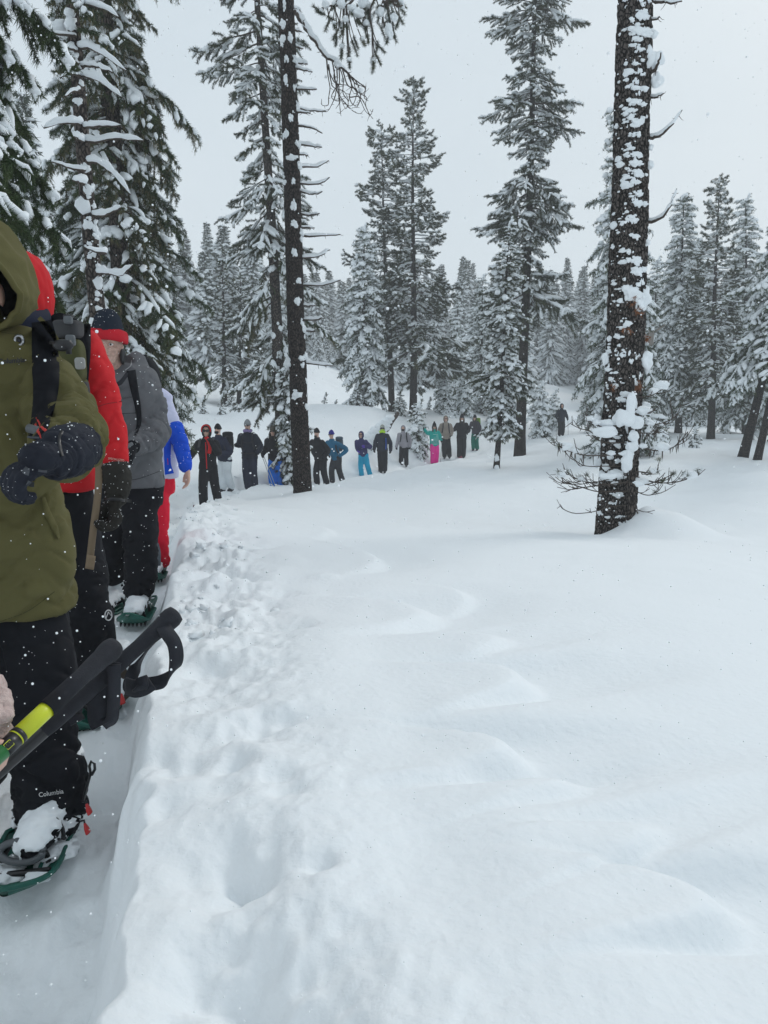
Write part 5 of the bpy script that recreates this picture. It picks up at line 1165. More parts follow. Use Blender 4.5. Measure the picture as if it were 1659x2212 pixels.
V, T = fuse(JS, .011, 5, f); MB().add(V, T).obj('jacket', M_red, p2); B2 = bvh(V, T)
strap_on(B2, [(212, 878), (232, 872), (264, 867)], 2, .0015, Y2, p2, mat('red_seam', (.26, .006, .01), .8), 'seam', 12, 3)
print_on(B2, 'SPECIALIZED', 233, 992, 6.2, R(8), Y2, p2, mat('cream_print', (.7, .6, .5), .7), .002)
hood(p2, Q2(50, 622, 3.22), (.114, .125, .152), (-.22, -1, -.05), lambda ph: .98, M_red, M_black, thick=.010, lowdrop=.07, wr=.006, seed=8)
MB().add(*limb([Q2(62, 668, 3.12), Q2(56, 690, 3.14)], [.085, .10], 18)).obj('neck_gaiter', M_navyfab, p2)
MB().add(*ball(tf2((0, -.05, -.065)), (.066, .055, .05))).obj('neck_gaiter', M_navyfab, p2)
Mg = mat('red_frame', (.25, .01, .03), .3)
for sgn in (-1, 1):
    a = np.linspace(0, 2*math.pi, 25); r = np.stack([sgn*.034+.027*np.cos(a), -.098+.0*a+.012*np.abs(np.cos(a)), .008+.019*np.sin(a)], 1); pts = np.array([tf2(q) for q in r])
    MB().add(*tube(pts, .0042, 8)).obj('glasses_frame', Mg, p2)
    MB().add(*tube(np.array([tf2((sgn*.062, -.090, .012)), tf2((sgn*.078, -.01, .010))]), .0035, 6)).obj('glasses_temple', Mg, p2)
# pack yoke: black harness and olive pouch
strap_on(B2, [(112, 706), (128, 705), (150, 720), (175, 712)], [44, 60, 70, 52], .012, Y2, p2, M_blackfab, 'pack_strap', 20, 9)
strap_on(B2, [(183, 700), (184, 760), (180, 830), (186, 880)], [26, 24, 22, 16], .015, Y2, p2, M_blackfab, 'pack_strap', 20, 6)
pk = thing('backpack', 'olive and grey backpack pouch on the red jacketed person\'s shoulder strap', 'backpack', tuple(Q2(150, 760, 3.05)))
M_polive = fabric('pack_olive', (.055, .058, .022), (.085, .088, .036)); M_pgrey = fabric('pack_grey', (.045, .045, .048))
def cushion(u0, v0, u1, v1, y, dep, m, nm, par, vox=.009, f=None):
    a, b = P(u0, v1, y), P(u1, v0, y); c = (a+b)/2; h = (b-a)/2; V, T = ICO[3]; V = np.sign(V)*np.abs(V)**.45*np.array([h[0], dep, h[2]])*.93+c
    V = V+normals(V, T)*(.004*fbm(V*14, 3))[:, None]; return MB().add(V, T).obj(nm, m, par)
cushion(126, 728, 180, 830, 3.09, .05, M_polive, 'pouch', pk); cushion(120, 690, 176, 732, 3.08, .055, M_pgrey, 'flap', pk); cushion(160, 815, 190, 905, 3.12, .035, M_polive, 'pouch', pk); cushion(176, 822, 192, 880, 3.08, .02, M_pgrey, 'side_strap', pk)
for (u0, v0, u1, v1, m) in ((139, 682, 156, 700, M_greypl), (143, 722, 162, 748, M_greypl)): cushion(u0, v0, u1, v1, 3.02, .012, m, 'clip', pk)
cushion(163, 772, 183, 798, 3.03, .008, mat('grey_label', (.30, .30, .29), .7), 'label', pk)
cushion(138, 680, 158, 687, 3.03, .016, M_black, 'roll', pk)
# forearm end, glove, hanging strap
w2 = Q2(250, 1075, 3.12); G = hand_shapes(w2, Q2(246, 1140, 3.10)-w2, (-.75, -.6, 0), 1.15, 1.0, 1, .0155)
G += [limb([Q2(247, 1000, 3.15), Q2(252, 1035, 3.14), w2], [.060, .062, .046], 16, 12), ball(w2, .044)]
V, T = fuse(G, .006, 3, folds([(Q2(248, 1000, 3.15), w2, .07, 18, .004)], .0025, 20)); MB().add(V, T).obj('glove', fabric('black_ski_glove', (.016, .015, .013), (.03, .028, .024)), p2); BG2 = bvh(V, T)
print_on(BG2, 'OMP', 225, 1052, 5, R(75), Y2, p2, M_metal, .002) if False else None
strap_on(BG2, [(218, 1082), (245, 1078), (285, 1083)], 7, .005, Y2, p2, M_black, 'wrist_strap', 12, 4)
MB().add(*ribbon([Q2(214, 985, 3.12), Q2(212, 1060, 3.09), Q2(202, 1140, 3.07), Q2(192, 1228, 3.05)], .030, .004, 30, [(1, 0, .1), (1, 0, .15)])).obj('hanging_strap', mat('tan_webbing', (.20, .145, .09), .8, bump=(500, .5, .001, 2)), p2)
MB().add(*ribbon([Q2(190, 1202, 3.045), Q2(183, 1229, 3.045)][::-1] if 0 else [Q2(197, 1200, 3.043), Q2(193, 1229, 3.043)], .036, .006, 6, [(1, 0, .15), (1, 0, .15)])).obj('strap_end', mat('tan_webbing_end', (.24, .175, .11), .8), p2)
TS = [loft([((sx2, 3.29, zz2(1140)), .17, .13), ((sx2, 3.29, zz2(1080)), .185, .14), ((sx2, 3.29, zz2(1020)), .18, .13)])]
TS += limbs([Q2(165, 1110, 3.3), Q2(172, 1200, 3.27), Q2(190, 1300, 3.18), Q2(206, 1400, 3.18), Q2(218, 1500, 3.2)], [.105, .105, .098, .088, .078])
TS += limbs([(sx2-.09, 3.3, gz2+.75), (sx2-.1, 3.22, gz2+.45), (sx2-.1, 3.3, gz2+.1)], [.1, .09, .085])
f = folds([(Q2(165, 1120, 3.3), Q2(188, 1290, 3.18), .12, 6, .006), (Q2(190, 1290, 3.18), Q2(218, 1500, 3.2), .1, 11, .012)], .005, 6)
V, T = fuse(TS, .012, 5, f); MB().add(V, T).obj('trousers', M_blackfab, p2); BT2 = bvh(V, T)
Mw = mat('white_mark', (.55, .55, .56), .6)
a = np.linspace(0, 2*math.pi, 22); MB().add(*tube(np.array([drape(BT2, 234+7.5*math.cos(q), 1329+11*math.sin(q), .003, Y2) for q in a]), .0028, 6)).add(*tube(np.array([drape(BT2, 228, 1337, .003, Y2), drape(BT2, 234, 1322, .003, Y2), drape(BT2, 240, 1330, .003, Y2)]), .0028, 6)).obj('knee_emblem', Mw, p2)
bt = np.array([Q2(240, 1520, 3.12)[0], 3.18, gz2+.05])
V, T = fuse([limb([bt+[0, .1, .04], bt+[0, 0, .05], bt+[0, -.13, .03]], [(.05, .05), (.052, .055), (.045, .035)], 14, 12), limb([bt+[0, .06, .05], bt+[-.01, .06, .26]], [.058, .06]), ball(bt+[0, -.13, .03], (.044, .04, .034))], .008, 3)
MB().add(V, T).obj('boot', fabric('brown_boot', (.06, .048, .036)), p2); crust(p2, V, T, 0, 5, .012)
ss = snowshoe('dark green snowshoe under the red jacketed hiker, behind the black pole straps', bt+[-.08, -.04, -.03], R(-8))
q = Q2(262, 1508, 3.04); MB().add(*limb([q+[0, 0, .02], q, q+[.004, 0, -.025]], [.006, .013, .014], 8, 8)).obj('pull_tab', M_redpl, ss); MB().add(*tube(np.array([Q2(245, 1470, 3.1), Q2(256, 1482, 3.05), Q2(258, 1500, 3.05)]), .007, 6)).obj('cord', M_black, ss)

# =================== the man in the grey jacket
Y3 = 4.75
def Q3(u, v, y=Y3): return P(u, v, y)
f3 = np.array([Q3(290, 1290)[0], 4.75, 0]); f3[2] = ground(f3[0], f3[1]); gz3 = f3[2]
p3 = put_person('man in a grey jacket and a navy hat with a red band', f3)
M_grey = fabric('grey_shell', (.098, .101, .110), (.140, .143, .152), .8, (200, .25, .002, 3), .2, 5)
c3 = Q3(233, 749, 4.70); HS, tf3, Mx3 = head_shapes(c3, .16, -.02, .05, 1.08)
sx3 = Q3(262, 900)[0]; z3 = lambda v: P(0, v, Y3)[2]
core = [loft([((sx3, 4.85, gz3+.9), .15, .09), ((sx3, 4.85, z3(880)), .16, .1), ((sx3, 4.84, z3(810)), .15, .08), ((Q3(252, 800)[0], 4.8, z3(795)), .06, .06)]), limb([c3, Q3(256, 815, 4.8)], [.058, .062])]
core += limbs([Q3(318, 830, 4.88), Q3(338, 925, 4.86), Q3(285, 960, 4.6)], [.03, .028, .024])+limbs([Q3(222, 830, 4.88), Q3(205, 930, 4.8), Q3(230, 990, 4.6)], [.03, .028, .024])
core += limbs([(sx3+.08, 4.85, gz3+.9), Q3(300, 1180, 4.72), Q3(300, 1275, 4.78)], [.04, .036, .03])+limbs([(sx3-.1, 4.85, gz3+.9), Q3(245, 1160, 4.97), Q3(245, 1240, 5.03)], [.04, .036, .03])
V, T = fuse(HS+core, .0095, 2); MB().add(V, T).obj('body', M_skin2, p3); face_bits(p3, tf3, Mx3, M_hair, 1.12)
MB().add(*ball(tf3((.001, -.0925, -.0585)), (.014, .006, .004))).obj('teeth', mat('teeth', (.75, .72, .68), .3), p3)
V, T = ICO[3]; cap = V[:, 2] > -.02
hv = V*np.array([.094, .110, .145]); hv[:, 2] += .058; hv[:, 2] = np.where(V[:, 2] > .6, hv[:, 2]+.015, hv[:, 2]); cs = np.array([tf3(q) for q in hv/1.12*1.1]); keep = cap[T].all(1)
cs += normals(cs, T)*(.003*fbm(cs*60, 2))[:, None]
MB().add(cs, T[keep]).obj('winter_hat', fabric('navy_knit', (.012, .018, .030), (.022, .030, .046), .95, (500, .8, .004, 2)), p3)
M_hatred = fabric('red_knit', (.42, .012, .022), None, .9, (500, .6, .003, 2))
a = np.linspace(0, 2*math.pi, 41); band = []
for q in a: band.append(tf3((.099*math.cos(q), .014+.114*math.sin(q),   .064-.004*math.sin(q)-.010*abs(math.cos(q))**3)))
MB().add(*tube(np.array(band), np.tile([.012, .040], (41, 1)), 10)).obj('hat_band', M_hatred, p3)
V, T = ICO[3]
for sgn in (-1, 1): MB().add(V*np.array([.016, .035, .055])@Mx3.T+tf3((sgn*.078, .012, -.045)), T).obj('ear_flap', M_black if sgn > 0 else M_hatred, p3)
# jacket
JS = [loft([((sx3, 4.85, z3(1055)), .218, .17), ((sx3, 4.85, z3(1045)), .224, .175), ((sx3, 4.85, z3(980)), .214, .17), ((sx3+.0, 4.85, z3(900)), .215, .17), ((sx3, 4.85, z3(840)), .215, .155), ((sx3+.01, 4.85, z3(800)), .17, .125), ((sx3-.03, 4.83, z3(785)), .10, .10)], 26)]
JS += limbs([Q3(312, 820, 4.88), Q3(326, 870, 4.88), Q3(338, 925, 4.86), Q3(332, 945, 4.78)], [.092, .094, .086, .084])
JS += limbs([Q3(338, 925, 4.84), Q3(318, 950, 4.68), Q3(291, 963, 4.56)], [.088, .078, .064])
JS += limbs([Q3(225, 830, 4.9), Q3(205, 920, 4.8), Q3(235, 985, 4.6)], [.09, .085, .06])
JS += [limb([Q3(240, 815, 4.72), Q3(262, 825, 4.70), Q3(283, 800, 4.78)], [.045, .045, .05]), limb([Q3(283, 790, 4.88), Q3(305, 780, 4.95)], [.07, .075])]
f = folds([(Q3(325, 830, 4.88), Q3(346, 925, 4.86), .11, 8, .008), (Q3(346, 915, 4.84), Q3(288, 963, 4.56), .09, 20, .012), ((sx3, 4.85, z3(1040)), (sx3, 4.85, z3(930)), .27, 6, .007)], .006, 5)
V, T = fuse(JS, .013, 4, f); MB().add(V, T).obj('jacket', M_grey, p3); B3 = bvh(V, T)
strap_on(B3, [(283, 800), (290, 840), (298, 880), (300, 915), (292, 940)], [20, 17, 13, 10, 6], .014, 4.7, p3, M_blackfab, 'pack_strap', 24, 7)
strap_on(B3, [(238, 892), (265, 893), (294, 892)], 1.3, .003, 4.7, p3, M_charcoal, 'seam', 12, 3); strap_on(B3, [(266, 893), (267, 930), (265, 960)], 1.1, .003, 4.7, p3, M_charcoal, 'seam', 12, 3)
strap_on(B3, [(234, 1035), (290, 1036), (345, 1018)], 1.3, .003, 4.7, p3, M_charcoal, 'seam', 18, 3)
print_on(B3, 'Columbia', 264, 862, 6, R(-8), 4.7, p3, M_black, .004)
strap_on(B3, [(238, 830), (258, 828), (276, 806)], [6, 10, 8], .01, 4.7, p3, M_charcoal, 'collar_edge', 14, 4)
strap_on(B3, [(270, 800), (282, 790), (284, 778)], 2.4, .02, 4.7, p3, mat('grey_cord', (.3, .3, .31), .7), 'cord', 12, 4)
pk3 = thing('backpack', 'black backpack on the shoulders of the man in the grey jacket', 'backpack', tuple(Q3(300, 850, 5.05)))
V, T = ICO[3]; V = np.sign(V)*np.abs(V)**.6*np.array([.17, .12, .24])+Q3(292, 845, 5.1); MB().add(V, T).obj('bag', M_blackfab, pk3); MB().add(*limb([Q3(280, 780, 5.0), Q3(318, 778, 5.02)], [.035, .04], 10)).obj('lid', M_blackfab, pk3)
w3 = Q3(286, 966, 4.5); G = hand_shapes(w3, Q3(272, 986, 4.42)-w3, (-.2, .6, -.5), 1.05, 1.1, -1, .013)+[limb([Q3(293, 962, 4.58), w3], [.05, .042])]
V, T = fuse(G, .008, 2); MB().add(V, T).obj('glove', M_blackfab, p3)
MB().add(*limb([Q3(268, 975, 4.42), Q3(276, 964, 4.4), Q3(286, 958, 4.42)], [.008, .012, .010], 8)).obj('glove_patch', M_greypl, p3)
TS = [loft([((sx3, 4.86, z3(1100)), .20, .14), ((sx3, 4.86, z3(1040)), .215, .15), ((sx3, 4.86, z3(1000)), .20, .14)])]
TS += limbs([Q3(300, 1075, 4.85), Q3(302, 1150, 4.76), Q3(303, 1215, 4.74), Q3(302, 1262, 4.74)], [.118, .112, .105, .10])
TS += limbs([Q3(248, 1075, 4.88), Q3(244, 1150, 4.88), Q3(243, 1235, 5.0)], [.115, .108, .10])
f = folds([(Q3(300, 1080, 4.85), Q3(302, 1170, 4.76), .14, 6, .008), (Q3(302, 1160, 4.76), Q3(302, 1290, 4.74), .13, 13, .014), (Q3(248, 1100, 4.9), Q3(243, 1235, 5.0), .13, 9, .010)], .005, 6)
V, T = fuse(TS, .014, 4, f); MB().add(V, T).obj('trousers', M_blackfab, p3)
def boot(par, c, yaw, m, s=1.0, sd=1, vox=.012):
    Mx = rotm(yaw); g = lambda L: np.array([np.asarray(q)*s@Mx.T+c for q in L])
    V, T = fuse([limb(g([(0, .1, .04), (0, 0, .05), (0, -.13, .03)]), np.array([(.05, .05), (.052, .055), (.045, .035)])*s, 12, 10), limb(g([(0, .06, .05), (0, .06, .2)]), np.array([.058, .06])*s), ball(g([(0, -.13, .03)])[0], np.array((.044, .04, .034))*s)], vox, 2)
    MB().add(V, T).obj('boot', m, par); crust(par, V, T, .22, sd, .016)
b3 = np.array([Q3(304, 1300)[0], 4.70, gz3+.05]); boot(p3, b3, .1, M_blackfab, 1.1, 4)
snowshoe('green snowshoe with its toe tipped up, under the man in the grey jacket', b3+[.01, -.02, -.03], R(6), R(4), M_green, 1.0)
b3 = np.array([Q3(243, 1270, 5.0)[0], 5.0, ground(Q3(243, 1270, 5.0)[0], 5.0)+.05]); boot(p3, b3, -.1, M_blackfab, 1.1, 7)
snowshoe('snow covered green snowshoe on the rear foot of the man in the grey jacket', b3+[.02, -.02, -.03], R(-12), 0, M_green, 1.0)

# =================== white and blue jacket
Y4 = 6.2
def Q4(u, v, y=Y4): return P(u, v, y)
f4 = np.array([Q4(342, 1220)[0], 6.2, 0]); f4[2] = ground(f4[0], f4[1]); gz4 = f4[2]
p4 = put_person('hiker in a white and blue ski jacket and bright red trousers, bare hand hanging', f4)
M_wj = fabric('white_shell', (.50, .51, .68), (.60, .61, .76)); M_bj = fabric('blue_shell', (.008, .06, .50), (.012, .09, .62)); M_rt = fabric('red_trousers', (.62, .006, .03), (.70, .012, .04))
sx4 = Q4(317, 900)[0]; z4 = lambda v: P(0, v, Y4)[2]
HS, tf4, Mx4 = head_shapes(Q4(296, 806, 6.25), .1, -.25, 0, 1.0)
core = [loft([((sx4, 6.3, gz4+.88), .13, .08), ((sx4, 6.3, z4(900)), .14, .09), ((sx4, 6.28, z4(850)), .12, .07)]), limb([Q4(296, 806, 6.25), (sx4, 6.28, z4(860))], [.052, .06])]
core += limbs([Q4(362, 868, 6.3), Q4(386, 945, 6.25), Q4(404, 1012, 6.15)], [.028, .027, .026])+limbs([Q4(275, 868, 6.3), Q4(262, 945, 6.3), Q4(262, 1010, 6.2)], [.028, .027, .026])
core += limbs([(sx4+.08, 6.3, gz4+.88), Q4(342, 1120, 6.2), Q4(345, 1215, 6.2)], [.04, .035, .03])+limbs([(sx4-.08, 6.3, gz4+.88), Q4(302, 1120, 6.3), Q4(300, 1200, 6.4)], [.04, .035, .03])
core += hand_shapes(Q4(405, 1016, 6.15), (.06, -.15, -1), (-.8, -.35, 0), 1.05, .55, 1, .010)
V, T = fuse(HS+core, .0115, 2); MB().add(V, T).obj('body', M_skin, p4); face_bits(p4, tf4, Mx4, M_hair)
MB().add(*ball(tf4((0, .02, .04)), (.088, .102, .10))).obj('winter_hat', M_blackfab, p4)
V, T = fuse([loft([((sx4, 6.3, z4(1035)), .205, .14), ((sx4, 6.3, z4(1025)), .21, .145), ((sx4, 6.3, z4(960)), .20, .14), ((sx4, 6.3, z4(890)), .205, .14), ((sx4, 6.3, z4(855)), .19, .12), ((sx4, 6.28, z4(840)), .12, .09)], 24)]
            + limbs([Q4(352, 862, 6.32), Q4(368, 905, 6.3), Q4(378, 932, 6.27)], [.070, .074, .068]) + limbs([Q4(282, 862, 6.32), Q4(268, 920, 6.3)], [.07, .066]), .014, 3, folds([(Q4(350, 862, 6.3), Q4(378, 932, 6.27), .08, 7, .006)], .005, 5))
MB().add(V, T).obj('jacket', M_wj, p4); B4 = bvh(V, T)
V, T = fuse(limbs([Q4(379, 926, 6.27), Q4(388, 955, 6.24), Q4(400, 1000, 6.17), Q4(402, 1008, 6.16)], [.072, .070, .056, .052]), .012, 3, folds([(Q4(379, 920, 6.27), Q4(402, 1012, 6.16), .07, 12, .007)], .003, 9)); MB().add(V, T).obj('sleeve', M_bj, p4)
V, T = fuse(limbs([Q4(268, 920, 6.3), Q4(262, 1000, 6.25)], [.07, .052]), .015, 3); MB().add(V, T).obj('sleeve', M_bj, p4)
strap_on(B4, [(366, 930), (362, 960), (362, 1000), (366, 1024)], [18, 16, 14, 20], .006, Y4, p4, M_bj, 'side_panel', 18, 7)
strap_on(B4, [(340, 938), (352, 928), (364, 920)], [10, 12, 14], .008, Y4, p4, M_bj, 'side_panel', 10, 5); strap_on(B4, [(362, 990), (363, 1004)], 2.2, .012, Y4, p4, M_redpl, 'zip_pull', 5, 3)
V, T = fuse([loft([((sx4, 6.31, z4(1070)), .165, .12), ((sx4, 6.31, z4(1030)), .18, .13), ((sx4, 6.31, z4(1000)), .17, .12)])]+limbs([Q4(340, 1050, 6.28), Q4(342, 1110, 6.2), Q4(341, 1165, 6.18), Q4(352, 1212, 6.2)], [.10, .092, .084, .064])+limbs([Q4(302, 1050, 6.3), Q4(300, 1120, 6.35), Q4(298, 1190, 6.4)], [.1, .09, .08]),
            .014, 3, folds([(Q4(340, 1060, 6.28), Q4(344, 1215, 6.2), .1, 8, .010)], .004, 7)); MB().add(V, T).obj('trousers', M_rt, p4)
MB().add(*limb([Q4(330, 1168, 6.12), Q4(333, 1195, 6.08), Q4(334, 1222, 6.06)], [.045, .055, .05], 14)).obj('gaiter', fabric('grey_gaiter', (.09, .11, .13)), p4)
b4 = np.array([Q4(342, 1228)[0], 6.12, gz4+.05]); boot(p4, b4, .15, M_charcoal, 1.0, 6)
snowshoe('green snowshoe under the red trousers of the hiker in white and blue', b4+[0, -.02, -.03], R(10))

# =================== hand and sleeve at the left edge, with two trekking poles
pw = np.array([-1.08, .42, 0]); pw[2] = ground(-1.08, .42)
p5 = put_person('bare hand and pink fleece cuff at the left edge, holding two trekking poles', pw)
M_fleece = mat('pink_fleece', (.52, .36, .33), .95, noise=(40, (.68, .52, .47), .25), bump=(90, 1, .012, 5), sheen=.4)
gx, gy, gz_ = pw; hw = P(-140, 1570, 1.040); hh = P(-92, 1632, 1.027)
core = limbs([(gx-.1, .40, gz_+.1), (gx-.1, .38, gz_+.5), (gx-.1, .40, gz_+.9)], [.05, .06, .08])+limbs([(gx+.1, .40, gz_+.1), (gx+.08, .38, gz_+.5), (gx+.08, .40, gz_+.9)], [.05, .06, .08])
core += [loft([((gx, .40, gz_+.8), .15, .1), ((gx, .40, gz_+1.2), .16, .11), ((gx, .40, gz_+1.42), .15, .08), ((gx, .40, gz_+1.47), .06, .06)]), limb([(gx, .40, gz_+1.4), (gx, .38, gz_+1.6)], [.06, .055])]
HS, tf5, Mx5 = head_shapes((gx, .37, gz_+1.62), math.pi*.85, 0, 0, .97); core += HS
core += limbs([(gx+.16, .42, gz_+1.38), (gx+.18, .70, gz_+1.12), hw], [.05, .042, .030]) + limbs([(gx-.16, .42, gz_+1.38), (gx-.24, .50, gz_+1.05), (gx-.1, .7, gz_+1.0)], [.03, .028, .024])
core += hand_shapes(hw, hh-hw, (.55, .35, .25), 1.0, 1.3, 1, .0095)
V, T = fuse(core, .0095, 3); MB().add(V, T).obj('body', M_skin, p5)
V, T = fuse(limbs([(gx+.15, .42, gz_+1.38), (gx+.18, .68, gz_+1.14), P(-120, 1530, 1.053), P(-62, 1530, 1.040)], [.085, .075, .06, .052])+limbs([(gx-.16, .42, gz_+1.38), (gx-.24, .50, gz_+1.05), (gx-.12, .67, gz_+1.0)], [.08, .07, .055])
            + [loft([((gx, .40, gz_+.82), .20, .14), ((gx, .40, gz_+1.1), .20, .15), ((gx, .40, gz_+1.38), .19, .12), ((gx, .40, gz_+1.47), .09, .08)])], .008, 3, folds([], .008, 30))
MB().add(V, T).obj('jacket', M_fleece, p5)
V, T = fuse([loft([((gx, .40, gz_+.8), .18, .13), ((gx, .40, gz_+.9), .19, .14), ((gx, .40, gz_+.95), .18, .13)])]+limbs([(gx-.1, .40, gz_+.1), (gx-.1, .38, gz_+.5), (gx-.09, .40, gz_+.85)], [.08, .09, .1])+limbs([(gx+.1, .40, gz_+.1), (gx+.09, .38, gz_+.5), (gx+.09, .40, gz_+.85)], [.08, .09, .1]), .02, 3); MB().add(V, T).obj('trousers', M_blackfab, p5)
MB().add(*ball(tf5((0, .02, .05)), (.09, .105, .1))).obj('winter_hat', M_fleece, p5)
M_foam = mat('black_foam', (.010, .011, .016), .85, noise=(60, (.018, .019, .026), .25), bump=(350, .4, .002, 3), sheen=0)
M_yel = mat('yellow_paint', (.50, .56, .01), .35, noise=(10, (.62, .66, .03), .3)); M_gsh = mat('green_shaft', (.01, .13, .03), .3)
def near_pole(label, k0, k1, kr, gr):
    """knob end k0 towards shaft end k1"""
    t = thing('trekking_pole', label, 'trekking pole', tuple(k0)); d = nrm(k1-k0); L = np.linalg.norm(k1-k0)
    s = lambda f: k0+d*f
    ff = np.linspace(.1, .5, 100); GL = min(.30, float(ff[np.argmin([abs(UV(s(f))[0]-90) for f in ff])]))
    MB().add(*tube(np.array([s(-.013), s(-.010), s(0), s(.012), s(.026), s(.045), s(.08), s(.16), s(GL-.02), s(GL)]), np.array([kr*.45, kr*.85, kr, kr*.99, kr*.86, gr*1.06, gr*.92, gr, gr*.95, gr*.8]), 28)).obj('grip', M_foam, t)
    return t, s, d, L
k1a = P(240, 1403, 1.235); k1b = P(-60, 1682, 0.962)
tp1, s1, d1, L1 = near_pole('nearer trekking pole with a yellow and green shaft and black foam grip', k1a, k1b, .0200, .0155)
# shaft bands, from the end of the grip
fs_ = np.linspace(.1, .5, 200); us_ = np.array([UV(s1(f))[0] for f in fs_]); fu = lambda u: float(np.interp(-u, -us_, fs_))
fa, fb, fc, fd = fu(92), fu(42), fu(33), fu(5)
MB().add(*tube(np.array([s1(fa-.03), s1(fb)]), [.0140, .0136], 24)).obj('yellow_band', M_yel, tp1)
MB().add(*tube(np.array([s1(fb-.001), s1(fb+.006)]), [.0142, .0142], 24)).obj('clamp_ring', M_black, tp1); MB().add(*tube(np.array([s1(fb+.005), s1(fc)]), [.0137, .0137], 24)).obj('yellow_band', M_yel, tp1)
MB().add(*tube(np.array([s1(fc-.001), s1(fd)]), [.0135, .0134], 24)).obj('black_band', M_black, tp1); MB().add(*tube(np.array([s1(fd-.001), s1(.80)]), [.0133, .012], 24)).obj('shaft', M_gsh, tp1)
MB().add(*tube(np.array([s1(.79), s1(1.15)]), [.009, .008], 16)).obj('lower_shaft', M_metal, tp1)
em = s1((fc+fd)/2); u, v = UV(em); vw = nrm(np.array([0, 0, CZ])-em); ex = nrm(np.cross(vw, d1)); em = em+vw*.0142
for sh in ([(-.6, -.6), (.6, -.6), (.6, .6), (-.6, .6), (-.6, -.6)], [(-.3, .3), (-.3, -.3), (.2, .2), (.3, -.3)]):
    MB().add(*tube(np.array([em+d1*a_*.010+ex*b_*.008 for a_, b_ in sh]), .0006, 5)).obj('emblem', M_yel, tp1)
k2a = P(372, 1333, 1.339); k2b = P(150, 1530, 1.209)
tp2, s2, d2, L2 = near_pole('farther trekking pole, black foam grip with a dangling looped strap', k2a, k2b, .0200, .0148)
MB().add(*tube(np.array([s2(.22), s2(.8)]), [.0125, .011], 20)).obj('shaft', M_black, tp2); MB().add(*tube(np.array([s2(.79), s2(1.1)]), [.009, .008], 12)).obj('lower_shaft', M_metal, tp2)
W = .026
MB().add(*ribbon([P(352, 1352, 1.313), P(362, 1368, 1.294), P(377, 1392, 1.280), P(381, 1425, 1.274), P(373, 1452, 1.280), P(350, 1472, 1.300), P(320, 1478, 1.300), P(302, 1480, 1.300), P(282, 1484, 1.313)], W, .0022, 60,
         [(.8, .5, .2), (1, .15, 0), (.9, .4, .3), (.75, .6, .3), (.3, .3, .9), (0, .2, 1), (.1, .2, 1), (0, .2, 1)])).obj('strap', M_webbing, tp2)
MB().add(*ribbon([P(350, 1356, 1.326), P(335, 1385, 1.326), P(312, 1412, 1.326), P(296, 1436, 1.326), P(284, 1462, 1.313), P(278, 1482, 1.300), P(292, 1492, 1.287)], W*.9, .0022, 50, [(.6, .2, .4), (.3, .9, .2), (.2, .9, .1), (.5, .8, .2), (.9, .3, .3), (.8, .2, .5), (.2, .2, .9)])).obj('strap', M_webbing, tp2)
MB().add(*ribbon([P(272, 1482, 1.294), P(292, 1488, 1.280), P(310, 1484, 1.280), P(326, 1474, 1.280)], .032, .006, 16, [(0, .1, 1), (.2, .1, 1)])).obj('strap_slider', M_webbing, tp2)
MB().add(*ribbon([P(305, 1462, 1.280), P(308, 1482, 1.271), P(296, 1494, 1.280)], .020, .004, 12, [(1, .1, .2), (1, .1, .2)])).obj('strap_keeper', M_webbing, tp2)
MB().add(*ribbon([P(238, 1428, 1.242), P(228, 1462, 1.248), P(216, 1500, 1.248), P(214, 1545, 1.242), P(222, 1566, 1.235)], .040, .003, 40, [(1, .1, .15), (1, .1, 0), (1, .15, 0)])).obj('strap', M_webbing, tp1)
MB().add(*ribbon([P(226, 1432, 1.254), P(200, 1468, 1.261), P(172, 1510, 1.261), P(160, 1540, 1.254), P(168, 1560, 1.248)], .027, .003, 40, [(.9, .3, .3), (.6, .7, .3), (.8, .4, .3)])).obj('strap', M_webbing, tp1)
MB().add(*ribbon([P(246, 1436, 1.235), P(247, 1480, 1.235), P(245, 1530, 1.238), P(240, 1556, 1.242), P(222, 1566, 1.242)], .022, .003, 40, [(.9, .2, .1), (.7, .6, 0), (1, .15, 0)])).obj('strap', M_webbing, tp1)
print('near people', round(time.time()-T0, 1))

def flecks(par, n, r=.0022):
    g_ = np.random.default_rng(n); mb = MB(); src = [o for o in par.children if o.name.split('.')[0] in ('parka', 'jacket', 'trousers', 'winter_hat', 'sleeve', 'glove')]
    for o in src:
        me = o.data; V = np.empty(len(me.vertices)*3, np.float32); me.vertices.foreach_get('co', V); V = V.reshape(-1, 3).astype(float); T = np.array([tuple(p.vertices) for p in me.polygons]); N = normals(V, T)
        w_ = np.clip(.25+N[:, 2]*.6-N[:, 1]*.3, 0.02, 1); k = g_.choice(len(V), max(8, int(n/len(src))), p=w_/w_.sum())
        for i in k: s_ = r*g_.lognormal(0, .35); mb.add(V[i]+N[i]*s_*.3+ICO[0][0]*s_*np.array([1, 1, .7]), ICO[0][1])
    mb.obj('snow_flecks', M_flake, par)['kind'] = 'stuff'
flecks(p1, 300, .0012); flecks(p2, 380, .0017); flecks(p3, 420, .0022); flecks(p4, 240, .0026)
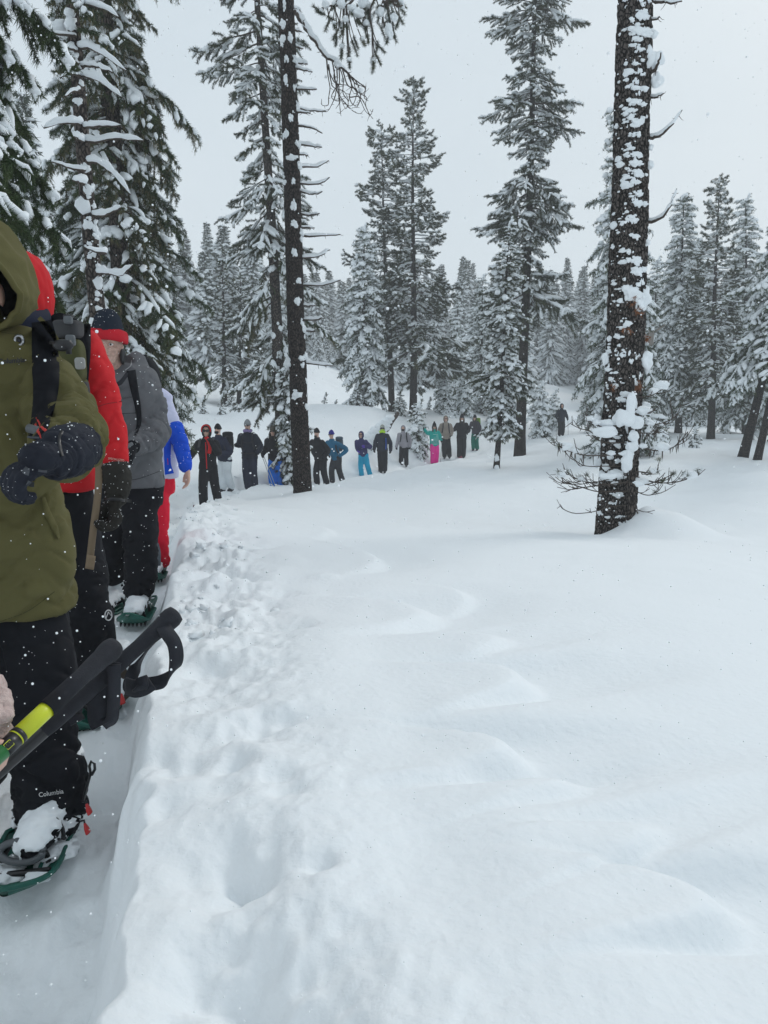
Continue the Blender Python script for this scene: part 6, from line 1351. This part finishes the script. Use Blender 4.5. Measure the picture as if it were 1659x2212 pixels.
# =================== the line of hikers
def fab(c, nm='cloth', r=.8): return fabric(nm, c, None, r, (120, .2, .003, 2), .1, 4)
def hiker(label, u, vt, y, H, yaw, jack, trou, x_off=0, lean=(0, 0), fl=(.055, 0, 0), fr=(-.055, 0, 0), al=None, ar=None, hat=None, hatc=None, hood_=None, glasses=None, hair=False, gl=None, scarf=None, bib=None, boots=True, width=1.0, dx=0, snowy=False):
    """H height; image right is +x at yaw 0; al / ar = (elbow, hand) of the arm on the image right / left"""
    Pt = P(u, vt, y); x = Pt[0]+dx; g = ground(x, y); H = float(np.clip(Pt[2]-g, H-.22, H+.25)); t = put_person(label, (x, y, g)); Mx = rotm(yaw)
    def L(p): return np.asarray(p, float)*H@Mx.T+np.array([x, y, g])
    lx, ly = lean; sh = .80; rx = width*1.14
    al = al or ((.165, .01, .63), (.155, -.05, .48)); ar = ar or ((-.165, .01, .63), (-.155, -.05, .48))
    hd = (lx, ly-.01, .93); chest = (lx*.7, ly*.7, .72)
    kn = lambda f_, s_: ((f_[0]+s_*.055)/2, (f_[1])/2-.045, .28+f_[2]*.5)
    HSn, tfn, Mxn = head_shapes(L(hd), yaw, 0, 0, H/1.75*.95)
    core = [loft([(L((0, 0, .50)), .075*H, .05*H, yaw), (L(chest), .08*H, .05*H, yaw), (L((lx, ly, sh)), .08*H, .045*H, yaw), (L((lx, ly, .85)), .03*H, .03*H, yaw)], 12), limb([L((lx, ly, .82)), L(hd)], [.034*H, .034*H], 10, 6)]
    for s_, f_, a_ in ((1, fl, al), (-1, fr, ar)):
        core += limbs([L((s_*.05, 0, .5)), L(kn(f_, s_)), L((f_[0], f_[1], .05+f_[2]))], [.04*H, .03*H, .022*H], 10, 8)
        core += limbs([L((lx+s_*.10, ly, .785)), L(a_[0]), L(a_[1])], [.026*H, .022*H, .016*H], 8, 8)
        d = np.array(a_[1])-np.array(a_[0]); core += hand_shapes(L(a_[1]), d@Mx.T, (-s_, -.4, 0), 1.0, .6, 1 if s_ > 0 else -1, .012) if not gl else []
    V, T = fuse(HSn+core, .018, 1); MB().add(V, T).obj('body', M_skin, t)
    JS = [loft([(L((0, 0, .455)), .102*H*rx, .080*H, yaw), (L((0, 0, .47)), .105*H*rx, .082*H, yaw), (L((lx*.3, ly*.3, .57)), .094*H*rx, .075*H, yaw), (L(chest), .108*H*rx, .080*H, yaw), (L((lx, ly, .785)), .098*H*rx, .065*H, yaw), (L((lx, ly, .835)), .05*H, .05*H, yaw), (L((lx, ly, .86)), .044*H, .046*H, yaw)], 18)]
    fs = []
    for s_, a_ in ((1, al), (-1, ar)):
        JS += limbs([L((lx+s_*.098, ly, .775)), L(a_[0]), L(a_[1])], [.050*H, .045*H, .034*H], 10, 10); fs.append((L(a_[0]), L(a_[1]), .05, 12, .006))
    V, T = fuse(JS, .020, 2, folds(fs+[(L((0, 0, .46)), L((0, 0, .75)), .16, 7, .007)], .007, 5)); MB().add(V, T).obj('jacket', jack, t); t_b = bvh(V, T)
    if snowy: crust(t, V, T, -.25, u, .008)
    TSn = [loft([(L((0, 0, .455)), .085*H, .066*H, yaw), (L((0, 0, .50)), .09*H, .07*H, yaw), (L((0, 0, .54)), .085*H, .066*H, yaw)], 14)]
    fs = []
    for s_, f_ in ((1, fl), (-1, fr)):
        pts = [L((s_*.045, 0, .49)), L(kn(f_, s_)), L((f_[0], f_[1], .07+f_[2]))]; TSn += limbs(pts, [.068*H, .057*H, .054*H], 12, 10); fs.append((pts[1], pts[2], .07, 9, .010)); fs.append((pts[0], pts[1], .08, 6, .005))
    V, T = fuse(TSn, .020, 2, folds(fs, .004, 7)); MB().add(V, T).obj('trousers', trou, t)
    for f_ in (fl, fr):
        c = L((f_[0], f_[1]-.02, .02+f_[2])); MB().add(*blob(c, (.05, .13, .055), 2, .05, yaw)).obj('boot', M_charcoal if boots is True else boots, t)
    if gl:
        for s_, a_ in ((1, al), (-1, ar)):
            d = nrm((np.array(a_[1])-np.array(a_[0]))@Mx.T); V, T = fuse(hand_shapes(L(a_[1]), d, (-s_*.9, -.4, .1), 1.0, .7, 1 if s_ > 0 else -1, .014), .010, 1); MB().add(V, T).obj('glove', gl, t)
    hs = H/1.75
    if hood_:
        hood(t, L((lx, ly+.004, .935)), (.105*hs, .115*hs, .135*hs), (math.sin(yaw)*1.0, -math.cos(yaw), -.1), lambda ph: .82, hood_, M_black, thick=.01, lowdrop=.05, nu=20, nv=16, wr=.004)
    if hat:
        V, T = ICO[2]; kp = (V[:, 2] > -.12)[T].all(1); sc = np.array([.086, .104, .105])*hs
        hv = V*sc; hv[:, 2] += .04*hs+(.03*np.clip(V[:, 2], 0, 1)**3 if hat != 'trap' else 0)
        MB().add(np.array([tfn(q/(H/1.75*.95)) for q in hv]), T[kp]).obj('winter_hat', hatc, t)
        a = np.linspace(0, 2*math.pi, 25); MB().add(*tube(np.array([tfn((.084*math.cos(q), .015+.10*math.sin(q), .038)) for q in a]), np.tile([.010, .022], (25, 1)), 8)).obj('hat_band', hatc if hat != 'trap' else mat('pale_fur', (.55, .54, .52), .95, bump=(80, 1, .01)), t)
        if hat == 'pom': MB().add(*blob(tfn((0, .02, .175)), .042, 2, .25)).obj('pompom', hatc, t)
        if hat == 'trap':
            for s_ in (-1, 1): MB().add(*blob(tfn((s_*.082, .01, -.02)), (.022, .035, .06), 2, .15)).obj('ear_flap', hatc, t)
    if glasses:
        for s_ in (-1, 1): MB().add(*blob(tfn((s_*.033, -.095, .008)), (.030 if glasses == 'sun' else .045, .014, .020 if glasses == 'sun' else .034), 2, .0, yaw)).obj('goggle_lens' if glasses != 'sun' else 'sunglass_lens', M_lens, t)
        MB().add(*tube(np.array([tfn((-.078, -.01, .012)), tfn((-.06, -.09, .012)), tfn((0, -.108, .012)), tfn((.06, -.09, .012)), tfn((.078, -.01, .012))]), .005 if glasses == 'sun' else .012, 6)).obj('glasses_frame', M_black, t)
    if hair:
        for s_ in (-1, 1): MB().add(*limb([tfn((s_*.072, .02, .02)), tfn((s_*.085, -.015, -.06)), tfn((s_*.075, -.06, -.16)), tfn((s_*.07, -.085, -.25))], [.024, .032, .034, .018], 9, 12, jit=.1, rg=np.random.default_rng(3))).obj('hair', M_hair, t)
    if scarf:
        a = np.linspace(0, 2*math.pi, 21); MB().add(*tube(L((lx, ly-.01, .862))+np.stack([np.cos(a)*.085*hs, np.sin(a)*.095*hs, .01*np.sin(3*a)], 1), .034*hs, 10, jit=.06, rg=np.random.default_rng(5))).obj('scarf', scarf, t)
    if bib == 'beard': MB().add(*blob(tfn((0, -.062, -.085)), (.05, .042, .04), 2, .15)).obj('beard', M_hair, t)
    elif bib is not None: MB().add(*blob(tfn((0, -.055, -.055)), (.062, .055, .055), 2, .08)).obj('face_mask', bib, t)
    return t, L, tfn, t_b, H
def pack(label, L, m, H, c=(0, .09, .70), s=(.085, .05, .15), m2=None, yaw=0):
    t = thing('backpack', label, 'backpack', tuple(L(c))); V, T = ICO[3]; Mx = rotm(yaw)
    q = np.sign(V)*np.abs(V)**.6*np.array(s)*H; q = q+normals(q, T)*(.01*fbm(q*9, 3))[:, None]; MB().add(q@Mx.T+L(c), T).obj('bag', m, t)
    q2 = np.sign(V)*np.abs(V)**.7*np.array([s[0]*.95, s[1]*1.05, s[2]*.28])*H+np.array([0, 0, s[2]*H*.9]); MB().add(q2@Mx.T+L(c), T).obj('lid', m2 or m, t); return t
def pack_straps(t, L, m=None, hs=1.0):
    for s_ in (-1, 1): MB().add(*ribbon([L((s_*.06, .06, .83)), L((s_*.062, -.02, .832)), L((s_*.066, -.086, .77)), L((s_*.075, -.094, .68)), L((s_*.09, -.06, .60))], .045, .01, 20, [(1, 0, 0), (1, 0, 0)])).obj('pack_strap', m or M_charcoal, t)
def pole_far(label, a, b):
    t = thing('trekking_pole', label, 'trekking pole', tuple(b)); a, b = np.asarray(a), np.asarray(b); d = nrm(b-a)
    MB().add(*tube(np.array([a, b]), [.011, .009], 6)).obj('shaft', M_metal, t); MB().add(*tube(np.array([a-d*.10, a+d*.04]), [.018, .016], 8)).obj('grip', M_foam, t)
    MB().add(*tube(np.array([b-d*.09, b-d*.08]), [.04, .04], 10)).obj('basket', M_black, t); return t
C_blk = fab((.008, .008, .011), 'cloth_black'); C_navy = fab((.014, .017, .036), 'cloth_navy'); C_dn = fab((.012, .015, .026), 'cloth_darknavy'); C_red = fab((.52, .012, .015), 'cloth_red')

t, L, tf, b, H = hiker('hiker in black with a red lined hood and hanging red scarf', 446, 918, 17.3, 1.72, .05, C_blk, C_blk, lean=(.0, -.01), al=((.14, -.06, .66), (.085, -.16, .80)), ar=((-.185, .0, .66), (-.255, -.02, .55)), fl=(.085, .06, .03), fr=(-.05, -.12, -.02), hood_=C_blk, glasses='gog', gl=C_blk, width=.95)
a = np.linspace(-.35, math.pi+.35, 24); MB().add(*tube(np.array([tf((.098*math.cos(q), -.055+.0*q, .02+.115*math.sin(q))) for q in a]), np.tile([.016, .012], (24, 1)), 8)).obj('hood_edge', C_red, t)
MB().add(*ribbon([L((.0, -.07, .86)), L((.035, -.105, .82)), L((.05, -.11, .74)), L((.035, -.10, .665))], .085, .02, 16, [(1, 0, 0), (1, 0, .1)])).obj('scarf', C_red, t)
MB().add(*ribbon([L((0, -.098, .80)), L((.0, -.10, .64)), L((0, -.10, .48))], .02, .012, 12, [(1, 0, 0), (1, 0, 0)])).obj('zip', C_red, t)
for s_ in (-1, 1): MB().add(*ribbon([L((s_*.07, .05, .83)), L((s_*.075, -.05, .83)), L((s_*.085, -.10, .74))], .05, .012, 12, [(1, 0, 0), (1, 0, 0)])).obj('pack_strap', M_pgrey, t)
snowshoe('dark red snowshoe stepping out of the snow, first hiker of the far line', L((-.055, -.17, .0)), R(-25), R(0), mat('maroon_plastic', (.16, .015, .03), .5), 1.0, False)

t, L, tf, b, H = hiker('hiker in a navy jacket and white trousers, black beanie bowed over the chest', 477, 918, 20.2, 1.75, -.45, C_navy, fab((.55, .58, .60), 'cloth_white'), dx=.08, lean=(-.05, -.07), al=((.14, -.05, .60), (.02, -.16, .60)), ar=((-.14, -.08, .62), (-.06, -.16, .60)), fl=(.05, .06, 0), fr=(-.03, -.04, 0), hat='cap', hatc=C_blk, gl=fab((.38, .38, .40), 'cloth_glove_grey'), bib=C_blk)
pack_straps(t, L); pack('black backpack of the bowed hiker in white trousers', L, C_blk, H, (.0, .085, .72))
t, L, tf, b, H = hiker('tall man in a grey beanie, sunglasses and dark jacket, with a purple scarf', 537, 909, 20.8, 1.84, -.1, C_dn, C_navy, lean=(-.01, -.02), al=((.16, -.01, .65), (.15, -.12, .56)), ar=((-.15, .0, .66), (-.17, -.04, .66)), fl=(.06, .0, 0), fr=(-.02, -.06, 0), hat='cap', hatc=fab((.20, .21, .22), 'knit_grey'), glasses='sun', gl=C_blk, scarf=fab((.18, .14, .28), 'cloth_purple'), bib='beard')
pack_straps(t, L, M_webbing); MB().add(*ribbon([L((-.07, -.097, .71)), L((0, -.105, .695)), L((.07, -.097, .71))], .025, .01, 12, [(0, 0, 1), (0, 0, 1)])).obj('chest_strap', M_webbing, t)
MB().add(*ribbon([L((-.1, -.08, .55)), L((0, -.10, .545)), L((.1, -.08, .55))], .03, .012, 12, [(0, 0, 1), (0, 0, 1)])).obj('hip_belt', M_charcoal, t)
t, L, tf, b, H = hiker('hiker in a black jacket and bright blue trousers, sunglasses and brown beanie', 587, 922, 21.3, 1.68, -.15, C_blk, fab((.006, .16, .66), 'cloth_bright_blue'), dx=.08, lean=(-.02, -.02), al=((.16, .02, .64), (.19, -.04, .50)), ar=((-.14, -.02, .66), (-.16, -.13, .58)), fl=(.07, .02, 0), fr=(-.045, -.04, 0), hat='cap', hatc=fab((.07, .06, .045), 'knit_brown'), glasses='sun', hair=True, gl=C_blk, boots=C_red)
h = L((-.16, -.13, .58)); pole_far('upper of two crossed poles before the bright blue trousers', h, L((.10, -.26, .02))); pole_far('lower of two crossed poles before the bright blue trousers', h+[-.03, -.03, -.03], L((.075, -.30, .0)))
t, L, tf, b, H = hiker('bearded man all in black just right of the big bare trunk', 686, 927, 24.0, 1.80, -.5, C_blk, C_blk, dx=.10, lean=(-.05, -.04), al=((.15, .0, .63), (.10, -.09, .52)), ar=((-.13, -.05, .63), (-.04, -.13, .55)), fl=(.07, .05, 0), fr=(-.06, -.05, 0), hat='cap', hatc=C_blk, gl=C_blk, bib='beard', width=1.1)
t, L, tf, b, H = hiker('hiker in a teal blue jacket and blue beanie bending forward under a grey pack', 720, 931, 25.6, 1.74, -.65, fab((.006, .10, .19), 'cloth_teal_blue'), M_charcoal, dx=.10, lean=(-.06, -.06), al=((.19, .06, .66), (.14, -.06, .55)), ar=((-.13, -.04, .62), (-.08, -.12, .56)), fl=(.07, .08, 0), fr=(-.06, -.06, 0), hat='cap', hatc=fab((.02, .02, .20), 'knit_blue'), gl=C_blk, glasses='sun', width=.92)
pack_straps(t, L); pack('grey backpack of the hiker in the teal blue jacket', L, fab((.06, .09, .12), 'cloth_slate'), H, (.0, .085, .74), (.075, .05, .13))
t, L, tf, b, H = hiker('hiker in a hooded navy jacket and cyan trousers striding with legs apart', 779, 932, 27.6, 1.66, -.25, fab((.022, .020, .085), 'cloth_indigo'), fab((.0, .26, .42), 'cloth_cyan'), dx=.10, lean=(-.04, -.03), al=((.16, .01, .66), (.08, -.13, .69)), ar=((-.15, .0, .66), (-.10, -.10, .60)), fl=(.13, .05, 0), fr=(-.03, -.05, 0), hood_=fab((.022, .020, .085), 'cloth_indigo_hood'), glasses='sun', gl=fab((.07, .03, .30), 'cloth_violet'), width=.95)
t, L, tf, b, H = hiker('hiker in a pale trapper hat, goggles and neon yellow neck gaiter, navy jacket', 826, 918, 29.2, 1.76, 0, C_dn, C_blk, lean=(0, -.01), al=((.165, .0, .62), (.17, -.03, .48)), ar=((-.15, .0, .62), (-.17, -.05, .50)), fl=(.05, .02, 0), fr=(-.03, -.05, 0), hat='trap', hatc=fab((.32, .33, .30), 'fur_hat'), glasses='gog', gl=C_blk, scarf=fab((.38, .62, .03), 'cloth_neon'), bib=fab((.40, .64, .04), 'cloth_neon2'))
MB().add(*ribbon([L((.07, -.092, .74)), L((.075, -.09, .62)), L((.07, -.085, .50))], .05, .012, 10, [(1, 0, 0), (1, 0, 0)])).obj('jacket_panel', fab((.01, .05, .25), 'cloth_blue_panel'), t)
t, L, tf, b, H = hiker('hiker in a pale grey hooded jacket with a black face mask and black mittens', 873, 919, 31.5, 1.66, -.1, fab((.26, .25, .275), 'cloth_pale_grey'), C_blk, lean=(-.02, -.02), al=((.15, .0, .64), (.15, -.05, .50)), ar=((-.15, .0, .64), (-.18, -.04, .49)), fl=(.06, .0, 0), fr=(-.07, -.03, 0), hood_=fab((.26, .25, .275), 'cloth_pale_grey_hood'), bib=C_blk, gl=C_blk)
pack_straps(t, L, C_blk)
t, L, tf, b, H = hiker('girl in a striped turquoise jacket and pink trousers, one arm raised with her pole', 939, 911, 33.2, 1.60, .1, fab((.0, .30, .26), 'cloth_turquoise'), fab((.66, .01, .24), 'cloth_pink'), lean=(-.01, -.01), al=((.15, .0, .64), (.16, -.06, .60)), ar=((-.17, .0, .76), (-.26, -.06, .86)), fl=(.05, .0, 0), fr=(-.045, -.03, 0), hat='pom', hatc=C_blk, glasses='gog', gl=C_blk, hair=True)
for k in range(9):
    zz_ = .50+.03*k; a = np.linspace(math.pi*1.02, math.pi*1.98, 16); rr_ = .104+.0*k
    MB().add(*tube(np.array([L((.108*math.cos(q), .086*math.sin(q), zz_)) for q in a]), .006, 5)).obj('stripe', fab((.55, .68, .66), 'cloth_stripe'), t)
pole_far('pole planted out to the left by the turquoise jacket girl', L((-.26, -.07, .86)), P(993, 977, 33)*0+np.array([P(901, 980, 33.0)[0], 33.0, ground(P(901, 980, 33.0)[0], 33.0)+.02]))
pole_far('upright pole between the turquoise and the beige jackets', L((.17, -.08, .60)), L((.13, -.12, .05)))
t, L, tf, b, H = hiker('hiker in a beige hooded jacket and sunglasses between the turquoise and black ones', 963, 898, 34.5, 1.80, .0, fab((.24, .205, .175), 'cloth_beige'), C_blk, lean=(0, -.01), al=((.15, .0, .64), (.13, -.06, .56)), ar=((-.15, .0, .64), (-.12, -.06, .56)), fl=(.10, .0, 0), fr=(-.02, -.04, 0), hood_=fab((.24, .205, .175), 'cloth_beige_hood'), glasses='sun', gl=C_blk, width=1.05)
pack_straps(t, L, C_charc if False else M_charcoal)
t, L, tf, b, H = hiker('long haired hiker all in black with a pointed black hat and bent arms', 998, 893, 35.3, 1.82, .0, C_blk, C_blk, lean=(0, -.01), al=((.16, .0, .64), (.13, -.08, .62)), ar=((-.17, -.02, .66), (-.22, -.08, .68)), fl=(.05, .0, 0), fr=(-.05, -.03, 0), hat='cap', hatc=C_blk, glasses='sun', hair=True, gl=C_blk)
for s_, c_ in ((1, 'pinkish snowshoe under the long haired hiker in black'),): snowshoe(c_, L((-.06, -.07, .01)), .3, 0, mat('rose_plastic', (.25, .04, .07), .5), 1.0, False)
t, L, tf, b, H = hiker('last of the close line, dark jacket, green trousers and a lime green pack', 1026, 897, 37.4, 1.68, -.55, fab((.035, .030, .042), 'cloth_plum_grey'), fab((.0, .115, .085), 'cloth_green'), lean=(-.02, -.02), al=((.13, .02, .64), (.12, -.04, .50)), ar=((-.16, -.02, .66), (-.22, -.06, .52)), fl=(.05, .03, 0), fr=(-.04, -.04, 0), hat='cap', hatc=C_blk, glasses='sun', hair=True, gl=C_blk, dx=.05)
pack_straps(t, L); pack('lime green backpack of the last hiker in the close line', L, fab((.13, .24, .02), 'cloth_lime'), H, (.02, .09, .76), (.08, .05, .14))
t, L, tf, b, H = hiker('lone hiker in black standing with two poles on the open snow near the patched trunk', 1214, 872, 40.6, 1.76, .1, C_dn, C_blk, lean=(0, 0), al=((.16, .0, .64), (.17, -.08, .55)), ar=((-.16, .0, .64), (-.17, -.08, .55)), fl=(.06, .0, 0), fr=(-.05, -.02, 0), hood_=C_dn, gl=C_blk)
pole_far('right hand pole of the lone hiker', L((.17, -.10, .58)), L((.19, -.16, .0))); pole_far('left hand pole of the lone hiker', L((-.17, -.10, .58)), L((-.19, -.14, .0)))
bpy.data.scenes.remove(_ts)
print('line', round(time.time()-T0, 1))
# ------------------------------------------------------------------ falling snow and haze
rg = np.random.default_rng(55)
n = 9500
r = 0.75+22*rg.random(n)**2.1; az = rg.uniform(-R(50), R(50), n); zz = rg.uniform(-1, 1, n)
x = r*np.sin(az); y = r*np.cos(az); z = CZ-.25*r*.6+zz*r*.85
s = np.clip(rg.lognormal(math.log(.0013), .35, n), .0007, .0028)*np.clip(r/2.0, .75, 3.2)
gz = height(x, y); ok = (z > gz+.02)
V0, T0_ = ICO[0]; c = np.stack([x, y, z], -1)[ok]; s = s[ok]
V = (c[:, None]+V0[None]*s[:, None, None]).reshape(-1, 3); T = (T0_[None]+np.arange(len(c))[:, None, None]*12).reshape(-1, 3)
f = MB().add(V, T).obj('falling_snow', M_flake); f['kind'] = 'stuff'
mz = bpy.data.materials.new('haze'); mz.use_nodes = True; t = mz.node_tree; t.nodes.clear()
o_ = t.nodes.new('ShaderNodeOutputMaterial'); pv = t.nodes.new('ShaderNodeVolumePrincipled')
pv.inputs['Color'].default_value = (.985, .99, 1.0, 1); pv.inputs['Density'].default_value = HAZE; pv.inputs['Anisotropy'].default_value = .0
t.links.new(pv.outputs['Volume'], o_.inputs['Volume'])
hz = np.array([[-320, -320, CZ-9], [320, 320, CZ+40]]); B = np.array([[hz[i][0], hz[j][1], hz[k][2]] for i in (0, 1) for j in (0, 1) for k in (0, 1)])
BT = np.array([(0,1,3),(0,3,2),(4,6,7),(4,7,5),(0,4,5),(0,5,1),(2,3,7),(2,7,6),(0,2,6),(0,6,4),(1,5,7),(1,7,3)])
h = MB().add(B, BT).obj('haze', mz, smooth=False); h['kind'] = 'stuff'
print('script', round(time.time()-T0, 1))
